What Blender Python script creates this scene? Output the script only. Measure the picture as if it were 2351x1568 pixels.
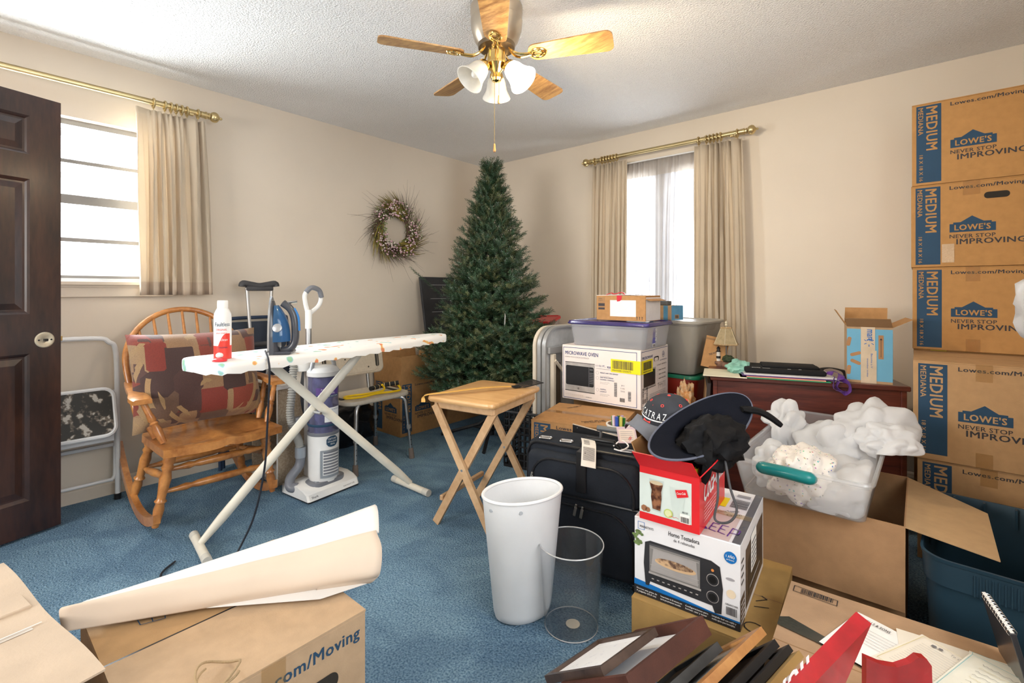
import bpy, bmesh, math, random
from mathutils import Vector, Matrix, Euler, noise
random.seed(7)
R=math.radians; PI=math.pi
S=bpy.context.scene
for o in list(bpy.data.objects): bpy.data.objects.remove(o)

# ------------------------------------------------------------------ camera
cd=bpy.data.cameras.new('camera'); cam=bpy.data.objects.new('camera',cd); S.collection.objects.link(cam)
cam.location=(0,0,1.154); cam.rotation_euler=(R(90),0,R(40.4))
cd.sensor_width=36; cd.lens=36*1100/2351; cd.shift_x=0; cd.shift_y=-(784-666)/2351; cd.clip_start=.02; cd.clip_end=200
S.camera=cam
# ------------------------------------------------------------------ world, lights, exposure
S.view_settings.view_transform='Standard'; S.view_settings.look='None'; S.view_settings.gamma=1; S.view_settings.use_curve_mapping=False
S.view_settings.exposure=1.03
w=bpy.data.worlds.new('world'); S.world=w; w.use_nodes=True
bg=w.node_tree.nodes['Background']; bg.inputs[0].default_value=(.93,.97,1,1); bg.inputs[1].default_value=2.2
def area(name,loc,rot,sx,sy,e,col=(1,1,1)):
    l=bpy.data.lights.new(name,'AREA'); l.shape='RECTANGLE'; l.size=sx; l.size_y=sy; l.energy=e; l.color=col
    o=bpy.data.objects.new(name,l); o.location=loc; o.rotation_euler=rot; S.collection.objects.link(o); return o
# daylight arriving at the two windows seen, then two fill lights added out of view
area('window_daylight',(-3.72,.36,1.66),(0,R(-90),0),.85,.95,62,(.93,.97,1))
area('window_daylight_tall',(-1.55,3.86,1.28),(R(-90),0,0),.8,1.6,36,(.93,.97,1))
area('right_fill_light',(.80,.75,1.6),(0,R(90),0),1.0,1.3,9,(.95,.98,1))  # added fill from the right, standing in for an unseen window
area('hall_fill_light',(-1.7,-2.85,1.6),(R(99),0,0),1.9,1.3,54,(1,.97,.93))  # added soft fill panel behind the camera, no real fitting

# ------------------------------------------------------------------ materials
MC={}
def mat(name,col=(.8,.8,.8),rough=.6,metal=0,bump=0,bs=200,var=.06,vs=8,trans=0,coat=0,col2=None,spec=.35,emit=None,alpha=1,sheen=0):
    """plain surface with a little procedural colour variation and optional bump"""
    if name in MC: return MC[name]
    m=bpy.data.materials.new(name); m.use_nodes=True; nt=m.node_tree; n=nt.nodes; b=n['Principled BSDF']
    tc=n.new('ShaderNodeTexCoord'); ns=n.new('ShaderNodeTexNoise'); ns.inputs['Scale'].default_value=vs; ns.inputs['Detail'].default_value=4
    nt.links.new(tc.outputs['Object'],ns.inputs['Vector'])
    rp=n.new('ShaderNodeValToRGB'); c2=col2 or tuple(max(0,c*(1-var*2.2)) for c in col); c1=col if col2 else tuple(min(1,c*(1+var)) for c in col)
    rp.color_ramp.elements[0].position=.3; rp.color_ramp.elements[1].position=.7
    rp.color_ramp.elements[0].color=(*c2,1); rp.color_ramp.elements[1].color=(*c1,1)
    nt.links.new(ns.outputs['Fac'],rp.inputs[0]); nt.links.new(rp.outputs[0],b.inputs['Base Color'])
    b.inputs['Roughness'].default_value=rough; b.inputs['Metallic'].default_value=metal
    b.inputs['Specular IOR Level'].default_value=spec if not sheen else .08
    if coat: b.inputs['Coat Weight'].default_value=coat; b.inputs['Coat Roughness'].default_value=.15
    if sheen: b.inputs['Sheen Weight'].default_value=sheen*max(col)
    if bump:
        n2=n.new('ShaderNodeTexNoise'); n2.inputs['Scale'].default_value=bs; n2.inputs['Detail'].default_value=3
        nt.links.new(tc.outputs['Object'],n2.inputs['Vector'])
        bp=n.new('ShaderNodeBump'); bp.inputs['Strength'].default_value=bump; bp.inputs['Distance'].default_value=.004
        nt.links.new(n2.outputs['Fac'],bp.inputs['Height']); nt.links.new(bp.outputs[0],b.inputs['Normal'])
    if emit: b.inputs['Emission Color'].default_value=(*emit[:3],1); b.inputs['Emission Strength'].default_value=emit[3]
    if trans or alpha<1:
        mx=n.new('ShaderNodeMixShader'); out=n['Material Output']
        if trans:
            t=n.new('ShaderNodeBsdfTranslucent'); nt.links.new(rp.outputs[0],t.inputs[0]); mx.inputs[0].default_value=trans
            nt.links.new(b.outputs[0],mx.inputs[1]); nt.links.new(t.outputs[0],mx.inputs[2]); last=mx
        else: last=b
        if alpha<1:
            m2=n.new('ShaderNodeMixShader'); t2=n.new('ShaderNodeBsdfTransparent'); m2.inputs[0].default_value=alpha
            nt.links.new(t2.outputs[0],m2.inputs[1]); nt.links.new(last.outputs[0],m2.inputs[2]); last=m2
        nt.links.new(last.outputs[0],out.inputs[0])
    MC[name]=m; return m
def clear(name,tint=(.95,.97,.97),body=.08,rough=.04,bodycol=(.9,.92,.93)):
    """thin clear plastic / glass: see-through, with a mirror-like film and a faint body"""
    if name in MC: return MC[name]
    m=bpy.data.materials.new(name); m.use_nodes=True; nt=m.node_tree; n=nt.nodes; n.remove(n['Principled BSDF']); out=n['Material Output']
    t=n.new('ShaderNodeBsdfTransparent'); t.inputs[0].default_value=(*tint,1)
    d=n.new('ShaderNodeBsdfDiffuse'); tr=n.new('ShaderNodeBsdfTranslucent')
    tc=n.new('ShaderNodeTexCoord'); ns=n.new('ShaderNodeTexNoise'); ns.inputs['Scale'].default_value=6; nt.links.new(tc.outputs['Object'],ns.inputs['Vector'])
    rp=n.new('ShaderNodeValToRGB'); rp.color_ramp.elements[0].color=(*[c*.9 for c in bodycol],1); rp.color_ramp.elements[1].color=(*bodycol,1)
    nt.links.new(ns.outputs['Fac'],rp.inputs[0]); nt.links.new(rp.outputs[0],d.inputs[0]); nt.links.new(rp.outputs[0],tr.inputs[0])
    m0=n.new('ShaderNodeMixShader'); m0.inputs[0].default_value=.5; nt.links.new(d.outputs[0],m0.inputs[1]); nt.links.new(tr.outputs[0],m0.inputs[2])
    m1=n.new('ShaderNodeMixShader'); m1.inputs[0].default_value=body; nt.links.new(t.outputs[0],m1.inputs[1]); nt.links.new(m0.outputs[0],m1.inputs[2])
    g=n.new('ShaderNodeBsdfGlossy'); g.inputs['Roughness'].default_value=rough
    lw=n.new('ShaderNodeLayerWeight'); lw.inputs[0].default_value=.5; pw=n.new('ShaderNodeMath'); pw.operation='POWER'; pw.inputs[1].default_value=3.2; nt.links.new(lw.outputs['Facing'],pw.inputs[0]); fr=n.new('ShaderNodeMath'); fr.operation='MULTIPLY_ADD'; fr.inputs[1].default_value=.55; fr.inputs[2].default_value=.035; nt.links.new(pw.outputs[0],fr.inputs[0])
    m2=n.new('ShaderNodeMixShader'); nt.links.new(fr.outputs[0],m2.inputs[0]); nt.links.new(m1.outputs[0],m2.inputs[1]); nt.links.new(g.outputs[0],m2.inputs[2])
    nt.links.new(m2.outputs[0],out.inputs[0]); MC[name]=m; return m
def wood(name,c1,c2,scale=(1,14,14),rough=.4,coat=.2,ring=9,dist=3.5):
    if name in MC: return MC[name]
    m=bpy.data.materials.new(name); m.use_nodes=True; nt=m.node_tree; n=nt.nodes; b=n['Principled BSDF']
    tc=n.new('ShaderNodeTexCoord'); mp=n.new('ShaderNodeMapping'); mp.inputs['Scale'].default_value=scale
    nt.links.new(tc.outputs['Object'],mp.inputs[0])
    ns=n.new('ShaderNodeTexNoise'); ns.inputs['Scale'].default_value=ring*.35; ns.inputs['Detail'].default_value=5; ns.inputs['Distortion'].default_value=dist*.3
    nt.links.new(mp.outputs[0],ns.inputs['Vector'])
    n2=n.new('ShaderNodeTexNoise'); n2.inputs['Scale'].default_value=ring*3; n2.inputs['Detail'].default_value=3; nt.links.new(mp.outputs[0],n2.inputs['Vector'])
    ad=n.new('ShaderNodeMath'); ad.operation='MULTIPLY_ADD'; ad.inputs[1].default_value=.45
    nt.links.new(n2.outputs['Fac'],ad.inputs[0]); nt.links.new(ns.outputs['Fac'],ad.inputs[2])
    rp=n.new('ShaderNodeValToRGB'); e=rp.color_ramp.elements; e[0].position=.52; e[0].color=(*c2,1); e[1].position=.9; e[1].color=(*c1,1)
    nt.links.new(ad.outputs[0],rp.inputs[0]); nt.links.new(rp.outputs[0],b.inputs['Base Color'])
    b.inputs['Roughness'].default_value=rough; b.inputs['Coat Weight'].default_value=coat; b.inputs['Coat Roughness'].default_value=.2
    MC[name]=m; return m
def speck(name,base,c2,scale,lo,hi,rough=.7,bump=0,dist=.003):
    """base colour with noise flecks of a second colour"""
    if name in MC: return MC[name]
    m=bpy.data.materials.new(name); m.use_nodes=True; nt=m.node_tree; n=nt.nodes; b=n['Principled BSDF']
    tc=n.new('ShaderNodeTexCoord'); ns=n.new('ShaderNodeTexNoise'); ns.inputs['Scale'].default_value=scale; ns.inputs['Detail'].default_value=3
    nt.links.new(tc.outputs['Object'],ns.inputs['Vector']); rp=n.new('ShaderNodeValToRGB'); e=rp.color_ramp.elements
    e[0].position=lo; e[0].color=(*base,1); e[1].position=hi; e[1].color=(*c2,1)
    nt.links.new(ns.outputs['Fac'],rp.inputs[0]); nt.links.new(rp.outputs[0],b.inputs['Base Color']); b.inputs['Roughness'].default_value=rough
    if bump:
        bp=n.new('ShaderNodeBump'); bp.inputs['Strength'].default_value=bump; bp.inputs['Distance'].default_value=dist
        nt.links.new(ns.outputs['Fac'],bp.inputs['Height']); nt.links.new(bp.outputs[0],b.inputs['Normal'])
    MC[name]=m; return m

# ------------------------------------------------------------------ mesh builder
TC={}
def text_mesh(body,bold):
    k0=(body,bold)
    if k0 in TC: return TC[k0]
    cu=bpy.data.curves.new('t','FONT'); cu.body=body; cu.size=1; cu.space_character=1+bold*2; cu.resolution_u=2
    cu.align_x='LEFT'; ob=bpy.data.objects.new('t',cu); S.collection.objects.link(ob)
    dg=bpy.context.evaluated_depsgraph_get(); me=bpy.data.meshes.new_from_object(ob.evaluated_get(dg))
    v=[tuple(p.co) for p in me.vertices]; f=[tuple(p.vertices) for p in me.polygons]
    bpy.data.objects.remove(ob); bpy.data.curves.remove(cu); bpy.data.meshes.remove(me)
    n=len(v); ks=[0]*n
    if v and bold:
        ks=[k for k in range(4) for _ in range(n)]; b=bold*.55; V=v; v=[(x+dx,y+dy,0) for dx,dy in ((-b,-b*.6),(b,-b*.6),(b,b*.6),(-b,b*.6)) for x,y,_ in V]; f=[tuple(a+k*n for a in g) for k in range(4) for g in f]
    if v:
        x0=min(p[0] for p in v); x1=max(p[0] for p in v); y0=min(p[1] for p in v); y1=max(p[1] for p in v)
        v=[((p[0]-x0)/(x1-x0),(p[1]-y0)/(y1-y0)) for p in v]
    TC[k0]=(v,f,ks); return TC[k0]
class M:
    def __init__(s): s.v=[]; s.f=[]; s.m=[]; s.mats=[]; s.T=Matrix()
    def mi(s,m):
        if m not in s.mats: s.mats.append(m)
        return s.mats.index(m)
    def add(s,vs,fs,m):
        o=len(s.v); i=s.mi(m); T=s.T
        s.v+= [tuple(T@Vector(p)) for p in vs]; s.f+=[tuple(o+a for a in f) for f in fs]; s.m+=[i]*len(fs); return s
    def box(s,a,b,m,bev=0,seg=1):
        x0,y0,z0=a; x1,y1,z1=b
        if bev:
            bm=bmesh.new(); bmesh.ops.create_cube(bm,size=1)
            for p in bm.verts: p.co=Vector(((x0+x1)/2+p.co.x*(x1-x0),(y0+y1)/2+p.co.y*(y1-y0),(z0+z1)/2+p.co.z*(z1-z0)))
            bmesh.ops.bevel(bm,geom=bm.edges[:],offset=bev,segments=seg,profile=.5,affect='EDGES'); s.bm(bm,m); return s
        return s.add([(x0,y0,z0),(x1,y0,z0),(x1,y1,z0),(x0,y1,z0),(x0,y0,z1),(x1,y0,z1),(x1,y1,z1),(x0,y1,z1)],
            [(0,3,2,1),(4,5,6,7),(0,1,5,4),(1,2,6,5),(2,3,7,6),(3,0,4,7)],m)
    def bm(s,bm,m):
        bm.verts.ensure_lookup_table(); bm.verts.index_update()
        s.add([tuple(p.co) for p in bm.verts],[tuple(q.index for q in f.verts) for f in bm.faces],m); bm.free(); return s
    def tube(s,pts,r,m,n=10,cap=True,closed=False,flat=1):
        pts=[Vector(p) for p in pts]; k=len(pts); rs=r if isinstance(r,(list,tuple)) else [r]*k
        vs=[]; up=None
        for i,p in enumerate(pts):
            a=pts[(i-1)%k] if (i>0 or closed) else p; b=pts[(i+1)%k] if (i<k-1 or closed) else p
            t=(b-a); t=t.normalized() if t.length>1e-9 else Vector((0,0,1))
            if up is None: up=Vector((0,0,1)) if abs(t.z)<.9 else Vector((1,0,0))
            x=t.cross(up); x=x.normalized() if x.length>1e-6 else t.orthogonal().normalized(); y=x.cross(t).normalized(); up=y
            for j in range(n):
                an=2*PI*j/n; vs.append(tuple(p+x*math.cos(an)*rs[i]+y*math.sin(an)*rs[i]*flat))
        fs=[]
        for i in range(k if closed else k-1):
            for j in range(n):
                a=i*n+j; b=i*n+(j+1)%n; i2=((i+1)%k)*n; fs.append((a,b,i2+(j+1)%n,i2+j))
        if cap and not closed: fs.append(tuple(range(n))[::-1]); fs.append(tuple((k-1)*n+j for j in range(n)))
        return s.add(vs,fs,m)
    def curve(s,ctrl,r,m,n=8,sub=6,closed=False):
        return s.tube(spline(ctrl,sub,closed),r,m,n,closed=closed)
    def lathe(s,prof,m,n=24,c=(0,0,0),sx=1,sy=1,cap=True):
        vs=[];fs=[]; k=len(prof)
        for (r,z) in prof:
            for j in range(n):
                a=2*PI*j/n; vs.append((c[0]+r*math.cos(a)*sx,c[1]+r*math.sin(a)*sy,c[2]+z))
        for i in range(k-1):
            for j in range(n): fs.append((i*n+j,i*n+(j+1)%n,(i+1)*n+(j+1)%n,(i+1)*n+j))
        if cap:
            if prof[0][0]>1e-6: fs.append(tuple(range(n))[::-1])
            if prof[-1][0]>1e-6: fs.append(tuple((k-1)*n+j for j in range(n)))
        return s.add(vs,fs,m)
    def turn(s,a,b,prof,m,n=12):
        """turned spindle from a to b; prof = (t, radius) list"""
        a=Vector(a); b=Vector(b); return s.tube([a.lerp(b,t) for t,r in prof],[r for t,r in prof],m,n)
    def grid(s,fn,nu,nv,m,thick=0):
        vs=[tuple(fn(i/nu,j/nv)) for i in range(nu+1) for j in range(nv+1)]
        q=lambda i,j:i*(nv+1)+j
        fs=[(q(i,j),q(i+1,j),q(i+1,j+1),q(i,j+1)) for i in range(nu) for j in range(nv)]
        if thick:
            N=len(vs); nr=[Vector((0,0,0)) for _ in vs]
            for f in fs:
                a,b,c=[Vector(vs[k]) for k in f[:3]]; nn=(b-a).cross(c-a)
                for k in f: nr[k]+=nn
            v2=[tuple(Vector(p)-nn.normalized()*thick if nn.length>0 else p) for p,nn in zip(vs,nr)]
            bd=[(q(i,0),q(i+1,0)) for i in range(nu)][::-1]; ed=[]
            for i in range(nu): ed.append((q(i+1,0),q(i,0))); ed.append((q(i,nv),q(i+1,nv)))
            for j in range(nv): ed.append((q(0,j),q(0,j+1))); ed.append((q(nu,j+1),q(nu,j)))
            fs=fs+[tuple(N+k for k in f[::-1]) for f in fs]+[(a,b,b+N,a+N) for a,b in ed]; vs=vs+v2
        return s.add(vs,fs,m)
    def prism(s,pts,z0,z1,m):
        k=len(pts); vs=[(x,y,z0) for x,y in pts]+[(x,y,z1) for x,y in pts]
        return s.add(vs,[tuple(range(k))[::-1],tuple(range(k,2*k))]+[(i,(i+1)%k,k+(i+1)%k,k+i) for i in range(k)],m)
    def poly(s,pts,m): return s.add(pts,[tuple(range(len(pts)))],m)
    def ball(s,c,r,m,n=14,sz=1,sx=1,sy=1):
        k=n//2; return s.lathe([(r*math.sin(PI*i/k),-r*sz*math.cos(PI*i/k)) for i in range(k+1)],m,n,c,sx,sy,cap=False)
    # flat printing on a face: frame = (origin, right, up); coordinates in metres on that face
    def on(s,o,r,u,lift=.0006):
        s.o=Vector(o); s.r=Vector(r).normalized(); s.u=Vector(u).normalized(); s.nn=s.r.cross(s.u); s.lift=lift; return s
    def P(s,x,y,l=1): return tuple(s.o+s.r*x+s.u*y+s.nn*(s.lift*l))
    def pf(s,pts,m,l=1): return s.add([s.P(x,y,l) for x,y in pts],[tuple(range(len(pts)))],m)
    def pr(s,x0,y0,x1,y1,m,l=1): return s.pf([(x0,y0),(x1,y0),(x1,y1),(x0,y1)],m,l)
    def pt(s,body,x,y,w,h,m,bold=.02,l=2,rot=0,sh=0):
        """text fitted in a w x h box whose lower left corner is x,y (rot in degrees about that corner)"""
        v,f,ks=text_mesh(body,bold); c,sn=math.cos(R(rot)),math.sin(R(rot))
        return s.add([s.P(x+(a*w+b*h*sh)*c-b*h*sn,y+(a*w+b*h*sh)*sn+b*h*c,l+.13*q) for (a,b),q in zip(v,ks)],f,m)
    def pl(s,pts,wd,m,l=2,closed=False):
        """line of width wd"""
        k=len(pts)
        for i in range(k if closed else k-1):
            a=Vector(pts[i]); b=Vector(pts[(i+1)%k]); d=(b-a)
            if d.length<1e-7: continue
            d.normalize(); q=Vector((-d.y,d.x))*wd/2; e=d*wd*.3; a=a-e; b=b+e
            s.pf([tuple(a-q),tuple(b-q),tuple(b+q),tuple(a+q)],m,l)
        return s
    def pc(s,x,y,r,m,l=2,n=20,sx=1): return s.pf([(x+r*sx*math.cos(2*PI*i/n),y+r*math.sin(2*PI*i/n)) for i in range(n)],m,l)
    def bars(s,x,y,w,h,m,n=22,l=2,vert=False,seed=1):
        rr=random.Random(seed); t=0; L=h if vert else w
        while t<L-.0001:
            b=L/n*rr.uniform(.3,.9); b=min(b,L-t)
            if vert: s.pr(x,y+t,x+w,y+t+b,m,l)
            else: s.pr(x+t,y,x+t+b,y+h,m,l)
            t+=b+L/n*rr.uniform(.25,.7)
        return s
    def build(s,name,parent=None,smooth=35,loc=None,rz=0,rot=None):
        me=bpy.data.meshes.new(name); me.from_pydata(s.v,[],s.f)
        for m in s.mats: me.materials.append(m)
        me.polygons.foreach_set('material_index',s.m)
        if smooth:
            me.polygons.foreach_set('use_smooth',[True]*len(me.polygons)); me.set_sharp_from_angle(angle=R(smooth))
        me.update(); o=bpy.data.objects.new(name,me); S.collection.objects.link(o)
        if parent: o.parent=parent
        if loc is not None: o.location=loc
        if rot is not None: o.rotation_euler=rot
        elif rz: o.rotation_euler=(0,0,R(rz))
        return o
def spline(c,sub=6,closed=False):
    c=[Vector(p) for p in c]; k=len(c); out=[]
    for i in range(k if closed else k-1):
        p0=c[(i-1)%k] if (i>0 or closed) else c[0]; p1=c[i]; p2=c[(i+1)%k]; p3=c[(i+2)%k] if (i<k-2 or closed) else c[-1]
        for j in range(sub):
            t=j/sub; out.append(.5*((2*p1)+(p2-p0)*t+(2*p0-5*p1+4*p2-p3)*t*t+(3*p1-p0-3*p2+p3)*t**3))
    if not closed: out.append(c[-1])
    return out
def tag(o,label,cat,group=None,kind=None):
    if label: o['label']=label
    if cat: o['category']=cat
    if group: o['group']=group
    if kind: o['kind']=kind
    return o
def thing(name,label,cat,loc=(0,0,0),rz=0,group=None,rot=None):
    o=bpy.data.objects.new(name,None); o.empty_display_size=.05; S.collection.objects.link(o); o.location=loc
    o.rotation_euler=rot if rot else (0,0,R(rz)); return tag(o,label,cat,group)
def struct(o): o['kind']='structure'; return o
def rot_about(axis,ang,p):
    p=Vector(p); return Matrix.Translation(p)@Matrix.Rotation(R(ang),4,axis)@Matrix.Translation(-p)
def rr(w,h,r,n=5,cx=0,cy=0):
    """rounded rectangle outline"""
    out=[]
    for qx,qy,a0 in ((1,1,0),(-1,1,90),(-1,-1,180),(1,-1,270)):
        for i in range(n+1):
            a=R(a0+90*i/n); out.append((cx+qx*(w/2-r)+r*math.cos(a),cy+qy*(h/2-r)+r*math.sin(a)))
    return out
# shared materials
cardc=(.44,.235,.095)
CARD=mat('cardboard',cardc,.85,bump=.15,bs=300,var=.05,vs=40)
CARDP=mat('pale_cardboard',(.46,.30,.17),.85,bump=.15,bs=300,var=.05,vs=30)
CARDI=mat('cardboard_inside',(.30,.17,.08),.9,var=.05)
NAVY=mat('navy_print',(.022,.065,.125),.7,var=.04)
DARK=mat('dark_print',(.05,.045,.05),.7)
WHT=mat('white_paint_metal',(.78,.79,.80),.35,var=.03)
WPL=mat('white_plastic',(.82,.83,.83),.35,var=.02)
BLK=mat('black_plastic',(.015,.015,.017),.35)
BRASS=mat('brass',(.62,.46,.20),.25,1,var=.05)
CHROME=mat('chrome',(.75,.75,.76),.18,1,var=.02)
ALU=mat('aluminium',(.60,.61,.62),.35,1,var=.04)
RUB=mat('grey_rubber',(.10,.09,.085),.8)
PAPER=mat('paper',(.84,.82,.78),.8,var=.02)
PRINTW=mat('white_print',(.85,.85,.85),.6,var=.01)
# ================================================================== the room
X0,X1,Y0,Y1,ZC=-3.49,.57,-.50,3.65,2.444
WALL=mat('wall_paint',(.73,.645,.54),.85,bump=.05,bs=60,var=.015,vs=2)
TRIM=mat('trim_paint',(.72,.63,.52),.5,var=.02)
CEIL=mat('popcorn_ceiling',(.90,.895,.89),.95,bump=1,bs=115,var=.02,vs=120)
CEIL.node_tree.nodes['Bump'].inputs['Distance'].default_value=.012
def wall_mesh(segs,m):
    b=M()
    for a,c in segs: b.box(a,c,m)
    return b
T=.14
# left wall with window opening
wy0,wy1,wz0,wz1=-.14,.86,1.20,2.09
struct(wall_mesh([((X0-T,Y0-T,0),(X0,wy0,ZC)),((X0-T,wy1,0),(X0,Y1+T,ZC)),((X0-T,wy0,0),(X0,wy1,wz0)),((X0-T,wy0,wz1),(X0,wy1,ZC))],WALL).build('wall_left',smooth=0))
bx0,bx1,bz0,bz1=-2.06,-1.04,.40,2.09
struct(wall_mesh([((X0,Y1,0),(bx0,Y1+T,ZC)),((bx1,Y1,0),(X1,Y1+T,ZC)),((bx0,Y1,0),(bx1,Y1+T,bz0)),((bx0,Y1,bz1),(bx1,Y1+T,ZC))],WALL).build('wall_back',smooth=0))
ry0,ry1,rz0,rz1=.05,1.45,.95,2.10  # unseen opening, added to let the right fill light in
struct(wall_mesh([((X1,Y0-T,0),(X1+T,ry0,ZC)),((X1,ry1,0),(X1+T,Y1+T,ZC)),((X1,ry0,0),(X1+T,ry1,rz0)),((X1,ry0,rz1),(X1+T,ry1,ZC))],WALL).build('wall_right',smooth=0))
dx0,dx1=-2.96,-.6
struct(wall_mesh([((X0,Y0-T,0),(dx0,Y0,ZC)),((dx1,Y0-T,0),(X1,Y0,ZC)),((dx0,Y0-T,2.08),(dx1,Y0,ZC))],WALL).build('wall_front',smooth=0))
struct(M().box((X0-T,Y0-T,ZC),(X1+T,Y1+T,ZC+.1),CEIL).build('ceiling',smooth=0))
# carpet
def carpet():
    m=bpy.data.materials.new('blue_carpet'); m.use_nodes=True; nt=m.node_tree; n=nt.nodes; b=n['Principled BSDF']; L=nt.links.new
    tc=n.new('ShaderNodeTexCoord')
    a=n.new('ShaderNodeTexNoise'); a.inputs['Scale'].default_value=150; a.inputs['Detail'].default_value=3; L(tc.outputs['Object'],a.inputs['Vector'])
    r=n.new('ShaderNodeValToRGB'); r.color_ramp.elements[0].position=.33; r.color_ramp.elements[0].color=(.085,.175,.27,1)
    r.color_ramp.elements[1].position=.66; r.color_ramp.elements[1].color=(.28,.43,.555,1); L(a.outputs['Fac'],r.inputs[0])
    c=n.new('ShaderNodeTexNoise'); c.inputs['Scale'].default_value=3.2; c.inputs['Detail'].default_value=4; c.inputs['Distortion'].default_value=1.2; L(tc.outputs['Object'],c.inputs['Vector'])
    r2=n.new('ShaderNodeValToRGB'); r2.color_ramp.elements[0].position=.42; r2.color_ramp.elements[0].color=(.70,.73,.78,1)
    r2.color_ramp.elements[1].position=.60; r2.color_ramp.elements[1].color=(1.0,1.0,1.0,1); L(c.outputs['Fac'],r2.inputs[0])
    mx=n.new('ShaderNodeMixRGB'); mx.blend_type='MULTIPLY'; mx.inputs[0].default_value=1; L(r.outputs[0],mx.inputs[1]); L(r2.outputs[0],mx.inputs[2])
    L(mx.outputs[0],b.inputs['Base Color']); b.inputs['Roughness'].default_value=.95; b.inputs['Specular IOR Level'].default_value=.1
    bp=n.new('ShaderNodeBump'); bp.inputs['Strength'].default_value=1; bp.inputs['Distance'].default_value=.012; L(a.outputs['Fac'],bp.inputs['Height']); L(bp.outputs[0],b.inputs['Normal'])
    return m
CARPET=carpet()
struct(M().box((X0-T,Y0-2.6,-.1),(X1+T,Y1+T,0),CARPET).build('floor',smooth=0))
# hall beyond the doorway
HALL=mat('hall_paint',(.70,.64,.55),.9)
struct(wall_mesh([((X0-T,Y0-2.6,0),(X0,Y0-T,ZC)),((X1,Y0-2.6,0),(X1+T,Y0-T,ZC)),((X0-T,Y0-2.74,0),(X1+T,Y0-2.6,ZC))],HALL).build('wall_hall',smooth=0))
struct(M().box((X0-T,Y0-2.74,ZC),(X1+T,Y0-T,ZC+.1),CEIL).build('ceiling_hall',smooth=0))
# baseboards
def base(name,a,b,n):
    m=M(); a=Vector(a); b=Vector(b); n=Vector(n)*1.0
    prof=[(0,0),(.014,0),(.014,.062),(.010,.072),(.010,.080),(.004,.088),(0,.09)]
    vs=[tuple(p+n*d+Vector((0,0,z))) for p in (a,b) for d,z in prof]; k=len(prof)
    m.add(vs,[(i,i+1,k+i+1,k+i) for i in range(k-1)]+[tuple(range(k)),tuple(range(k,2*k))],TRIM); struct(m.build(name,smooth=0))
base('baseboard_left',(X0,Y0,0),(X0,Y1,0),(1,0,0)); base('baseboard_back',(X0,Y1,0),(X1,Y1,0),(0,-1,0)); base('baseboard_right',(X1,Y0,0),(X1,Y1,0),(-1,0,0))
# windows
GLASS=clear('window_glass',(.97,.98,.98),.02,.02)
SASH=mat('bronze_sash',(.20,.19,.18),.45,.3)
GREYS=mat('grey_sill_metal',(.45,.46,.47),.4,.5)
def window(name,o,ux,w,h,bars,inward):
    """o = lower corner on the outer side, ux = along the wall"""
    t=struct(M().build(name)) if 0 else bpy.data.objects.new(name,None); S.collection.objects.link(t); t['kind']='structure'
    ux=Vector(ux); iw=Vector(inward); o=Vector(o); U=Vector((0,0,1))
    def bx(m,a0,a1,z0,z1,d0,d1,mt):
        ps=[o+ux*a+U*z+iw*d for a in (a0,a1) for z in (z0,z1) for d in (d0,d1)]
        lo=[min(p[i] for p in ps) for i in range(3)]; hi=[max(p[i] for p in ps) for i in range(3)]; m.box(lo,hi,mt)
    f=M()
    for a0,a1,z0,z1 in ((0,.03,0,h),(w-.03,w,0,h),(0,w,0,.035),(0,w,h-.03,h)): bx(f,a0,a1,z0,z1,-.03,.03,SASH)
    for (z,th) in bars: bx(f,.0,w,z-th/2,z+th/2,-.02,.035 if th>.03 else .01,SASH)
    f.build('window_frame',t,0); g=M(); bx(g,.02,w-.02,.03,h-.02,-.004,0,GLASS); g.build('pane',t,0)
    return t
w1=window('window_1',(X0-.09,wy0,wz0),(0,1,0),1.0,wz1-wz0,[(.232,.022),(.452,.05),(.665,.02)],(1,0,0))
s=M(); s.box((X0-.10,wy0,wz0-.012),(X0+.0,wy1,wz0),TRIM); s.box((X0,wy0-.05,wz0-.02),(X0+.045,wy1+.05,wz0+.004),TRIM,.004)
s.box((X0,wy0-.03,wz0-.085),(X0+.018,wy1+.03,wz0-.02),TRIM,.003); s.box((X0,wy0-.03,wz0-.03),(X0+.028,wy1+.03,wz0-.02),TRIM); s.build('window_sill',w1,0)
s=M(); s.box((X0-.088,wy0,wz0),(X0-.05,wy1,wz0+.02),GREYS); s.build('sill_track',w1,0)
w2=window('window_2',(bx0,Y1+.09,bz0),(1,0,0),.45,bz1-bz0,[(.84,.04)],(0,-1,0))
w3=window('window_3',(bx0+.58,Y1+.09,bz0),(1,0,0),.44,bz1-bz0,[(.84,.04)],(0,-1,0))
struct(M().box((bx0+.45,Y1+.01,bz0),(bx0+.58,Y1+.13,bz1),TRIM).build('trim_mullion',smooth=0))
struct(M().box((bx0-.04,Y1-.04,bz0-.02),(bx1+.04,Y1+.1,bz0),TRIM).build('trim_sill',smooth=0))
# outside, seen through the left window: pale siding house, bare trees, ground
SIDE=mat('white_siding',(.85,.86,.88),.7); GR=mat('winter_grass',(.55,.55,.45),.9,var=.2)
g=M().box((-60,-40,-.7),(-3.8,40,-.6),GR).build('ground_outside',smooth=0); struct(g)
h=M(); h.box((-15,-9,-.6),(-11,12,2.0),SIDE)
for k in range(13): h.box((-11,-9,-.6+k*.2),(-10.97,12,-.6+k*.2+.17),SIDE)
h.prism([(0,0),(0,0.001),(0,0)],0,0,SIDE) if 0 else None
h.add([(-15.4,-9.3,2.0),(-10.6,-9.3,2.0),(-10.6,12.3,2.0),(-15.4,12.3,2.0),(-13,-9.3,2.9),(-13,12.3,2.9)],[(0,3,5,4),(1,4,5,2),(0,4,1),(3,2,5),(0,1,2,3)],mat('grey_roof',(.5,.5,.52),.9))
tag(h.build('neighbour_house',smooth=0),'white sided house seen outside through the left window','house')
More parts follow.
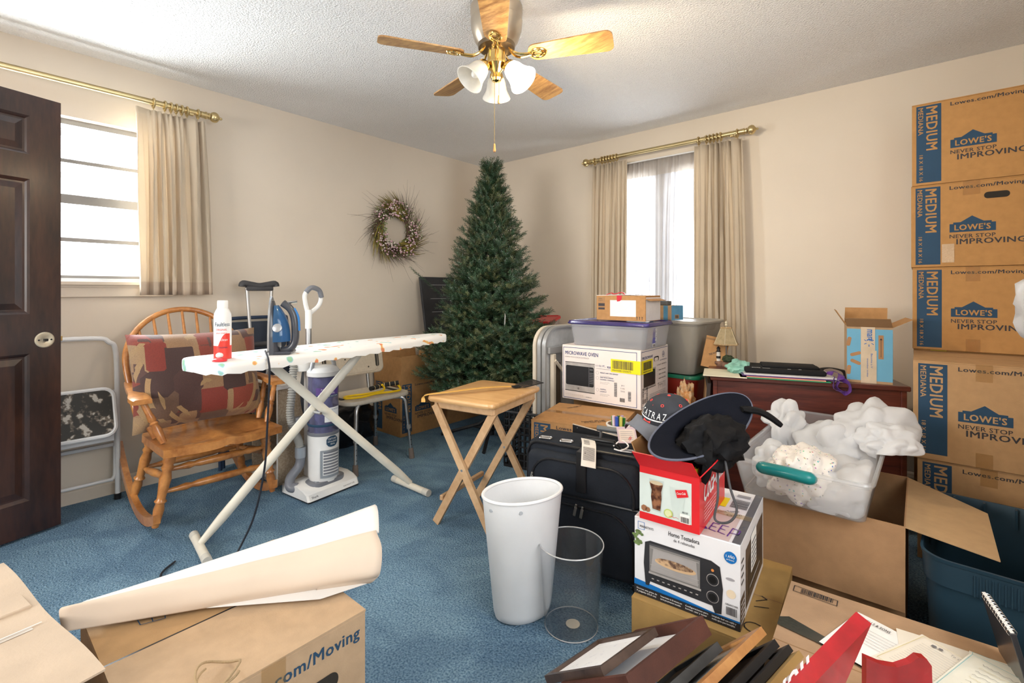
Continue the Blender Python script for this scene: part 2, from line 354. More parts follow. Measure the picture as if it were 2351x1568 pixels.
BK=mat('bare_bark',(.55,.52,.48),.9)
def bare(x,y,hh,seed,lab):
    rr_=random.Random(seed); m=M()
    def br(p,d,l,r,k):
        q=p+d*l; m.tube([p,(p+q)/2+Vector((rr_.uniform(-1,1),rr_.uniform(-1,1),rr_.uniform(-1,1)))*l*.06,q],[r,r*.8,r*.6],BK,5)
        if k>0:
            for _ in range(3): br(q,(d+Vector((rr_.uniform(-1,1),rr_.uniform(-1,1),rr_.uniform(-.1,.8)))*.75).normalized(),l*.68,r*.55,k-1)
    br(Vector((x,y,-.6)),Vector((0,0,1)),hh*.33,hh*.018,5)
    tag(m.build('bare_tree'),lab,'tree')
for i,(x,y,hh,lb) in enumerate(((-19,2.2,8,'nearest leafless tree outside, straight behind the white house'),(-28,11,7.5,'leafless tree outside, far right behind the white house'),(-27,-8,8,'leafless tree outside, far left behind the white house'))): bare(x,y,hh,i,lb)
# ------------------------------------------------ door leaf, opened back towards the left wall
DW=wood('dark_door_wood',(.055,.022,.015),(.016,.008,.008),(5,5,1),.35,.3,ring=5)
def door():
    t=struct(bpy.data.objects.new('door_1',None)); S.collection.objects.link(t)
    # local: x along the leaf from latch edge (0) to hinge (.8), y = thickness, leaf face towards the room at y=0 .. -.035
    t.location=(-3.213,.349,.012); t.rotation_euler=(0,0,math.atan2(-.958,.289))
    W,Hh,TH=.80,2.055,.036
    b=M(); st=.115; mid=.09; px=[(st,W/2-mid/2),(W/2+mid/2,W-st)]
    pz=[(.16,.845),(1.03,1.66),(1.775,1.955)]
    xs=[0,px[0][0],px[0][1],px[1][0],px[1][1],W]; zs=[0,pz[0][0],pz[0][1],pz[1][0],pz[1][1],pz[2][0],pz[2][1],Hh]
    for i in range(5):
        for j in range(7):
            if i in (1,3) and j in (1,3,5): continue
            b.box((xs[i],-TH/2,zs[j]),(xs[i+1],TH/2,zs[j+1]),DW)
    leaf=b.build('door_leaf',t,0)
    for (a,c) in px:
        for (z0,z1) in pz:
            p=M()
            def ring(y0,i0,y1,i1,sg):
                A=[(a+i0,sg*y0,z0+i0),(c-i0,sg*y0,z0+i0),(c-i0,sg*y0,z1-i0),(a+i0,sg*y0,z1-i0)]
                B=[(a+i1,sg*y1,z0+i1),(c-i1,sg*y1,z0+i1),(c-i1,sg*y1,z1-i1),(a+i1,sg*y1,z1-i1)]
                p.add(A+B,[(k,(k+1)%4,4+(k+1)%4,4+k) for k in range(4)],DW)
            for sg in (1,-1):
                ring(.018,0,.012,.008,sg); ring(.012,.008,.006,.014,sg); ring(.006,.014,.006,.022,sg); ring(.006,.022,.013,.05,sg)
                p.add([(a+.05,sg*.013,z0+.05),(c-.05,sg*.013,z0+.05),(c-.05,sg*.013,z1-.05),(a+.05,sg*.013,z1-.05)],[(0,1,2,3)],DW)
            p.build('door_panel',t,0)
    # bare lock rose (the knob is off): oval plate with spindle and two screws, on both faces
    for sg in (1,-1):
        r=M(); OFF=mat('rose_cream_metal',(.62,.55,.42),.35,.4)
        r.T=Matrix.Translation((.062,sg*TH/2,.905))@Matrix.Rotation(R(90),4,'X')@Matrix.Scale(-sg,4,(0,0,1))
        r.lathe([(.037,0),(.037,.003),(.033,.006),(.016,.006),(.013,.004)],OFF,28)
        rs=r.build('lock_rose',t); k=M(); k.T=r.T
        k.box((-.006,-.006,.0),(.006,.006,.022),mat('dark_steel',(.05,.05,.05),.35,.8)); k.lathe([(.004,.006),(.004,.008),(.0,.008)],BLK,8,(.023,0,0)); k.lathe([(.004,.006),(.004,.008),(.0,.008)],BLK,8,(-.023,0,0)); k.build('spindle',rs)
    l=M(); l.box((-.002,-.011,.85),(.001,.011,.96),BRASS); l.box((-.012,-.007,.893),(0,.007,.917),BRASS,.002); l.build('latch',t,0)
door()
# ================================================================== ceiling fan
def fan():
    t=thing('ceiling_fan','five-blade oak ceiling fan with brass housing and three glass bell shades','ceiling fan',(-1.46,1.607,0))
    AB=mat('brushed_brass',(.52,.45,.36),.32,.95,var=.04); PB=mat('polished_brass',(.80,.57,.22),.15,1,var=.02)
    OAK=wood('oak_blade',(.62,.36,.13),(.28,.125,.04),(1.2,14,14),.35,.3,ring=7,dist=4)
    m=M(); m.lathe([(.0,2.443),(.095,2.443),(.118,2.43),(.118,2.40),(.112,2.385),(.112,2.375),(.118,2.37),(.114,2.33),(.10,2.285),(.085,2.262),(.0,2.262)],AB,40); m.build('motor_housing',t)
    m=M(); m.lathe([(.085,2.262),(.082,2.245),(.06,2.238),(.0,2.238)],mat('dark_brass',(.18,.13,.08),.4,.8),32,cap=False)
    m.lathe([(.0,2.24),(.043,2.24),(.043,2.185),(.05,2.18),(.05,2.17),(.03,2.15),(.018,2.135),(.018,2.12),(.024,2.112),(.02,2.10),(.0,2.095)],PB,28); m.build('switch_housing',t)
    base=-47.7-1.5
    for k in range(5):
        a=R(base+72*k); D=Vector((math.cos(a),math.sin(a),0))
        b=M(); b.T=Matrix.Rotation(a,4,'Z')@Matrix.Translation((0,0,2.205))@Matrix.Rotation(R(-12),4,'X')
        L0,L1=.150,.520; pts=[]
        for i in range(9): an=R(90+180*i/8); pts.append((L0+.035+.035*math.cos(an),.049*math.sin(an)))
        for sx,sy,a0 in ((1,-1,-90),(1,1,0)):
            for i in range(6):
                an=R(a0+90*i/5); pts.append((L1-.03+.03*math.cos(an),sy*(.062-.03)+.03*math.sin(an)))
        b.prism(pts,-.003,.003,OAK); bl=b.build('blade',t,30)
        i_=M(); i_.T=b.T
        ring=[(L0+.045+.034*math.cos(R(q)),.026*math.sin(R(q)),-.006) for q in range(0,360,20)]
        i_.tube(ring,.0045,PB,6,closed=True)
        ring=[(L0+.045+.020*math.cos(R(q)),.016*math.sin(R(q)),-.006) for q in range(0,360,24)]
        i_.tube(ring,.0035,PB,6,closed=True)
        i_.tube([(L0+.02,0,-.006),(L0+.05,.012,-.006),(L0+.075,0,-.006)],.0035,PB,6)
        for dy in (-.014,.014): i_.curve([(.055,dy*.5,.045),(.08,dy,.012),(.115,dy*.8,-.006),(L0+.015,dy*.3,-.006)],.0055,PB,7,5)
        i_.build('blade_iron',t)
    OP=mat('alabaster_glass',(.92,.90,.85),.25,var=.04,vs=25,trans=.45,coat=.3); LIT=mat('lit_alabaster_glass',(.98,.95,.88),.3,var=.02,trans=.5,emit=(1,.93,.78,5.0))
    for k,(da,mt) in enumerate(((62,LIT),(-62,OP),(180,OP))):
        a=R(-47.7+da); Q=Matrix.Rotation(a,4,'Z')
        ar=M(); ar.T=Q; ar.curve([(.02,0,2.16),(.05,0,2.168),(.062,0,2.155)],.008,PB,8,5)
        X=Q@Matrix.Translation((.060,0,2.160))@Matrix.Rotation(R(-42),4,'Y')
        ar.T=X; ar.lathe([(.0,.008),(.026,.006),(.03,-.004),(.03,-.018),(.026,-.02)],PB,20); arm=ar.build('lamp_arm',t)
        s=M(); s.T=X
        pr=[(.026,-.012),(.036,-.02),(.043,-.04),(.047,-.065),(.053,-.085),(.064,-.105),(.067,-.112)]
        s.lathe(pr+[(r-.004,z) for r,z in pr[::-1]],mt,32,cap=False); s.build('lamp_shade',t,60)
        bb=M(); bb.T=X; bb.ball((0,0,-.06),.02,mat('bulb',(.9,.9,.86),.3,emit=(1,.85,.6,8) if k==0 else None) if k==0 else mat('bulb_off',(.85,.85,.82),.3),12,1.4); bb.build('light_bulb',t)
        if k==0:
            l=bpy.data.lights.new('fan_bulb','POINT'); l.energy=15; l.color=(1,.80,.52); l.shadow_soft_size=.04
            lo=bpy.data.objects.new('fan_bulb_light',l); S.collection.objects.link(lo); p=X@Vector((0,0,-.13)); lo.location=Vector((-1.46,1.607,0))+p
    WB=wood('chain_pull_wood',(.55,.30,.10),(.35,.16,.05),(1,1,1),.3,.4)
    for (dx,dy,z0,z1) in ((.004,-.018,2.13,1.812),(.022,-.008,2.13,2.028)):
        c=M(); n=int((z0-z1)/.006)
        c.tube([(dx,dy,z0),(dx,dy,z1)],.0009,PB,5)
        for i in range(0,n): c.ball((dx,dy,z0-i*.006),.0019,PB,6)
        ch=c.build('pull_chain',t); p=M(); p.lathe([(.002,0),(.004,-.002),(.005,-.02),(.007,-.03),(.006,-.036),(.0,-.04)],WB,12,(dx,dy,z1)); p.build('chain_pull',ch)
fan()
# ================================================================== curtains and rods
CUR=mat('cream_curtain',(.68,.58,.45),.9,bump=.1,bs=500,var=.03,vs=3,trans=.25,sheen=.3)
CURH=mat('cream_curtain_hem',(.60,.49,.38),.9,var=.03,trans=.12)
GOLD=mat('antique_gold',(.66,.53,.28),.3,.9,var=.05)
def rod(label,o,d,L,ends,bracks,rings):
    """o = start, d = direction along the wall"""
    t=thing('curtain_rod',label,'curtain rod',o); d=Vector(d)
    m=M(); m.tube([(0,0,0),tuple(d*L)],.0145,GOLD,14); m.build('rod',t)
    # two shallow grooves read as the sliding track on top
    m=M(); up=Vector((0,0,.0145)); m.tube([tuple(up*1.0),tuple(d*L+up*1.0)],.0035,mat('rod_groove',(.35,.27,.13),.4,.8),6); m.build('track',t)
    for s in ends:
        f=M(); p=Vector((0,0,0)) if s<0 else d*L
        for (a,b,r0,r1) in ((-.02,.004,.019,.019),(.004,.012,.022,.022),(.012,.022,.014,.014),(.022,.028,.02,.02)): f.tube([tuple(p+d*s*a),tuple(p+d*s*b)],[r0,r1],GOLD,14)
        prof=[(.03,.010),(.036,.024),(.046,.031),(.058,.033),(.070,.029),(.080,.016),(.086,.007),(.092,.009),(.098,.006),(.1,.001)]
        f.tube([tuple(p+d*s*a) for a,_ in prof],[r for _,r in prof],GOLD,18); f.build('finial',t)
    nrm=Vector((-d.y,d.x,0));
    if nrm.y>0 or nrm.x<0: pass
    wall=Vector((-1,0,0)) if abs(d.y)>.5 else Vector((0,1,0))
    for b in bracks:
        f=M(); p=d*b; f.box(tuple(p+Vector((-.01,-.01,-.022))),tuple(p+Vector((.01,.01,.012))),GOLD); e=p+wall*.095
        f.tube([tuple(p),tuple(e)],.007,GOLD,8); f.box([min(p[i],e[i])-.012 if i!=0 and abs(wall.y)>.5 or i!=1 and abs(wall.x)>.5 else e[i]-.003 for i in range(3)],[max(p[i],e[i])+.012 if i!=0 and abs(wall.y)>.5 or i!=1 and abs(wall.x)>.5 else e[i]+.003 for i in range(3)],GOLD) if 0 else None
        f.build('bracket',t)
    for q in rings:
        f=M(); p=d*q; pts=[tuple(p+Vector((0,0,-.004))+Vector((0,0,1))*math.sin(R(a))*.026+wall*math.cos(R(a))*.026) for a in range(0,360,24)]
        f.tube(pts,.0055,GOLD,8,closed=True); f.tube([tuple(p+Vector((0,0,-.028))),tuple(p+Vector((0,0,-.042)))],.003,GOLD,6); f.build('curtain_ring',t)
    return t
rod('gold curtain rod with ball finial above the left window','0 0 0' and (-3.39,-.33,2.243),(0,1,0),1.36,(1,-1),(.06,1.29),[1.10,1.155,1.185,1.212,1.24,1.267,1.325])
rod('gold curtain rod with two ball finials on the wall right of the christmas tree',(-2.13,3.55,2.248),(1,0,0),1.20,(-1,1),(.05,1.13),[.03,.10,.127,.153,.18,.207,.235]+[.90,.955,.98,1.005,1.03,1.055,1.165])
def curtain(label,o,d,top,bot,z0,z1,pinch,seed,out,group=None,folds=9,hem=.14,amp=.028,name='curtain',mt=None,mh=None,th=.0):
    """top/bot: (start,end) along d at the head and at the hem; pinch: pleat positions 0..1"""
    rr_=random.Random(seed); d=Vector(d); n=Vector(out); mt=mt or CUR; mh=mh or CURH
    ph=[rr_.uniform(-.5,.5) for _ in range(40)]
    wv=[rr_.uniform(.5,1.3) for _ in range(60)]
    def fn(u,v):
        z=z1+(z0-z1)*v                    # v=0 top
        a=top[0]+(top[1]-top[0])*u; b=bot[0]+(bot[1]-bot[0])*u; e=v**.8; x=a+(b-a)*e
        g=0
        for p in pinch: g+=math.exp(-((u-p)/.022)**2)
        f=folds*u+.25*math.sin(u*9+seed)+.08*math.sin(v*4+u*20)
        A=amp*wv[int(f+8)%60]*(.35+.65*min(1,v*3))
        y=A*math.sin(2*PI*f)+.25*A*math.sin(4*PI*f+1.3*v+ph[3])
        y+=-.03*g*math.exp(-v*7); x+=.006*math.sin(6*PI*f+2*v)*min(1,v*4)
        return d*x+n*(y)+Vector((0,0,z))
    m=M(); nu=int(folds*16); nv=28
    m.grid(fn,nu,nv,mt); 
    H=z1-z0
    for i in range(len(m.f)):
        j=i%nv
        if j>=nv-max(1,int(hem/H*nv)) or (th and j<=1): m.m[i]=m.mi(mh)
    if mh not in m.mats: m.mats.append(mh)
    o_=m.build(name,None,60,loc=o); tag(o_,label,'curtain',group)
    so=o_.modifiers.new('s','SOLIDIFY'); so.thickness=.0015
    return o_
curtain('short cream pleated curtain hanging at the right side of the left window',(-3.39,0,0),(0,1,0),(.685,1.03),(.70,1.065),1.125,2.20,[.22,.38,.46,.54,.62,.70,.92],3,(1,0,0),folds=6.5,amp=.022,hem=.10)
G='floor-length cream curtains on the tall window'
curtain('long cream curtain at the left side of the tall window, behind the stacked boxes',(0,3.555,0),(1,0,0),(-2.13,-1.80),(-2.15,-1.80),.02,2.21,[.08,.25,.33,.41,.49,.57,.65],5,(0,-1,0),G,folds=7,amp=.026)
curtain('long cream curtain at the right side of the tall window, behind the small lamp',(0,3.555,0),(1,0,0),(-1.262,-.935),(-1.27,-.87),.02,2.21,[.3,.42,.5,.58,.66,.74,.95],8,(0,-1,0),G,folds=7.5,amp=.03)
SHE=mat('sheer_voile',(.66,.66,.69),.9,var=.02,trans=.5,alpha=.5)
SHH=mat('sheer_header',(.62,.58,.55),.9,var=.02,trans=.4,alpha=.85)
curtain('white sheer voile curtain hanging inside the tall window',(0,3.61,0),(1,0,0),(-2.0,-1.1),(-2.0,-1.1),.30,2.20,[i/22 for i in range(1,22)],11,(0,-1,0),folds=17,amp=.012,name='sheer_curtain',mt=SHE,mh=SHH,th=1,hem=.1)
m=M(); m.tube([(-2.05,3.62,2.195),(-1.05,3.62,2.195)],.006,PRINTW if 0 else WHT,8); tag(m.build('sheer_rod'),'thin white rod carrying the sheer voile curtain','curtain rod')
# ================================================================== folding step stool behind the door
def stool():
    t=thing('step_stool','white folding step stool with paint-speckled seat behind the open door','step stool',(-3.38,.605,0))
    r=.0125
    m=M(); m.tube(spline([(0,0,.015),(-.01,0,.45),(-.045,0,.80),(-.05,-.03,.865),(-.052,-.09,.89),(-.052,-.36,.89),(-.05,-.42,.865),(-.045,-.45,.80),(-.01,-.45,.45),(0,-.45,.015)],6),r,WHT,10); m.build('tubular_frame',t)
    for y in (0,-.45):
        f=M(); f.lathe([(.016,0),(.016,.03),(.013,.032)],BLK,12,(0,y,0)); f.build('rubber_foot',t)
    m=M(); m.tube(spline([(-.035,-.005,.60),(-.008,-.01,.20),(.0,-.02,.12),(.0,-.06,.115),(.0,-.39,.115),(0,-.43,.12),(-.008,-.44,.20),(-.035,-.445,.60)],6),.009,WHT,8); m.build('rear_brace',t)
    SP=speck('paint_spattered_vinyl',(.028,.026,.022),(.50,.47,.42),26,.50,.60,.6,.3)
    nt=SP.node_tree; rp=[n for n in nt.nodes if n.type=='VALTORGB'][0]; e=rp.color_ramp.elements.new(.56); e.color=(.16,.13,.10,1)
    s=M(); Q=Matrix.Translation((.055,-.225,.50))@Matrix.Rotation(R(90),4,'Z')@Matrix.Rotation(R(68),4,'X')
    s.T=Q; s.prism(rr(.385,.235,.04),-.006,.012,SP); s.build('seat_pad',t,30)
    s=M(); s.T=Q; s.tube([(x,y,.0) for x,y in rr(.40,.25,.045)],.013,WHT,8,closed=True); s.build('seat_rim',t)
    s=M(); s.box((.028,-.43,.335),(.04,-.02,.375),WHT,.003); s.box((-.005,-.43,.30),(.02,-.02,.318),GREYS,.002); s.build('step_rail',t,0)
stool()
# ================================================================== rocking chair
def rocker():
    t=thing('rocking_chair','honey oak hoop-back rocking chair with turned legs under the window curtain','rocking chair',(-2.86,.895,0),0)
    W=wood('honey_oak',(.62,.27,.075),(.33,.115,.028),(3,3,3),.3,.4,ring=6)
    # local x = forward, y = sideways ; overall about .6 wide
    def P(t_): return t_
    for s in (-1,1):
        m=M(); N=20; y=s*.268
        pts=[]
        for i in range(N+1):
            a=i/N; x=.155-.755*a; z=.03+ .55*((a-.33)**2)
            pts.append((x,z))
        vs=[]; 
        for (x,z) in pts:
            for dy,dz in ((-.014,-.022),(.014,-.022),(.014,.022),(-.014,.022)): vs.append((x,y+dy,max(.001,z+dz-.004)))
        fs=[]
        for i in range(N):
            for j in range(4): a0=i*4+j; b0=i*4+(j+1)%4; fs.append((a0,b0,b0+4,a0+4))
        fs+= [(0,1,2,3)[::-1],tuple(N*4+j for j in range(4))]
        m.add(vs,fs,W); m.build('rocker',t,25)
    prof=[(0,.014),(.06,.018),(.14,.020),(.22,.023),(.30,.018),(.33,.026),(.36,.018),(.44,.020),(.62,.026),(.72,.019),(.76,.027),(.80,.020),(.84,.027),(.90,.024),(1,.022)]
    legs=[((.125,s*.268,.04),(.155,s*.21,.40)) for s in (-1,1)]+[((-.30,s*.268,.05),(-.20,s*.20,.40)) for s in (-1,1)]
    for a,b in legs: m=M(); m.turn(a,b,prof,W,12); m.build('leg',t,60)
    sp=[(0,.009),(.12,.012),(.2,.018),(.25,.012),(.3,.017),(.5,.020),(.7,.017),(.75,.012),(.8,.018),(.88,.012),(1,.009)]
    for a,b in (((.14,-.245,.20),(.14,.245,.20)),((.135,-.23,.27),(-.22,-.23,.22)),((.135,.23,.27),(-.22,.23,.22)),((-.25,-.235,.22),(-.25,.235,.22)),((.14,-.225,.30),(.14,.225,.30))):
        m=M(); m.turn(a,b,sp,W,10); m.build('stretcher',t,60)
    # saddled seat
    def seat(u,v):
        x=-.25+.50*u; hw=.265 if u>.25 else .22+.045*(u/.25); y=(v*2-1)*hw
        z=.425-.012*math.exp(-((abs(v-.5)-.22)/.16)**2)*(1 if .1<u<.9 else .3)+.01*math.exp(-((v-.5)/.06)**2)*u
        x+= .03*math.cos((v-.5)*PI)*(1 if u>.5 else -.6)*abs(u-.5)*2
        return (x,y,z)
    m=M(); m.grid(seat,20,26,W,thick=.036); m.build('seat',t,50)
    # hoop back leaning backwards
    def BK_(y,h): return (-.225-.24*h/.62*1.05,y,.42+h)
    hp=[]
    for i in range(25):
        a=R(180*i/24); 
        hp.append((math.cos(a),math.sin(a)))
    arc=[(-.245,.0),(-.262,.10),(-.275,.22),(-.285,.34)]+[( -.285*math.cos(R(a)),.34+.28*math.sin(R(a))) for a in range(15,180,15)]+[(.285,.34),(.275,.22),(.262,.10),(.245,0)]
    m=M(); m.tube(spline([BK_(y,h) for y,h in arc],3),.0155,W,10); m.build('hoop_back',t,60)
    for k in range(7):
        y=-.19+.38*k/6; yt=y*1.13; ht=.34+.28*math.sqrt(max(0,1-(yt/.285)**2))
        m=M(); m.turn(BK_(y*.9,0),BK_(yt,ht),[(0,.009),(.3,.0115),(.7,.009),(1,.007)],W,8); m.build('spindle',t,60)
    for s in (-1,1):
        m=M(); pts=[(-.355,s*.272,.655),(-.2,s*.292,.650),(-.05,s*.305,.645),(.04,s*.312,.64),(.105,s*.31,.632)]; ww=[.022,.024,.03,.042,.036]
        vs=[];fs=[]
        cp=spline(pts,4); ws=[x[0] for x in spline([(a,0,0) for a in ww],4)]
        for p,wd in zip(cp,ws):
            for dy,dz in ((-1,-.011),(1,-.011),(1,.008),(.8,.012),(-.8,.012),(-1,.008)): vs.append((p.x,p.y+dy*wd,p.z+dz))
        k=len(cp)
        for i in range(k-1):
            for j in range(6): fs.append((i*6+j,i*6+(j+1)%6,(i+1)*6+(j+1)%6,(i+1)*6+j))
        fs+=[tuple(range(6))[::-1],tuple((k-1)*6+j for j in range(6))]; m.add(vs,fs,W); m.build('armrest',t,45)
        ap=[(0,.013),(.12,.016),(.3,.02),(.42,.014),(.46,.019),(.5,.013),(.54,.018),(.7,.014),(1,.013)]
        for a,b in (((.13,s*.235,.43),(.07,s*.305,.63)),((.01,s*.24,.43),(-.05,s*.30,.635))):
            m=M(); m.turn(a,b,ap,W,10); m.build('arm_post',t,60)
rocker()
def patchwork():
    m=bpy.data.materials.new('patchwork_upholstery'); m.use_nodes=True; nt=m.node_tree; n=nt.nodes; b=n['Principled BSDF']; L=nt.links.new
    tc=n.new('ShaderNodeTexCoord'); mp=n.new('ShaderNodeMapping'); mp.inputs['Scale'].default_value=(1,1,1); L(tc.outputs['Object'],mp.inputs[0])
    sx=n.new('ShaderNodeSeparateXYZ'); L(mp.outputs[0],sx.inputs[0])
    def bricks(w,h,off,sc,seed):
        cb=n.new('ShaderNodeCombineXYZ'); L(sx.outputs['Y'],cb.inputs[0]); L(sx.outputs['Z'],cb.inputs[1]); cb.inputs[2].default_value=seed
        a=n.new('ShaderNodeTexVoronoi'); a.distance='CHEBYCHEV'; a.feature='F1'; a.inputs['Scale'].default_value=sc; a.inputs['Randomness'].default_value=.55; L(cb.outputs[0],a.inputs['Vector']); return a
    v1=bricks(0,0,0,8.5,0); v2=bricks(0,0,0,19,3)
    cr=n.new('ShaderNodeValToRGB'); cr.color_ramp.interpolation='CONSTANT'; e=cr.color_ramp.elements
    cols=[(0,(.065,.026,.022)),(.2,(.36,.20,.10)),(.38,(.26,.032,.018)),(.52,(.17,.09,.055)),(.66,(.42,.26,.13)),(.78,(.085,.033,.028)),(.88,(.30,.05,.025))]
    e[0].position=0; e[0].color=(*cols[0][1],1); e[1].position=cols[1][0]; e[1].color=(*cols[1][1],1)
    for p,c in cols[2:]: q=e.new(p); q.color=(*c,1)
    s1=n.new('ShaderNodeSeparateColor'); L(v1.outputs['Color'],s1.inputs[0]); L(s1.outputs[0],cr.inputs[0])
    cr2=n.new('ShaderNodeValToRGB'); cr2.color_ramp.interpolation='CONSTANT'; e=cr2.color_ramp.elements; e[0].color=(.38,.22,.11,1); e[1].position=.4; e[1].color=(.11,.045,.035,1)
    q=e.new(.7); q.color=(.27,.04,.02,1)
    s2=n.new('ShaderNodeSeparateColor'); L(v2.outputs['Color'],s2.inputs[0]); L(s2.outputs[1],cr2.inputs[0])
    mk=n.new('ShaderNodeMath'); mk.operation='GREATER_THAN'; mk.inputs[1].default_value=.62; L(s1.outputs[1],mk.inputs[0])
    mx=n.new('ShaderNodeMixRGB'); L(mk.outputs[0],mx.inputs[0]); L(cr.outputs[0],mx.inputs[1]); L(cr2.outputs[0],mx.inputs[2])
    # concentric arc bands in tan and brown
    wv=n.new('ShaderNodeTexWave'); wv.wave_type='RINGS'; wv.rings_direction='X'; wv.inputs['Scale'].default_value=7; wv.inputs['Distortion'].default_value=0
    mp2=n.new('ShaderNodeMapping'); mp2.inputs['Location'].default_value=(0,.0,-.22); L(tc.outputs['Object'],mp2.inputs[0]); L(mp2.outputs[0],wv.inputs['Vector'])
    g=n.new('ShaderNodeMath'); g.operation='GREATER_THAN'; g.inputs[1].default_value=.62; L(wv.outputs['Fac'],g.inputs[0])
    n3=n.new('ShaderNodeTexNoise'); n3.inputs['Scale'].default_value=5; L(tc.outputs['Object'],n3.inputs['Vector']); g2=n.new('ShaderNodeMath'); g2.operation='GREATER_THAN'; g2.inputs[1].default_value=.585; L(n3.outputs['Fac'],g2.inputs[0])
    g3=n.new('ShaderNodeMath'); g3.operation='MULTIPLY'; L(g.outputs[0],g3.inputs[0]); L(g2.outputs[0],g3.inputs[1])
    m2=n.new('ShaderNodeMixRGB'); m2.inputs[2].default_value=(.45,.28,.13,1); L(g3.outputs[0],m2.inputs[0]); L(mx.outputs[0],m2.inputs[1])
    we=n.new('ShaderNodeTexNoise'); we.inputs['Scale'].default_value=260; L(tc.outputs['Object'],we.inputs['Vector']); wr=n.new('ShaderNodeValToRGB'); wr.color_ramp.elements[0].color=(.42,.42,.42,1); wr.color_ramp.elements[1].color=(1.0,1.0,1.0,1); L(we.outputs['Fac'],wr.inputs[0])
    m3=n.new('ShaderNodeMixRGB'); m3.blend_type='MULTIPLY'; m3.inputs[0].default_value=1; L(m2.outputs[0],m3.inputs[1]); L(wr.outputs[0],m3.inputs[2])
    L(m3.outputs[0],b.inputs['Base Color']); b.inputs['Roughness'].default_value=.75; b.inputs['Sheen Weight'].default_value=.3
    bp=n.new('ShaderNodeBump'); bp.inputs['Strength'].default_value=.3; bp.inputs['Distance'].default_value=.003; L(we.outputs['Fac'],bp.inputs['Height']); L(bp.outputs[0],b.inputs['Normal'])
    return m
def cushion(name,label,o,w,h,d,mt,lean,seed,rz=0,side=None):
    """plump rectangular cushion standing on its long edge; faces +x"""
    def srf(sg):
        def fn(u,v):
            a,b=u*2-1,v*2-1; e=(1-abs(a)**3.0)*(1-abs(b)**3.0); x=sg*d/2*max(0,e)**.5
            y=a*w/2*(1-.05*(1-abs(b)**2)); z=b*h/2*(1-.06*(1-abs(a)**2))
            x+=.012*noise.noise(Vector((y*7+seed,z*7,sg*2)))*(1 if e>.02 else 0)
            return (x,y if sg>0 else y,z)
        return fn
    m=M(); m.T=Matrix.Translation((0,0,h/2))@Matrix.Rotation(R(-lean),4,'Y')
    m.grid(srf(1),28,22,mt); f=len(m.f); m.grid(lambda u,v: srf(-1)(1-u,v),28,22,side or mt)
    o_=m.build(name,None,60,loc=o,rz=rz); return o_
PW=patchwork()
tag(cushion('cushion','x',(-2.955,.875,.442),.61,.50,.23,PW,17,1),'large patchwork cushion in rust, brown and tan standing on the rocking chair seat','cushion')
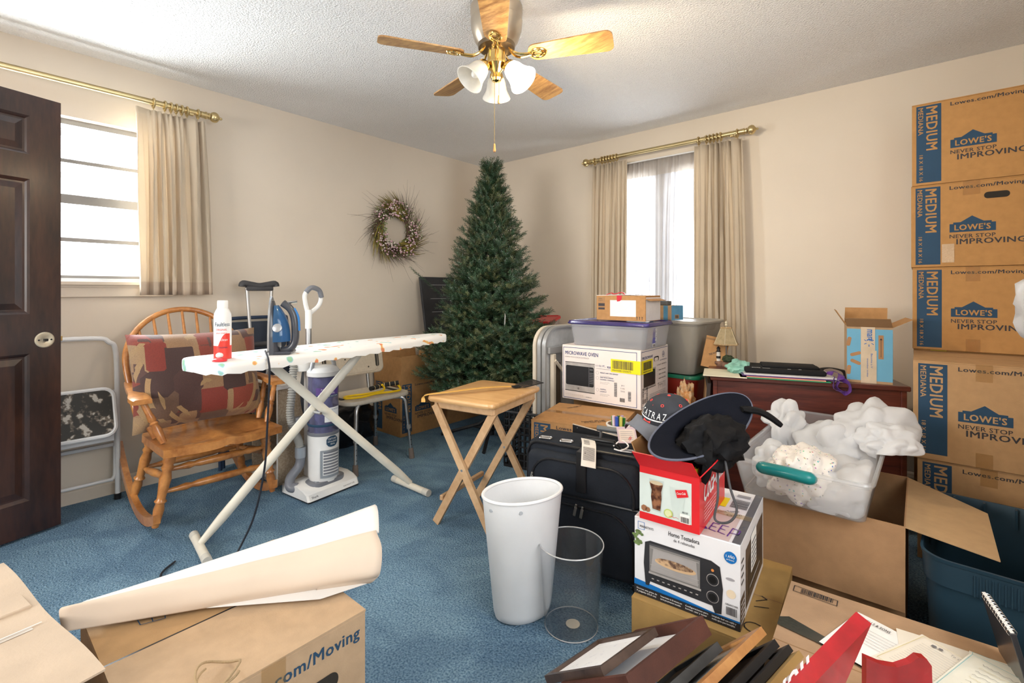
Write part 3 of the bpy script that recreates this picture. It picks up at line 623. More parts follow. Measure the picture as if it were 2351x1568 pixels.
# ================================================================== ironing board
def iboard():
    t=thing('ironing_board','ironing board with white floral cover on crossed cream legs','ironing board',(0,0,0))
    CO=speck('floral_cover',(.84,.84,.83),(.84,.84,.83),7,.4,.6,.85,.05)
    nt=CO.node_tree; rp=[n for n in nt.nodes if n.type=='VALTORGB'][0]; rp.color_ramp.elements[0].position=.0; rp.color_ramp.elements[1].position=1
    ns=[n for n in nt.nodes if n.type=='TEX_NOISE'][0]; ns.inputs['Scale'].default_value=14; ns.inputs['Detail'].default_value=1.5
    for p,c in ((.645,(.84,.84,.83)),(.66,(.78,.50,.15)),(.69,(.72,.16,.12)),(.72,(.80,.55,.2)),(.33,(.35,.62,.70)),(.345,(.84,.84,.83)),(.30,(.30,.55,.35))):
        q=rp.color_ramp.elements.new(p); q.color=(*c,1)
    a=Vector((-2.225,.635,.868)); b=Vector((-2.40,2.10,.868)); d=(b-a).normalized(); s=Vector((d.y,-d.x,0)); L=(b-a).length
    def hw(t_):
        if t_<.05: return .17*math.sqrt(max(0,1-((.05-t_)/.05)**2))**.5*1.0 if t_>0 else 0
        if t_<.45: return .17
        if t_<.97: return .17-.095*((t_-.45)/.52)**1.2
        return .075*math.sqrt(max(0,1-((t_-.97)/.03)**2))
    m=M(); N=60; K=10
    ts=[0,.003,.008,.015,.025,.035,.05]+[.05+.92*i/46 for i in range(1,47)]+[.98,.99,.996,1]
    vs=[];fs=[]
    sec=[(-1,-.045),(-1.02,-.02),(-1.0,-.006),(-.93,0),(-.4,.002),(.4,.002),(.93,0),(1.0,-.006),(1.02,-.02),(1,-.045)]
    for i,t_ in enumerate(ts):
        for (q,z) in sec:
            w_=hw(t_); rip=.004*math.sin(i*2.1+q*3) if z<-.03 else 0
            vs.append(tuple(a+d*(L*t_)+s*(q*w_)+Vector((0,0,z+rip))))
    k=len(sec)
    for i in range(len(ts)-1):
        for j in range(k-1): fs.append((i*k+j,i*k+j+1,(i+1)*k+j+1,(i+1)*k+j))
    m.add(vs,fs,CO); m.build('cover',t,60)
    m=M(); vs=[];n2=len(ts)
    for t_ in ts: 
        for q in (-1,1):
            for z in (-.022,-.038): vs.append(tuple(a+d*(L*(t_*.985+.007))+s*(q*hw(t_)*.95)+Vector((0,0,z))))
    fs=[]
    for i in range(n2-1):
        o=i*4;p=o+4; fs+=[(o,o+2,p+2,p),(o+1,p+1,p+3,o+3)]
    m.add(vs,fs,WHT); m.build('deck',t,30)
    CR=mat('cream_enamel',(.76,.72,.62),.4,var=.05)
    def leg(p,q,wid):
        m=M(); p=Vector(p);q=Vector(q); n=(q-p).normalized(); x=Vector((1,0,0)); 
        m.tube([tuple(p),tuple(p+n*.12),tuple(q-n*.1),tuple(q)],[.011,.017,.017,.014],CR,10,flat=1.3); return m
    A=leg((-2.42,.72,.035),(-2.30,1.46,.838),0); A.build('leg',t); B=leg((-2.25,1.735,.035),(-2.335,.95,.838),0); B.build('leg',t)
    m=M(); m.tube([(-2.355,1.19,.54),(-2.27,1.20,.54)],.007,ALU,8); m.build('pivot_bolt',t)
    for (p,q) in (((-2.56,.735,.02),(-2.27,.70,.02)),((-2.41,1.735,.02),(-2.09,1.735,.02))):
        m=M(); m.tube([p,q],.0185,CR,12); f=m.build('foot_bar',t)
        for e,g in ((p,q),(q,p)):
            e=Vector(e); g=Vector(g); u=(e-g).normalized(); m=M(); m.tube([tuple(e-u*.04),tuple(e+u*.004)],.0195,mat('cream_rubber',(.62,.60,.54),.6),12); m.build('end_cap',f)
    m=M(); m.tube([tuple(a+d*.15+Vector((0,0,-.04))+s*.0),tuple(a+d*1.1+Vector((0,0,-.04)))],.008,CR,6); m.build('height_rail',t)
iboard()
# iron, standing on its heel
def iron():
    t=thing('steam_iron','blue and black steam iron standing on its heel on the ironing board','iron',(-2.205,.93,.871),0)
    GB=mat('iron_dark_grey',(.06,.065,.08),.3,coat=.3); BL=clear('blue_water_tank',(.25,.5,.8),.55,.08,(.10,.30,.62)); SO=mat('soleplate_steel',(.62,.65,.70),.22,.9)
    # local: z up = along the sole towards the tip; sole faces -y (towards the left), handle towards +y
    def outline(z): # half width
        t_=z/.255; return .055*(1-.05*t_) if t_<.35 else .0525*math.sqrt(max(0,1-((t_-.35)/.65)**1.7))
    zs=[.255*i/24 for i in range(25)]
    m=M(); vs=[];fs=[]
    for z in zs:
        w_=max(.0015,outline(z)); vs+=[(-w_,0,z),(w_,0,z),(w_,.008,z),(-w_,.008,z)]
    for i in range(24):
        for j in range(4): fs.append((i*4+j,(i*4+(j+1)%4),(i+1)*4+(j+1)%4,(i+1)*4+j))
    fs+=[(0,1,2,3)[::-1],(96,97,98,99)]
    # orient: sole towards camera-left. rotate so that sole normal points to -(x) side seen from camera
    Q=Matrix.Rotation(R(-38),4,'Z'); m.T=Q; m.add(vs,fs,SO); m.build('soleplate',t,30)
    def shell(y0,y1,sc,z0,z1,mt,nm,par,k=0):
        m=M(); m.T=Q; vs=[];fs=[]; n=20
        for i in range(n+1):
            z=z0+(z1-z0)*i/n; w_=max(.001,outline(z)*sc); yy=y0+(y1-y0)*(1-(i/n)**2.5*.85)
            for a in range(0,181,20): vs.append((w_*math.cos(R(a)),y0+(yy-y0)*math.sin(R(a))**.6,z))
        q=10
        for i in range(n):
            for j in range(q-1): fs.append((i*q+j,i*q+j+1,(i+1)*q+j+1,(i+1)*q+j))
        fs+=[tuple(range(q))[::-1],tuple(n*q+j for j in range(q))]
        m.add(vs,fs,mt); return m.build(nm,par,50)
    shell(.008,.040,1.0,0,.235,GB,'body',t); tank=shell(.022,.082,.97,.055,.215,BL,'water_tank',t)
    m=M(); m.T=Q; m.tube(spline([(0,.045,.012),(0,.080,.02),(0,.100,.05),(0,.103,.10),(0,.098,.16),(0,.080,.20),(0,.05,.225)],5),.0165,GB,12); h=m.build('handle',t)
    m=M(); m.T=Q; m.tube(spline([(0,.116,.10),(0,.112,.16),(0,.095,.20)],5),.0085,mat('iron_blue',(.04,.22,.60),.3),10); m.build('grip_button',h)
    m=M(); m.T=Q@Matrix.Translation((.042,.040,.115))@Matrix.Rotation(R(75),4,'Y'); m.lathe([(.0,0),(.019,0),(.019,.012),(.014,.014),(0,.014)],mat('dial_silver',(.45,.47,.5),.3,.6),18); m.build('steam_dial',t)
    m=M(); m.T=Q; m.box((-.052,.0,.0),(.052,.095,.012),GB,.004); m.build('heel_rest',t)
    m=M(); m.T=Q; m.tube([(0,.05,.225),(0,.11,.232)],.006,CHROME,8); m.build('spray_nozzle',t)
    c=M(); off=Vector((-2.205,.93,.871))
    pts=[(-2.20,.905,.885),(-2.13,.88,.882),(-2.06,.86,.86),(-2.05,.86,.80),(-2.07,.86,.60),(-2.10,.86,.40),(-2.15,.84,.20),(-2.19,.80,.07),(-2.16,.74,.012),(-2.06,.66,.006),(-2.16,.57,.006),(-2.32,.55,.006),(-2.40,.62,.006)]
    c.curve([tuple(Vector(p)-off) for p in pts],.0042,mat('black_cord',(.02,.022,.03),.5),7,8); c.build('power_cord',t)
iron()
# spray starch bottle
def spray():
    t=thing('spray_bottle','white and red fabric spray bottle standing at the near end of the ironing board','spray bottle',(-2.20,.735,.871))
    RED=mat('label_red',(.75,.06,.045),.35); r=.0325
    m=M(); m.lathe([(.0,0),(r,0),(r,.055)],RED,28,cap=False); m.lathe([(r,.055),(r,.165),(.031,.185),(.024,.20),(.019,.208)],WPL,28,cap=False); m.lathe([(0,.001),(r,.001)],WPL,28,cap=False)
    # red wave and lettering wrapped on the side facing the room
    def wrap(x,z,rr_=r+.0006): a=R(-48)+x/r; return (rr_*math.cos(a),rr_*math.sin(a),z)
    fs=[];vs=[]
    for i in range(15):
        x=.0+.045*i/14; z=.055+.05*math.sin(min(1,i/9)*PI/2); vs+=[wrap(x,.052),wrap(x,z)]
    m.add(vs,[(2*i,2*i+2,2*i+3,2*i+1) for i in range(14)],RED)
    def wt(body,x,z,w_,h,mt):
        v,f,_=text_mesh(body,0); m.add([wrap(x+a*w_,z+b*h,r+.0012) for a,b in v],f,mt)
    wt('Faultless',-.012,.135,.055,.016,NAVY); wt('ORIGINAL',-.008,.117,.04,.008,RED); wt('SPRAY STARCH',-.008,.104,.04,.005,RED); wt('clean',.01,.075,.024,.010,PRINTW); wt('ORIGINAL',.0,.045,.035,.006,NAVY)
    m.build('body',t)
    m=M(); m.lathe([(.0195,.206),(.0195,.235),(.018,.24),(0,.24)],PRINTW,20); m.build('cap',t)
spray()
m=M(); RC=mat('red_cap_plastic',(.75,.04,.05),.2,coat=.5)
m.lathe([(0,0),(.03,0),(.033,.004),(.03,.008),(.018,.012),(.0,.013)],RC,20,sy=.75); m.ball((-.005,.004,.022),.014,mat('white_cap_plastic',(.85,.82,.82),.25),12,.8)
m.build('spray_cap',None,50,loc=(-2.13,.70,.8705),rz=20); tag(bpy.data.objects['spray_cap'],'small red and white plastic spray cap lying beside the spray bottle','cap')
# ================================================================== printed moving boxes
def lowes_print(m,k=1,web=True,card=CARD):
    q=lambda *a:[v*k for v in a]
    m.pr(*q(.017,.012,.110,.394),NAVY,1)
    m.pt('MEDIUM',*q(.054,.385,.215,.042),card,.035,2,-90); m.pt('MEDIANA',*q(.024,.385,.135,.019),card,.025,2,-90); m.pt('18 X 18 X 16',*q(.028,.150,.13,.014),card,.02,2,-90)
    if web: m.pt('Lowes.com/Moving',*q(.143,.366,.255,.023),DARK,.035,1)
    m.pf([(x*k,z*k) for x,z in ((.143,.165),(.302,.165),(.302,.205),(.288,.205),(.288,.212),(.262,.212),(.222,.240),(.182,.212),(.156,.212),(.156,.205),(.143,.205))],NAVY,1)
    m.pt("LOWE'S",*q(.160,.173,.125,.028),card,.05,2)
    m.pt('NEVER STOP',*q(.143,.136,.158,.018),DARK,.02,1); m.pt('IMPROVING',*q(.167,.106,.232,.026),DARK,.035,1)
def carton(name,label,loc,rz,w,d,h,faces=('front',),cat='box',group=None,card=CARD,k=1,top='closed',extra=None,th=.004,tape=True,rot=None):
    """corner at local origin (front left bottom); front = -y face, right = +x face"""
    t=thing(name,label,cat,loc,rz,group,rot=rot)
    m=M()
    if top=='closed':
        g=.002
        m.box((0,0,0),(w,d,h-.004),card,.002)
        m.box((0,0,h-.004),(w,d/2-g,h),card); m.box((0,d/2+g,h-.004),(w,d,h),card)
        m.on((0,d/2,h),(1,0,0),(0,1,0)).pr(0,-g,w,g,CARDI,.2)
    else:
        for a,b in (((0,0,0),(w,th,h)),((0,d-th,0),(w,d,h)),((0,th,0),(th,d-th,h)),((w-th,th,0),(w,d-th,h)),((th,th,0),(w-th,d-th,th))): m.box(a,b,card)
    zo=max(0,h-.406*k)
    for f in faces:
        if f=='front': m.on((0,0,zo),(1,0,0),(0,0,1))
        if f=='right': m.on((w,0,zo),(0,1,0),(0,0,1))
        lowes_print(m,k,True,card)
    if extra: extra(m,w,d,h)
    m.build('carton_body',t,0)
    return t
def flap(t,o,a,b,mt,th=.003,name='flap',b2=None,ext=None):
    """flap: corner o, edge vector a, hanging vector b (local to the box)"""
    o,a,b=Vector(o),Vector(a),Vector(b); n=a.cross(b).normalized()*th
    ps=[o,o+a,o+a+Vector(b2 or b),o+b]; m=M(); m.add([tuple(p) for p in ps]+[tuple(p+n) for p in ps],[(0,3,2,1),(4,5,6,7),(0,1,5,4),(1,2,6,5),(2,3,7,6),(3,0,4,7)],mt)
    if ext: ext(m)
    return m.build(name,t,0)
TAPE=clear('packing_tape',(.93,.86,.72),.18,.12,(.75,.6,.4))
# ------------------------------------------------ crutch
def crutch():
    t=thing('crutch','aluminium underarm crutch with dark grey pad leaning on the left wall','crutch',(-3.275,1.33,0),rot=(0,R(-2.4),0))
    PAD=mat('crutch_pad',(.06,.06,.065),.6)
    for s in (-1,1):
        m=M(); m.tube(spline([(0,s*.078,1.17),(0,s*.066,.95),(0,s*.052,.70),(0,s*.045,.62),(0,s*.02,.50),(0,s*.012,.40)],5),.0105,ALU,10); m.build('upright',t)
        m=M(); m.tube(spline([(.004,s*.055,.80),(.004,s*.035,.60),(.004,s*.013,.46),(.004,s*.013,.36)],5),.008,ALU,8); m.build('bow_tube',t)
    m=M(); m.tube([(0,0,.48),(0,0,.05)],.0115,ALU,12); m.build('lower_tube',t)
    m=M(); m.tube(spline([(0,-.108,1.178),(0,-.10,1.198),(0,-.05,1.190),(0,0,1.182),(0,.05,1.190),(0,.10,1.198),(0,.108,1.178)],5),.0205,PAD,12,flat=1); m.box((-.018,-.085,1.15),(.018,.085,1.18),PAD,.008,2); m.build('underarm_pad',t)
    m=M(); m.tube([(0,-.06,.80),(0,.06,.80)],.016,PAD,12); m.build('hand_grip',t)
    m=M(); m.lathe([(.02,0),(.018,.03),(.014,.06),(0,.06)],RUB,12); m.build('rubber_tip',t)
crutch()
# ------------------------------------------------ navy folding chair leaning folded on wall
def navychair():
    t=thing('folding_chair','folded navy blue metal chair leaning on the wall behind the crutch','folding chair',(-3.36,1.34,0),rot=(0,R(-4),0))
    NV=mat('navy_enamel',(.025,.045,.09),.35); NP=mat('navy_vinyl',(.028,.04,.065),.5)
    m=M(); m.tube(spline([(0,-.23,.015),(0,-.225,.5),(0,-.215,.93),(0,-.18,.965),(0,0,.972),(0,.18,.965),(0,.215,.93),(0,.225,.5),(0,.23,.015)],6),.0115,NV,10); m.build('front_frame',t)
    m=M(); m.tube(spline([(-.035,-.20,.015),(-.035,-.20,.4),(-.02,-.20,.60),(-.02,.20,.60),(-.035,.20,.4),(-.035,.20,.015)],2),.010,NV,8); m.build('rear_legs',t)
    m=M(); m.T=Matrix.Translation((.004,0,.85))@Matrix.Rotation(R(90),4,'Z')@Matrix.Rotation(R(90),4,'X'); m.prism(rr(.40,.19,.03),-.008,.012,NP); m.build('back_pad',t,30)
    m=M(); m.T=Matrix.Translation((.022,0,.47))@Matrix.Rotation(R(90),4,'Z')@Matrix.Rotation(R(90),4,'X'); m.prism(rr(.39,.38,.04),-.008,.016,NP); m.build('seat_pad',t,30)
    for z in (.12,.30): m=M(); m.tube([(0,-.225,z),(0,.225,z)],.007,NV,8); m.build('stretcher',t)
navychair()
# ------------------------------------------------ small white-topped particle-board table
def sidetable():
    t=thing('side_table','small white-topped particle-board table between the rocking chair and the vacuum','table',(-3.33,1.225,0),2)
    PB=speck('particle_board',(.36,.27,.185),(.50,.40,.29),120,.35,.65,.9,.2); WM=mat('white_melamine',(.80,.77,.73),.45,var=.02)
    m=M(); m.box((.10,-.02,.575),(.50,.42,.595),WM); m.box((.10,-.021,.577),(.501,-.02,.593),PB); m.build('table_top',t,0)
    for (a,b) in (((.12,.01,0),(.135,.40,.575)),((.135,.385,0),(.455,.40,.575))): m=M(); m.box(a,b,PB); m.build('side_panel',t,0)
    m=M(); m.box((.44,.01,0),(.455,.40,.575),PB); m.box((.453,.006,0),(.457,.012,.575),WM); m.build('front_panel',t,0)
    m=M(); m.box((.135,.012,.0),(.44,.38,.02),WM); m.build('bottom_shelf',t,0)
sidetable()
# ------------------------------------------------ upright vacuum
def vacuum():
    t=thing('vacuum_cleaner','white upright vacuum with clear purple dust canister and grey hose','vacuum cleaner',(-2.62,1.40,0),6)
    VW=mat('vacuum_white',(.80,.80,.79),.25,coat=.3,var=.02); VG=mat('vacuum_grey',(.19,.20,.23),.35); VS=mat('vacuum_silver',(.42,.45,.49),.3,.5); PUR=mat('label_purple',(.13,.07,.28),.4); CAN=clear('smoky_purple_canister',(.62,.62,.80),.30,.06,(.42,.42,.58))
    # head: long side along y, front = +x
    m=M(); prof=[(-.155,.012),(-.155,.055),(-.10,.072),(.0,.075),(.06,.062),(.095,.045),(.11,.012)]
    ys=[-.165,-.155,.155,.165]; vs=[]
    for y in ys:
        s=.93 if abs(y)>.16 else 1
        for x,z in prof: vs.append((x*s,y,.012+(z-.012)*s))
    k=len(prof); fs=[(i*k+j,i*k+(j+1)%k,(i+1)*k+(j+1)%k,(i+1)*k+j) for i in range(3) for j in range(k)]+[tuple(range(k)),tuple(range(3*k,4*k))[::-1]]
    m.add(vs,fs,VW); hd=m.build('floor_head',t,30)
    m=M(); m.box((-.14,-.16,.004),(.106,.16,.013),BLK); m.build('brush_guard',hd,0)
    m=M(); m.T=Matrix.Translation((.015,0,.0735))@Matrix.Rotation(R(90),4,'Z')
    m.prism(rr(.22,.115,.05),-.02,.004,VG); m.T=m.T@Matrix.Translation((0,-.018,0)); m.prism(rr(.16,.026,.012),-.005,.008,VS); m.build('window_panel',hd,30)
    m=M(); m.on((.103,-.14,.022),(0,1,0),(-.45,0,1),.001).pt('Shark',.0,.0,.04,.012,BLK,.03); m.pt('NAVIGATOR',.20,.0,.075,.008,DARK,.01); m.build('brand_lettering',hd,0)
    m=M(); m.lathe([(.0,.07),(.075,.07),(.082,.10),(.085,.26),(.087,.31),(.087,.332),(0,.332)],VW,32); bd=m.build('motor_body',t); DZ=Matrix.Translation((0,0,-.045))
    # exhaust grille facing front-right
    g=M(); 
    def arc(a0,a1,z0,z1,r,mt,dr=0): 
        n=10; vs=[]
        for i in range(n+1):
            a=R(a0+(a1-a0)*i/n); 
            for z in (z0,z1): vs.append(((r)*math.cos(a),(r)*math.sin(a),z))
        g.add(vs,[(2*i,2*i+2,2*i+3,2*i+1) for i in range(n)],mt)
    arc(-45,32,.10,.255,.0895,VS); arc(-36,26,.115,.245,.0905,VW)
    for i in range(8): arc(-34,24,.120+i*.0165-(0),.129+i*.0165+.002,.0915,VG)
    g.build('exhaust_grille',bd)
    m=M(); 
    def lab(body,a0,wd,z,h,mt,r=.0905):
        v,f,_=text_mesh(body,0); m.add([(r*math.cos(R(a0)+a*wd/r),r*math.sin(R(a0)+a*wd/r),z+b*h) for a,b in v],f,mt)
    vs=[];a0=-20
    for i in range(7):
        a=R(-24+45*i/6*1.0); hgt=[.012,.026,.03,.03,.03,.026,.012][i]
        vs+= [(.089*math.cos(a),.089*math.sin(a),.300-hgt),(.089*math.cos(a),.089*math.sin(a),.300+hgt)]
    m.add(vs,[(2*i,2*i+2,2*i+3,2*i+1) for i in range(6)],NAVY)
    lab('CAPTURES',-18,.05,.310,.010,PRINTW); lab('ANTI-ALLERGEN',-20,.055,.296,.008,PRINTW); lab('SEAL',-10,.03,.282,.008,PRINTW); m.build('body_label',bd)
    # clear dust canister with filters inside
    c=M(); c.T=DZ; c.lathe([(.083,.378),(.083,.71),(.078,.712)],CAN,36,cap=False); can=c.build('dust_canister',t)
    c=M(); c.T=DZ; c.lathe([(.0,.38),(.05,.38),(.05,.56),(.06,.60),(.06,.70),(0,.70)],mat('filter_purple',(.30,.30,.46),.5,var=.2,vs=30),24); c.build('inner_filter',can)
    c=M(); c.T=DZ; c.lathe([(.085,.430),(.0865,.434),(.0865,.440),(.085,.444)],NAVY,36,cap=False); c.lathe([(.083,.376),(.088,.380),(.088,.392),(.083,.396)],VG,36,cap=False); c.build('canister_rings',can)
    m=M(); m.T=DZ
    def band(a0,a1,z0,z1,mt,r=.0845):
        n=12; vs=[]
        for i in range(n+1):
            a=R(a0+(a1-a0)*i/n); vs+=[(r*math.cos(a),r*math.sin(a),z0),(r*math.cos(a),r*math.sin(a),z1)]
        m.add(vs,[(2*i,2*i+2,2*i+3,2*i+1) for i in range(n)],mt)
    band(-62,30,.607,.650,PUR); band(-62,30,.594,.607,NAVY); band(-30,35,.455,.535,PRINTW); 
    lab('Navigator',-42,.075,.632,.012,PRINTW,.0855); lab('PROFESSIONAL',-46,.085,.613,.010,PRINTW,.0855); lab('NEVER LOSES SUCTION',-50,.11,.597,.007,PRINTW,.0855); 
    band(-10,8,.475,.505,mat('heart_red',(.7,.04,.05),.4),.0852); lab('NO LOSS OF SUCTION',-28,.085,.520,.007,NAVY,.0855); m.build('canister_label',can)
    m=M(); m.T=DZ; m.lathe([(.083,.708),(.09,.712),(.09,.735),(.075,.755),(.05,.765),(0,.768)],VW,36); m.build('canister_lid',t)
    m=M(); m.T=DZ; m.tube(spline([(.0,-.075,.74),(.0,-.06,.80),(.0,0,.825),(0,.055,.80),(0,.075,.745)],6),.013,VS,10,flat=.7); m.build('carry_handle',t)
    # spine, tube and loop handle
    m=M(); m.box((-.13,-.045,.07),(-.07,.045,.72),VW,.01,2); m.tube([(-.10,-.03,.72),(-.10,-.03,.95)],.016,ALU,14); m.build('spine',t)
    m=M(); m.tube([(-.10,-.03,.93),(-.10,-.03,1.04)],.019,VW,14); m.tube(spline([(-.10,-.035,1.02),(-.10,-.05,1.08),(-.095,-.055,1.13),(-.09,-.02,1.165),(-.09,.03,1.15),(-.092,.045,1.10),(-.095,.03,1.06),(-.10,-.005,1.03),(-.10,-.03,1.01)],6),.0125,VW,10); hh=m.build('handle',t)
    m=M(); m.tube(spline([(-.0935,-.052,1.14),(-.088,-.02,1.168),(-.088,.03,1.153),(-.09,.047,1.11)],6),.0145,VG,10); m.build('handle_grip',hh)
    m=M(); m.lathe([(0,.68),(.05,.69),(.055,.75),(.04,.80),(.02,.82),(0,.82)],VW,20,(-.11,-.06,0)); m.build('wand_mount',t)
    # ribbed hose on the left
    hc=spline([(-.12,-.09,.80),(-.10,-.125,.70),(-.08,-.145,.58),(-.08,-.155,.46),(-.085,-.13,.36),(-.085,-.10,.29),(-.085,-.09,.22)],26)
    rs=[.0205+.0035*math.sin(i*2*PI/3) for i in range(len(hc))]
    m=M(); m.tube(hc,rs,mat('hose_grey',(.36,.36,.34),.5),12); m.build('hose',t,60)
    m=M(); m.tube(spline([(-.085,-.09,.25),(-.085,-.095,.16),(-.085,-.15,.10),(-.06,-.165,.06),(-.03,-.14,.055)],8),.026,VG,12); m.tube([(-.085,-.09,.20),(-.085,-.09,.26)],.03,VS,14); m.build('hose_duct',t)
    m=M(); m.box((-.10,-.135,.40),(-.06,-.08,.435),VS,.006,2); m.build('hose_clip',t)
    m=M()
    for i in range(5):
        s=.07+.006*i; m.tube([(-.135-.004*i,-.005+s*.45*math.cos(R(q)),.56+1.9*s*math.sin(R(q))*.9) for q in range(0,360,20)],.0045,mat('black_cord',(.02,.022,.03),.5),6,closed=True)
    m.build('wound_cord',t)
vacuum()
# ------------------------------------------------ shower chair with resistance band
def shower():
    t=thing('shower_chair','beige plastic shower chair with adjustable aluminium legs','shower chair',(-2.875,1.845,0))
    BG=speck('beige_seat_plastic',(.58,.51,.41),(.54,.47,.37),60,.4,.6,.55,.05)
    zs=.45
    def rrh(w,d,r): return rr(w,d,r,6)
    # seat: rounded, slightly wider in y, hand holes at both ends
    m=M(); o=rr(.36,.50,.07,6); N=len(o)
    lay=[(.96,zs-.028),(1,zs-.02),(1,zs-.006),(.985,zs),(.90,zs-.004),(0,zs-.010)]
    vs=[];fs=[]
    for sc,z in lay[:-1]:
        for x,y in o: vs.append((x*sc,y*sc,z))
    L=len(lay)-1
    for i in range(L-1):
        for j in range(N): fs.append((i*N+j,i*N+(j+1)%N,(i+1)*N+(j+1)%N,(i+1)*N+j))
    c=len(vs); vs+= [(0,0,zs-.010),(0,0,zs-.03)]; fs+=[((L-1)*N+j,(L-1)*N+(j+1)%N,c) for j in range(N)]+[(j,c+1,(j+1)%N) for j in range(N)]
    m.add(vs,fs,BG)
    HO=mat('hole_shadow_grey',(.05,.045,.04),.9)
    st=m.build('seat',t,40)
    m=M()
    for s in (-1,1): m.prism([(x-.02,y+s*.205) for x,y in rr(.15,.03,.014,4)],zs-.005,zs-.001,HO)
    m.build('hand_slot',st,30)
    FT=mat('leg_rubber_brown',(.17,.14,.125),.8)
    for sx in (-1,1):
        for sy in (-1,1):
            a=(sx*.155,sy*.15,zs-.025); b=(sx*.18,sy*.185,zs-.05); e=(sx*.215,sy*.215,.02)
            m=M(); m.tube(spline([(sx*.09,sy*.09,zs-.03),a,b,(sx*.188,sy*.193,zs-.12),(sx*.198,sy*.203,.20)],5),.0128,ALU,12); lg=m.build('leg',t)
            m=M(); p=Vector((sx*.196,sy*.201,.25)); q=Vector(e); m.tube([tuple(p),tuple(q)],.0105,ALU,12); d=(q-p).normalized()
            for i in range(5): c_=p.lerp(q,.25+.14*i); m.tube([tuple(c_+Vector((.0095,0,0))),tuple(c_+Vector((.0112,0,0)))],.003,BLK,8)
            m.build('leg_extension',lg); m=M(); m.tube([tuple(p+d*.02),tuple(p+d*.045)],.0155,mat('collar_grey',(.28,.28,.28),.5),12); m.build('collar',lg)
            m=M(); m.tube([tuple(q-d*.05),tuple(q-d*.045),tuple(q+d*.015),tuple(q+d*.02)],[.014,.0165,.019,.018],FT,14); m.build('rubber_foot',lg)
    m=M(); m.tube([(-.15,-.15,zs-.03),(.15,.15,zs-.03)],.010,ALU,8); m.tube([(-.15,.15,zs-.034),(.15,-.15,zs-.034)],.010,ALU,8); m.build('cross_frame',t)
    # backrest at the wall side, leaning back, with holes and end slots
    Q=Matrix.Translation((-.20,0,.665))@Matrix.Rotation(R(-10),4,'Y')@Matrix.Rotation(R(90),4,'Z')@Matrix.Rotation(R(90),4,'X')
    b=M(); b.T=Q; o=rr(.52,.235,.045,6); o2=[(x*.97,y*.94) for x,y in o]; N=len(o)
    slot=[(x+.205,y) for x,y in rr(.030,.15,.014,4)]
    b.prism(o,-.012,.008,BG); b.add([(x,y,.008) for x,y in o]+[(x,y,.014) for x,y in o2],[(j,(j+1)%N,N+(j+1)%N,N+j) for j in range(N)]+[tuple(range(N,2*N))],BG); bk=b.build('backrest',t,30)
    b=M(); b.T=Q
    for s in (-1,1): b.prism([(x*s+0*s,y) for x,y in slot][::s],.0142,.0148,HO)
    for ix in (-.13,-.05,.05,.13):
        for iy in (-.07,.0,.07):
            if (ix in(-.05,.05)) == (iy==0): b.prism([(ix+.006*math.cos(R(q)),iy+.006*math.sin(R(q))) for q in range(0,360,36)],.0142,.0147,HO)
    b.tube([(x*.80,y*.86,.0145) for x,y in o],.0018,mat('beige_groove',(.45,.39,.31),.6),5,closed=True); b.build('drain_holes',bk,0)
    for s in (-1,1): m=M(); m.tube([(-.17,s*.13,zs-.02),(-.19,s*.13,.56)],.0115,ALU,10); m.build('back_post',t)
shower()
def band():
    t=thing('resistance_band','yellow resistance tube with black foam handles lying on the shower chair seat','resistance band',(-2.875,1.845,.4505))
    YL=mat('yellow_rubber',(.85,.55,.01),.35); FO=mat('black_foam',(.018,.018,.018),.8,bump=.3,bs=120)
    m=M(); m.curve([(.06,.215,.035),(.11,.20,.009),(.12,.13,.007),(.09,.02,.007),(.11,-.10,.007),(.07,-.19,.007),(.02,-.16,.007),(.05,-.02,.007),(.06,.08,.009),(.02,.13,.02),(.02,.11,.045)],.0075,YL,8,8); m.build('tube',t)
    for p,q in (((.02,.02,.03),(-.02,.165,.03)),((.0,.115,.035),(.07,.215,.05))):
        h=M(); p=Vector(p);q=Vector(q); h.tube([tuple(p),tuple(q)],.0155,FO,12); hd=h.build('foam_handle',t)
        h=M()
        for i in (.2,.5,.8): c=p.lerp(q,i); d=(q-p).normalized(); h.tube([tuple(c-d*.002),tuple(c+d*.002)],.0162,mat('tan_ring',(.6,.45,.2),.5),12)
        h.build('ring',hd)
band()
# ------------------------------------------------ black refuse bag under and behind
def blob(name,label,cat,c,s,mt,seed,amp=.25,fr=3,sub=4,group=None,flat=True,wr=0,wf=14):
    bm=bmesh.new(); bmesh.ops.create_icosphere(bm,subdivisions=sub,radius=1)
    for v in bm.verts:
        p=v.co.copy(); nz=noise.noise(p*fr+Vector((seed,seed*1.7,0))); ns=noise.noise(p*fr*2.7+Vector((0,seed,3)))
        q=p*(1+amp*nz+amp*.4*ns+(wr*abs(noise.noise(p*wf+Vector((seed,0,0)))) if wr else 0)); 
        v.co=Vector((q.x*s[0],q.y*s[1],q.z*s[2]))
        if flat and v.co.z<-s[2]*.8: v.co.z=-s[2]*.8
    z0=min(v.co.z for v in bm.verts)
    for v in bm.verts: v.co.z-=z0
    m=M(); m.bm(bm,mt); o=m.build(name,None,180 if not wr else 60,loc=c); return tag(o,label,cat,group)
BAGM=mat('black_bag_film',(.012,.012,.014),.22,bump=.5,bs=18,coat=.3)
blob('refuse_bag','black plastic refuse bag heaped under the back of the shower chair','bag',(-3.29,1.92,0),(.145,.25,.19),BAGM,4,.2,3,4,wr=.12,wf=5)
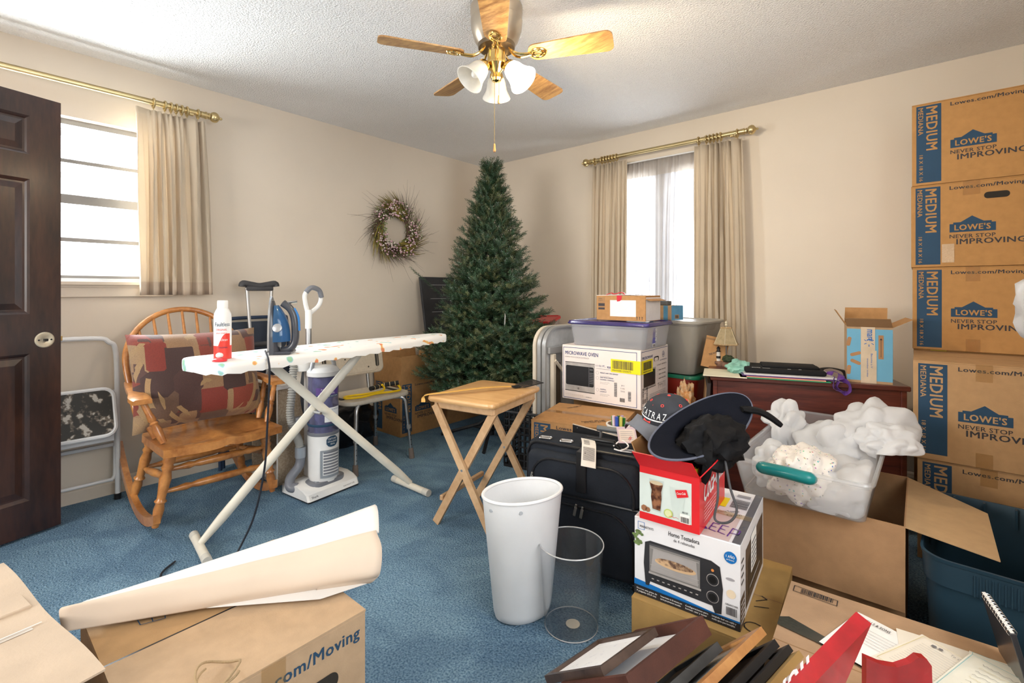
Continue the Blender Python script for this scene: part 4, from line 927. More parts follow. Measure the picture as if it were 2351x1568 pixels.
# ------------------------------------------------ open moving box by the wreath wall
def icons(m,w,d,h): pass
t=carton('cardboard_box','open moving box with upright flaps in the corner left of the christmas tree','cardboard box' and (-3.44,2.285,0),0,.35,.44,.42,('front','right'),top='open')
FI=mat('cardboard_shadow_inside',(.33,.19,.085),.9)
def iconset(m):
    m.on((.350,.0,.42),(0,1,0),(.08,0,1),.001)
    for (x,z) in ((.10,.13),(.22,.13),(.12,.04),(.22,.04)):
        m.pl([(x,z),(x+.06,z),(x+.06,z+.055),(x,z+.055)],.0015,DARK,2,True); m.pl([(x+.03,z),(x+.03,z+.055)],.0015,DARK); m.pl([(x,z+.03),(x+.06,z+.03)],.0015,DARK)
flap(t,(.350,0,.42),(0,.44,0),(.02,0,.215),CARD,ext=iconset); flap(t,(.0,.0,.42),(.35,0,0),(.0,.03,.20),CARD); flap(t,(.0,.0,.42),(0,.44,0),(-.03,0,.215),CARD); flap(t,(.0,.44,.42),(.35,0,0),(.0,.03,.21),CARD)
tag(t,'open moving box with upright flaps in the corner left of the christmas tree','box')
t=carton('cardboard_box','second open cardboard box behind the first, below the black panel',(-3.45,2.78,0),0,.36,.40,.50,(),top='open')
flap(t,(.36,0,.5),(0,.40,0),(.10,0,.10),CARD); flap(t,(0,.4,.5),(.36,0,0),(0,.08,.12),CARD); 
# black panel leaning on wall
def panel():
    t=thing('panel_board','tall black painted panel board leaning on the wall beside the christmas tree','board',(-3.27,2.70,.66),rot=(0,R(-10),0))
    BP=mat('black_painted_board',(.03,.032,.038),.45,var=.2,vs=4); m=M(); m.box((-.012,0,-.0),(.012,.62,.62),BP,.003); m.build('board',t,0)
    m=M(); m.on((.0125,0,0),(0,1,0),(0,0,1),.001)
    for z in (.30,.42,.545): m.pr(.09,z,.40,z+.003,mat('scratch_white',(.55,.55,.55),.7))
    for i in range(9): m.pr(.05+.055*i,.11+.04*(i%3),.058+.055*i,.113+.04*(i%3),mat('scratch_white',(.55,.55,.55),.7))
    m.build('scratches',t,0)
panel()
t=carton('cardboard_box','closed brown carton under the black panel in the corner',(-3.45,3.28,0),0,.42,.40,.62,())
# ================================================================== wreath
def wreath():
    t=thing('wreath','round twig wreath with pink blossoms hanging on the left wall','wreath',(X0+.035,2.485,1.668)); t.scale=(1.3,1.28,1.32)
    rr_=random.Random(5); BR=mat('twig_brown',(.12,.075,.05),.8,var=.2); OL=mat('willow_olive',(.32,.25,.05),.7,var=.2); GRN=mat('wreath_leaf',(.16,.22,.06),.7,var=.3); PK=mat('pink_blossom',(.72,.45,.52),.7,var=.15); CRM=mat('cream_blossom',(.78,.68,.62),.7)
    m=M(); 
    for k in range(3): m.tube([(.006*k,.115*math.cos(R(a)+k)*(1+.04*math.sin(a*5+k)),.115*math.sin(R(a)+k)*(1+.05*math.sin(a*3+k))) for a in range(0,360,12)],.009,BR,6,closed=True)
    m.build('twig_ring',t)
    def strand(n,ang0,spread,len0,mt,rad=.0014,name='twigs',curl=.5,reg=None):
        m=M()
        for i in range(n):
            a=rr_.uniform(0,2*PI) if reg is None else rr_.choice(reg)+rr_.uniform(-.35,.35); r0=rr_.uniform(.085,.155); p=Vector((rr_.uniform(0,.035),r0*math.cos(a),r0*math.sin(a)))
            th=a+ang0+rr_.uniform(-spread,spread); l=rr_.uniform(.5,1)*len0; pts=[p]; 
            for s in range(4): 
                th+=rr_.uniform(.0,curl)*.35; pts.append(pts[-1]+Vector((rr_.uniform(-.002,.010),math.cos(th)*l/4,math.sin(th)*l/4)))
            m.tube(pts,[rad,rad,rad*.8,rad*.6,rad*.3],mt,4)
        return m.build(name,t,60)
    strand(420,1.0,.5,.17,BR,.0012,'twigs'); strand(60,.5,.6,.24,BR,.0009,'long_twigs')
    strand(170,1.35,.25,.20,OL,.0026,'willow_stems',.3,(1.15,1.0,-1.25,-1.1,3.35,3.0))
    m=M()
    for i in range(520):
        a=rr_.uniform(0,2*PI); r=rr_.uniform(.085,.20); p=Vector((rr_.uniform(.01,.05),r*math.cos(a),r*math.sin(a))); d=Vector((rr_.uniform(-.3,1),rr_.uniform(-1,1),rr_.uniform(-1,1))).normalized()*.013; s=d.orthogonal().normalized()*.004
        m.add([tuple(p),tuple(p+d*.5+s),tuple(p+d),tuple(p+d*.5-s)],[(0,1,2,3)],GRN)
    m.build('leaves',t,0)
    m=M()
    for i in range(330):
        a=rr_.choice((1.9,1.6,-2.1,-1.7,.1,-.5,-.9,2.3,-2.5,1.3))+rr_.uniform(-.45,.45); r=rr_.uniform(.085,.195); p=(rr_.uniform(.03,.062),r*math.cos(a),r*math.sin(a)); s=rr_.uniform(.0035,.0065)
        mt=PK if rr_.random()<.6 else CRM
        bm=bmesh.new(); bmesh.ops.create_icosphere(bm,subdivisions=1,radius=s)
        for v in bm.verts: v.co=v.co*rr_.uniform(.7,1.3)+Vector(p)
        m.bm(bm,mt)
    m.build('blossoms',t,0)
wreath()
# ================================================================== artificial christmas tree
def xtree():
    t=thing('christmas_tree','undecorated green artificial christmas tree standing in the corner of the room','christmas tree',(-2.56,2.76,0))
    rr_=random.Random(11); GN=mat('needle_green',(.034,.088,.040),.35,var=.25,vs=30,spec=.7); GN2=mat('needle_olive',(.12,.145,.06),.4,var=.25,vs=30,spec=.6); PO=mat('pole_green_black',(.015,.03,.02),.4)
    H=2.15; z0=.40
    m=M(); m.tube([(0,0,.02),(0,0,H-.05)],.014,PO,10); m.build('pole',t)
    m=M()
    for a in (35,125,215,305):
        c,s=math.cos(R(a)),math.sin(R(a)); m.tube([(0,0,.17),(c*.10,s*.10,.10),(c*.40,s*.40,.014)],.0135,BLK,6); m.tube([(0,0,.06),(c*.16,s*.16,.085)],.009,BLK,6)
    m.tube([(0,0,.02),(0,0,.22)],.022,BLK,12); m.build('tree_stand',t)
    lv=[M(),M()]; st=M()
    def tuft(p,d,L,r,n):
        """bottle-brush tip: thin flat needles round a wire"""
        d=d.normalized(); u=d.orthogonal().normalized(); w_=d.cross(u); mi=lv[0] if rr_.random()<.72 else lv[1]; mt=GN if mi is lv[0] else GN2
        vs=[];fs=[]
        for i in range(n):
            f=(i+.5)/n; a=i*2.4+rr_.uniform(-.3,.3); q=p+d*(L*f); nd=(u*math.cos(a)+w_*math.sin(a))*.85+d*.62; nl=r*(1-.35*f)*rr_.uniform(.8,1.15)
            e=q+nd.normalized()*nl; s=nd.cross(d).normalized()*.0019; k=len(vs)
            vs+=[tuple(q-s),tuple(q+s),tuple(e+s*.6),tuple(e-s*.6)]; fs.append((k,k+1,k+2,k+3))
        o=len(mi.v); mi.v+=vs; ix=mi.mi(mt); mi.f+=[tuple(o+a for a in f) for f in fs]; mi.m+=[ix]*len(fs)
    z=z0
    while z<H-.06:
        f=(z-z0)/(H-z0); Rr=.49*(1-f)**1.02+.022
        nb=max(6,int(24*(1-f)+6)); off=rr_.uniform(0,PI)
        for b in range(nb):
            a=off+2*PI*b/nb+rr_.uniform(-.12,.12); L=Rr*rr_.uniform(.70,1.17); rise=.06+.55*f+rr_.uniform(-.08,.12)
            if rr_.random()<.03: L*=1.18
            d=Vector((math.cos(a),math.sin(a),rise)).normalized(); base=Vector((0,0,z+rr_.uniform(-.02,.02)))
            droop=Vector((0,0,-.10*L))
            tip=base+d*L
            pts=[base,base+d*L*.5+Vector((0,0,.02*L)),tip+droop*.3]
            st.tube(pts,[.003,.0025,.002],PO,4)
            ns=max(3,int(L/.052))
            for k in range(ns):
                g=.28+.72*(k+1)/ns; p=base.lerp(tip,g)
                for sgn in (-1,1):
                    sd=Vector((-math.sin(a),math.cos(a),0))*sgn
                    dd=(d*.75+sd*rr_.uniform(.5,1.0)+Vector((0,0,rr_.uniform(-.25,.45)))); tuft(p+Vector((0,0,rr_.uniform(-.02,.02))),dd+Vector((rr_.uniform(-.3,.3),rr_.uniform(-.3,.3),rr_.uniform(-.1,.5))),rr_.uniform(.06,.09),.025,26)
            tuft(tip-d*.03,d+Vector((0,0,rr_.uniform(0,.3))),.10,.022,26)
        z+=.052*(1-.2*f)
    tuft(Vector((0,0,H-.10)),Vector((.15,.12,1)),.11,.020,34); tuft(Vector((.012,.01,H-.01)),Vector((.6,.45,1)),.07,.015,24); tuft(Vector((.0,.0,H-.05)),Vector((.45,.25,1)),.11,.022,34); tuft(Vector((.0,.0,H-.10)),Vector((-.4,-.2,1)),.08,.022,24); tuft(Vector((0,0,H-.1)),Vector((.5,-.3,.8)),.08,.022,24)
    for (a,L,zz,nn) in ((R(-8),.56,.62,1),(R(60),.50,.62,1),(R(235),.58,1.10,1)):
        for k in range(9):
            p=Vector((math.cos(a)*(L-.2+.025*k),math.sin(a)*(L-.2+.025*k),zz+.022*k)); tuft(p,Vector((math.cos(a)*.6,math.sin(a)*.6,.7)),.07,.024,24)
    st.build('branch_wires',t,0); lv[0].build('green_needles',t,0); lv[1].build('olive_needles',t,0)
    m=M(); m.T=Matrix.Translation((.335,-.22,.98))@Matrix.Rotation(R(-42),4,'Z')@Matrix.Rotation(R(28),4,'Y'); m.box((-.018,-.001,-.09),(.022,.001,0),mat('tag_white',(.75,.74,.70),.6)); m.tube([(0,0,0),(-.01,.01,.03)],.001,BLK,4); m.build('paper_tag',t,0)
xtree()
# ================================================================== folding tray table + fly swatter
def tray():
    MW=wood('maple_tray_wood',(.72,.44,.20),(.56,.30,.115),(1,6,6),.35,.35,ring=5); LW=wood('pale_rubberwood',(.66,.43,.24),(.50,.29,.14),(3,3,3),.45,.1,ring=5)
    c=((-1.80-1.95-1.56-1.42)/4,(1.50+1.98+2.07+1.55)/4)
    t=thing('tray_table','folding wooden tray table with crossed legs in the middle of the room','tray table',(c[0],c[1],0),10.5)
    # local x along (left corner -> front corner) ~.38 ; y depth ~.49
    w,d,z=.385,.495,.64
    m=M(); o=rr(w,d,.035,6); N=len(o); lay=[(.97,z-.024),(1,z-.016),(1,z-.008),(.985,z-.001),(.97,z)]; vs=[];fs=[]
    for s,zz in lay:
        for x,y in o: vs.append((x-(1-s)*x*.8,y-(1-s)*y*.8,zz))
    for i in range(4):
        for j in range(N): fs.append((i*N+j,i*N+(j+1)%N,(i+1)*N+(j+1)%N,(i+1)*N+j))
    fs+=[tuple(range(N))[::-1],tuple(range(4*N,5*N))]; m.add(vs,fs,MW); m.build('tray_top',t,40)
    for s in (-1,1):
        y=s*.195
        for (xa,xb,dy) in ((-.175,.165,.010),(.175,-.165,-.010)):
            p=Vector((xa,y+dy*s*-1,.008)); q=Vector((xb,y+dy*s*-1,z-.045)); n=(q-p).normalized(); sdx=Vector((n.z,0,-n.x))*.0185
            m=M(); vs=[]
            for e in (p,q):
                for a,b in ((-1,-1),(1,-1),(1,1),(-1,1)): vs.append(tuple(e+sdx*a+Vector((0,.0085*b,0))))
            m.add(vs,[(0,3,2,1),(4,5,6,7),(0,1,5,4),(1,2,6,5),(2,3,7,6),(3,0,4,7)],LW); m.build('leg',t,0)
        m=M(); m.tube([(0,y-.02,.303),(0,y+.02,.303)],.006,ALU,10); m.build('pivot_screw',t)
        m=M(); m.box((-.165,y-.010+.022*s*0-.0,z-.062),(.165,y+.012,z-.024),LW,.004); m.build('side_rail',t,0) if s<0 else None
    for xx in (-.165,.165): m=M(); m.box((xx-.01,-.2,z-.06),(xx+.01,.2,z-.028),LW,.002); m.build('cross_rail',t,0)
    m=M(); m.box((-.155,-.185,.12),(-.135,.185,.145),LW,.003); m.build('lower_stretcher',t,0)
    # swatter lies across the top
    s=thing('fly_swatter','orange strip-handled fly swatter with black mesh head lying on the tray table','fly swatter',(c[0],c[1],z+.001),10.5)
    OR=mat('orange_strip',(.70,.40,.10),.4)
    def strip(pts,wd,th):
        m=M(); P_=spline(pts,6); vs=[];fs=[]
        for i,p in enumerate(P_):
            a=P_[max(0,i-1)];b=P_[min(len(P_)-1,i+1)]; dd=(b-a).normalized(); sd=dd.cross(Vector((0,0,1))); sd=sd.normalized() if sd.length>.3 else Vector((-.8,-.6,0)); nn=sd.cross(dd)
            for q,r in ((-1,0),(1,0),(1,1),(-1,1)): vs.append(tuple(p+sd*q*wd/2+nn*r*th))
        for i in range(len(P_)-1):
            for j in range(4): fs.append((i*4+j,i*4+(j+1)%4,i*4+4+(j+1)%4,i*4+4+j))
        m.add(vs,fs,OR); return m
    m=strip([(-.198,-.255,-.03),(-.20,-.248,-.008),(-.185,-.235,.004),(-.10,-.15,.012),(.0,-.02,.018),(.08,.11,.010)],.019,.003); m.build('handle',s,40)
    m=M(); m.T=Matrix.Translation((.10,.15,.006))@Matrix.Rotation(R(-32),4,'Z')@Matrix.Rotation(R(6),4,'X')
    for i in range(11): m.tube([(-.05+.01*i,0.0 if abs(i-5)<3 else .015,0.0),(-.055+.011*i,.125,.004)],.0013,BLK,4)
    for j in range(10): m.tube([(-.053,.015+.012*j,.001),(.053,.015+.012*j,.002)],.0010,BLK,4)
    m.tube([(-.02,-.0,0),(-.05,.015,0),(-.056,.125,.004),(.056,.125,.004),(.05,.015,0),(.02,0,0)],.002,BLK,5,closed=True); m.build('mesh_head',s,0)
    m=M(); m.T=Matrix.Translation((.10,.15,.006))@Matrix.Rotation(R(-32),4,'Z'); m.box((-.022,-.03,-.003),(.022,.012,.003),BLK,.002); m.build('head_clip',s,0)
tray()
# ================================================================== window stack: boxes, microwave carton, bins
G='moving boxes under the microwave carton'
def marks(m,w,d,h):
    m.on((0,0,h),(1,0,0),(0,1,0),.001)
    m.pt('THIS SIDE UP',.10,.30,.11,.014,DARK,.02,2,60); m.pt('DISHES GLASS',.26,.06,.13,.012,DARK,.02,2,40); m.pt('DO NOT DROP',.28,.05,.12,.012,DARK,.02,2,40)
    m.pr(.0,d/2-.025,w,d/2+.025,TAPE,1.2)
carton('cardboard_box','brown printed moving box below the front of the microwave carton, behind the black suitcase',(-1.568,1.998,0),14,.459,.42,.47,('front','right'),extra=marks)
carton('cardboard_box','brown moving box standing on the floor right of the one under the microwave carton',(-1.085,2.30,0),14,.29,.24,.46,('front',),k=.98)
carton('cardboard_box','brown box below the back of the microwave carton, beside the folded tables',(-1.68,2.58,0),2,.50,.37,.487,())
MWW=mat('microwave_box_white',(.80,.72,.68),.5,var=.015); MB=mat('box_navy_line',(.03,.06,.20),.5); YEL=mat('yellow_label',(.85,.72,.01),.5,var=.01); STL=mat('printed_steel',(.42,.39,.37),.45,var=.1,vs=20); BKP=mat('printed_black',(.02,.02,.022),.35); GYP=mat('printed_grey',(.34,.33,.35),.6)
def microwave():
    t=thing('microwave_box','white microwave oven carton with yellow barcode label under the purple-lidded bin','box',(-1.686,2.462,.488),2.3)
    w,d,h=.51,.415,.330
    m=M(); m.box((0,0,0),(w,d,h),MWW,.002); m.on((0,d/2,h),(1,0,0),(0,1,0)).pr(0,-.002,w,.002,CARDI,.5)
    # front
    m.on((0,0,0),(1,0,0),(0,0,1)); f=.008
    for a in ((f,f,w-.022,f+.003),(f,h-.016,w-.022,h-.013),(f,f,f+.003,h-.013),(w-.025,f,w-.022,h-.013)): m.pr(*a,MB,1)
    m.pt('MICROWAVE OVEN',.022,.272,.225,.022,MB,.03); m.pt('HORNO MICROONDAS DE MESADA',.022,.254,.165,.009,GYP,0)
    m.pr(.022,.055,.225,.228,STL,1); m.pr(.022,.226,.225,.229,BKP,2); m.pr(.022,.052,.225,.056,BKP,2)
    m.pf([(x,z) for x,z in rr(.192,.118,.010,4,.123,.148)],BKP,2); m.pr(.186,.058,.187,.226,GYP,2.5)
    for i in range(3):
        for j in range(7): m.pc(.195+.009*i,.112+.010*j,.0025,GYP,3,8)
    m.pr(.192,.188,.214,.197,mat('display_grey',(.12,.12,.13),.3),3); m.pc(.115,.072,.0055,BKP,3); m.pc(.115,.072,.0032,STL,4)
    m.pt('1.1 CU. FT.,',.233,.215,.062,.012,MB,.03); m.pt('950 WATTS',.305,.212,.08,.012,MB,.03); m.pt('COUNTERTOP MICROWAVE OVEN',.233,.203,.11,.004,GYP)
    for i,(a,b) in enumerate((('WEIGHT AND TIME DEFROST',None),('ONE TOUCH EXPRESS','COOKING CONTROLS'),('CONTROL','LOCKOUT'))):
        z=(.180,.150,.080)[i]; m.pl([(.243+.009*math.cos(R(q)),z+.009*math.sin(R(q))) for q in range(0,360,30)],.001,GYP,2,True); m.pt(a,.260,z-.001+(.004 if b else 0),.115 if i<1 else (.085 if i==1 else .04),.007,MB,.02)
        if b: m.pt(b,.260,z-.010,.09 if i==1 else .042,.007,MB,.02)
        m.pt('easy one touch setting',.260,z-.018-(.006 if b else 0),.06,.004,GYP); m.pt('for every day meals',.260,z-.026-(.006 if b else 0),.05,.004,GYP)
    m.bars(.350,.055,.018,.080,DARK,24,2,True,2); m.bars(.435,.040,.018,.055,DARK,18,2,True,3); m.pt('JES',.392,.118,.022,.009,GYP); m.pt('1145',.390,.102,.025,.009,GYP); m.pt('SHSS',.390,.086,.026,.009,GYP); m.bars(.385,.030,.03,.022,DARK,12,2,False,4)
    for i in range(9): m.pl([(.03+.014*i+.004*math.cos(R(q)),.030+.004*math.sin(R(q))) for q in range(0,360,60)],.0007,mat('pale_icon',(.60,.48,.42),.6),2,True)
    m.pt('microwave oven',.165,.025,.04,.004,DARK)
    # yellow barcode label wrapping the corner
    m.pr(.330,.195,w,.270,YEL,5); m.bars(.342,.215,.125,.047,DARK,34,6,False,9); m.pt('M000001250475',.340,.201,.115,.010,DARK,.01,6)
    # right side
    m.on((w,0,0),(0,1,0),(0,0,1))
    m.pr(0,.195,.165,.270,YEL,5); m.bars(.03,.215,.115,.045,DARK,34,6,False,10); m.pt('M000001250475',.028,.201,.11,.009,DARK,.01,6)
    for a in ((f,f,d-f,f+.003),(f,h-.013,d-f,h-.010),(f,f,f+.003,h-.013)): m.pr(*a,MB,1)
    m.pt('MICROWAVE',.02,.275,.15,.016,MB,.03); m.pl([(.335+.018*math.cos(R(q)),.278+.018*math.sin(R(q))) for q in range(0,360,24)],.0025,MB,2,True); m.pt('GE',.323,.270,.024,.016,MB,.02,2,0,.2); m.pt('GE APPLIANCES',.28,.243,.11,.006,MB)
    m.pf(rr(.075,.028,.013,5,.225,.262),mat('hand_hole_dark',(.03,.025,.02),.9),2); m.pf(rr(.055,.020,.009,5,.222,.259),MWW,3)
    m.pr(.035,.105,.215,.215,STL,1); m.pf(rr(.165,.09,.008,4,.122,.162),BKP,2); m.pr(.035,.104,.215,.107,BKP,2)
    m.pt('1.1 CU. FT., 950 WATTS',.235,.216,.15,.009,DARK,.01); 
    for z in (.185,.160,.135): m.pt('WEIGHT AND TIME',.262,z,.11,.007,DARK); m.pl([(.245+.008*math.cos(R(q)),z+.003+.008*math.sin(R(q))) for q in range(0,360,40)],.001,GYP,2,True)
    # hand-written number in black marker
    H7=[[(0,.8),(.35,.95),(.2,0)],[(.55,1),(.5,.5),(.85,.55)],[(.9,.95),(.78,0)],[(1.1,1),(1.05,.5),(1.4,.55)],[(1.45,.95),(1.33,0)],[(1.6,.85),(2.0,.95),(1.8,.0)],[(2.3,1),(2.2,.0)]]
    for st_ in H7: m.pl([(.24+x*.055,.082+z*.034) for x,z in st_],.0022,BKP,4)
    m.bars(.02,.03,.02,.085,DARK,24,2,True,12); m.bars(.075,.03,.02,.09,DARK,24,2,True,13); m.pt('JES',.046,.095,.024,.008,GYP); m.pt('1145',.046,.080,.024,.008,GYP); m.bars(.046,.03,.022,.022,DARK,10,2,False,14)
    for z in (.062,.052,.042): m.pt('CONTAINS ONE COUNTERTOP MICROWAVE OVEN UNIT',.12,z,.25,.005,GYP)
    m.build('carton_body',t,0)
microwave()
# clear bin helper: tapered rounded walls
def tub(name,label,cat,loc,rz,w,d,h,mt,rim,lid=None,lidh=.012,taper=.92,rad=.03,th=.003,group=None,wall=None,lname='lid',rot=None):
    """tapered tub, local origin at the centre of its base"""
    t=thing(name,label,cat,loc,rz,group,rot=rot); m=M(); prof=[(taper-.02,0.0),(taper,.006),(.985,h-.03),(.985,h-.022),(1,h-.02),(1,h)]
    o=rr(w,d,rad,5); N=len(o); vs=[];fs=[]
    def ringz(s,z,off=0):
        for x,y in o: vs.append((x*s-off*math.copysign(1,x),y*s-off*math.copysign(1,y),z))
    for s,z in prof: ringz(s,z)
    for s,z in [(a,max(.004,b)) for a,b in prof[::-1]]: ringz(s,z,th)
    k=len(prof)*2
    for i in range(k-1):
        for j in range(N): fs.append((i*N+j,i*N+(j+1)%N,(i+1)*N+(j+1)%N,(i+1)*N+j))
    fs+=[tuple(range(N))[::-1],tuple((k-1)*N+j for j in range(N))]
    m.add(vs,fs,mt); b=m.build('tub_body',t,40)
    if rim:
        r=M(); r.tube([(x*1.015,y*1.015,h-.006) for x,y in o],.006,rim,6,closed=True); r.build('rim',t)
    if lid:
        l=M(); lo=rr(w*1.05,d*1.05,rad*1.1,5); L2=[(1,h-.008),(1.005,h+.003),(.985,h+lidh),(.93,h+lidh),(.92,h+lidh-.005)]; vs=[];fs=[]; N2=len(lo)
        for s,z in L2:
            for x,y in lo: vs.append((x*s,y*s,z))
        for i in range(4):
            for j in range(N2): fs.append((i*N2+j,i*N2+(j+1)%N2,(i+1)*N2+(j+1)%N2,(i+1)*N2+j))
        fs+=[tuple(4*N2+j for j in range(N2)),tuple(range(N2))[::-1]]; l.add(vs,fs,lid); l.build(lname,t,40)
    return t,b
CLR=clear('clear_bin_plastic',(.985,.99,.99),.28,.10,(.97,.97,.98))
PUL=clear('purple_lid_plastic',(.45,.38,.68),.45,.12,(.16,.12,.42))
t,b=tub('storage_bin','clear storage bin with purple lid on top of the microwave carton','storage bin',(-1.40,2.665,.8185),1,.50,.365,.137,CLR,None,PUL,.014,.93,.03)
m=M(); m.on((.236,-.13,.02),(0,1,.0),(.05,0,1),.002).pr(.06,.01,.10,.10,mat('bin_sticker',(.12,.12,.40),.5),1)
m.pt('STERILITE',.088,.095,.07,.018,PRINTW,.02,2,-90); m.pr(.06,-.01,.10,.01,PRINTW,1); m.bars(.065,-.008,.03,.014,DARK,10,2); m.build('sticker',b,0)
m=M(); m.pf if 0 else None
m.box((-.235,-.165,.132),(.235,.165,.1345),mat('dark_violet_rim',(.06,.045,.17),.3)) if 0 else None
m.tube([(x,y,.134) for x,y in rr(.527,.387,.034,6)],.0045,mat('dark_violet_rim',(.045,.04,.14),.25),6,closed=True); m.build('lid_edge',t)
# brown postal carton with red tape on the bin lid
def postal():
    t=thing('cardboard_box','brown carton with red tape and torn flap on the purple-lidded bin','box',(-1.525,2.60,.9715),-1)
    w,d,h=.325,.20,.150; m=M(); m.box((0,0,0),(w,d,h),CARD,.002)
    m.on((0,0,0),(1,0,0),(0,0,1)); m.pr(.095,.025,.265,.122,PAPER,1); LW=mat('label_film',(.80,.76,.70),.25); m.pl([(.10,.03),(.2,.07),(.26,.12)],.001,LW); m.pl([(.22,.03),(.2,.07)],.001,LW)
    m.pr(.012,.022+.04,.060,.14,mat('brown_label',(.36,.20,.09),.7),1); m.pr(.014,.085,.058,.102,DARK,2); m.pr(.014,.064,.058,.076,DARK,2); m.pt('CONTENTS',.016,.128,.025,.005,DARK,.02); m.pt('LIST',.016,.118,.03,.004,DARK)
    for i,x in enumerate((.272,.288,.304)): m.pl([(x,.010),(x,.022)],.003,DARK); m.pc(x,.024,.005,DARK,2,3)
    RT=mat('red_tape',(.62,.03,.05),.25,coat=.4); m.pf([(.140,h),(.175,h),(.172,h-.025),(.160,h-.034),(.142,h-.036)],RT,3); m.on((0,0,h),(1,0,0),(0,1,0)).pr(.140,0,.175,.2,RT,2)
    m.on((w,0,0),(0,1,0),(0,0,1)).pr(.004,.004,d-.004,h-.01,mat('white_bubble_film',(.80,.76,.74),.5),1); m.build('carton_body',t,0)
    RT=MC['red_tape']; m=M(); m.tube(spline([(.05,.03,.152),(.07,.06,.165),(.10,.04,.158),(.13,.08,.168),(.17,.05,.155)],5),.006,RT,6,flat=.4); m.build('crumpled_tape',t)
    flap(t,(w-.065,0,h),(0,d,0),(.10,0,-.028),CARD); flap(t,(0,0,h+.001),(0,d,0),(.25,0,.006),mat('white_bubble_film',(.80,.76,.74),.5),name='top_flap')
postal()
# grey tote on a red tote with green lid, both behind the microwave carton
GT=mat('warm_grey_plastic',(.27,.25,.215),.45,var=.03); GTL=mat('warm_grey_rim',(.35,.33,.29),.4,var=.02)
t,b=tub('storage_tote','grey plastic tote behind the purple-lidded bin, topped by small parcels','storage tote',(-1.31,3.16,.628),-3,.60,.42,.325,GT,GTL,GTL,.008,.86,.05)
m=M(); m.prism([(-.05,.0),(.05,0),(.05,.012),(-.05,.012)],0,.001,GT) if 0 else None
for s in (-1,1): m=M(); m.T=Matrix.Translation((s*.275,0,.27)); m.add([(0,-.07,-.06),(0,.07,-.06),(s*.03,.08,.045),(s*.03,-.08,.045),(0,-.09,.045),(0,.09,.045)],[(0,1,2,3),(0,3,4),(1,5,2)],GT); m.build('side_grip',t,0)
RDP=mat('red_tote_plastic',(.28,.025,.015),.35,var=.05); GLD=mat('green_lid_plastic',(.01,.16,.085),.3)
tub('storage_tote','red plastic tote with green lid standing under the grey tote','storage tote',(-1.33,3.18,.285),-3,.60,.42,.325,RDP,None,GLD,.014,.88,.05)
carton('cardboard_box','brown box on the floor at the bottom of the tote pile by the tall window',(-1.60,2.99,0),0,.55,.40,.284,())
BLU=mat('printed_sky_blue',(.10,.30,.50),.6,var=.08,vs=20)
def small_parcel():
    t=thing('cardboard_box','small blue-and-brown parcel carton on the grey tote by the tall window','box',(-1.365,3.015,.963),-18); w,d,h=.17,.12,.092
    m=M(); m.box((0,0,0),(w,d,h),CARDP,.002); m.on((0,0,0),(1,0,0),(0,0,1)); m.pr(.0,.0,.035,h,BLU,1); m.pr(.115,.0,.15,h,BLU,1); m.pr(.03,.016,.085,.050,PAPER,2); m.pt('Wa',.055,.085,.034,.030,BLU,.03,2,-90); m.pt('ship to',.035,.022,.02,.006,DARK,.01,3)
    m.on((w,0,0),(0,1,0),(0,0,1)); m.pr(.01,.0,d,h,BLU,1); m.pr(.04,.008,.08,.034,CARDP,2); m.bars(.044,.012,.03,.018,DARK,10,3); m.build('carton_body',t,0)
small_parcel()
m=M(); m.box((-.065,-.03,0),(.065,.03,.028),mat('graphite_plastic',(.10,.105,.11),.4),.004); tag(m.build('device',None,0,loc=(-1.30,3.035,1.0555),rz=-8),'small dark grey electronic device lying on the blue parcel','device')
# clear shoe bin with red lid on white tub, between tree and tables
CLP=clear('pinkish_clear_plastic',(.95,.93,.92),.42,.12,(.80,.68,.64)); RLD=mat('red_lid_plastic',(.58,.025,.03),.3,coat=.2)
tub('storage_bin','clear plastic bin with bright red lid between christmas tree and folded tables','storage bin',(-2.585,3.39,.735),8,.36,.28,.155,CLP,None,RLD,.016,.90,.035,rot=(R(8),R(-2),R(15)))
tub('storage_bin','large milky clear bin under the red-lidded bin in the corner','storage bin',(-2.50,3.40,.0),5,.44,.36,.715,clear('milky_plastic',(.9,.9,.9),.75,.2,(.72,.70,.66)),None,mat('milky_lid',(.72,.70,.66),.5),.012,.93,.04)
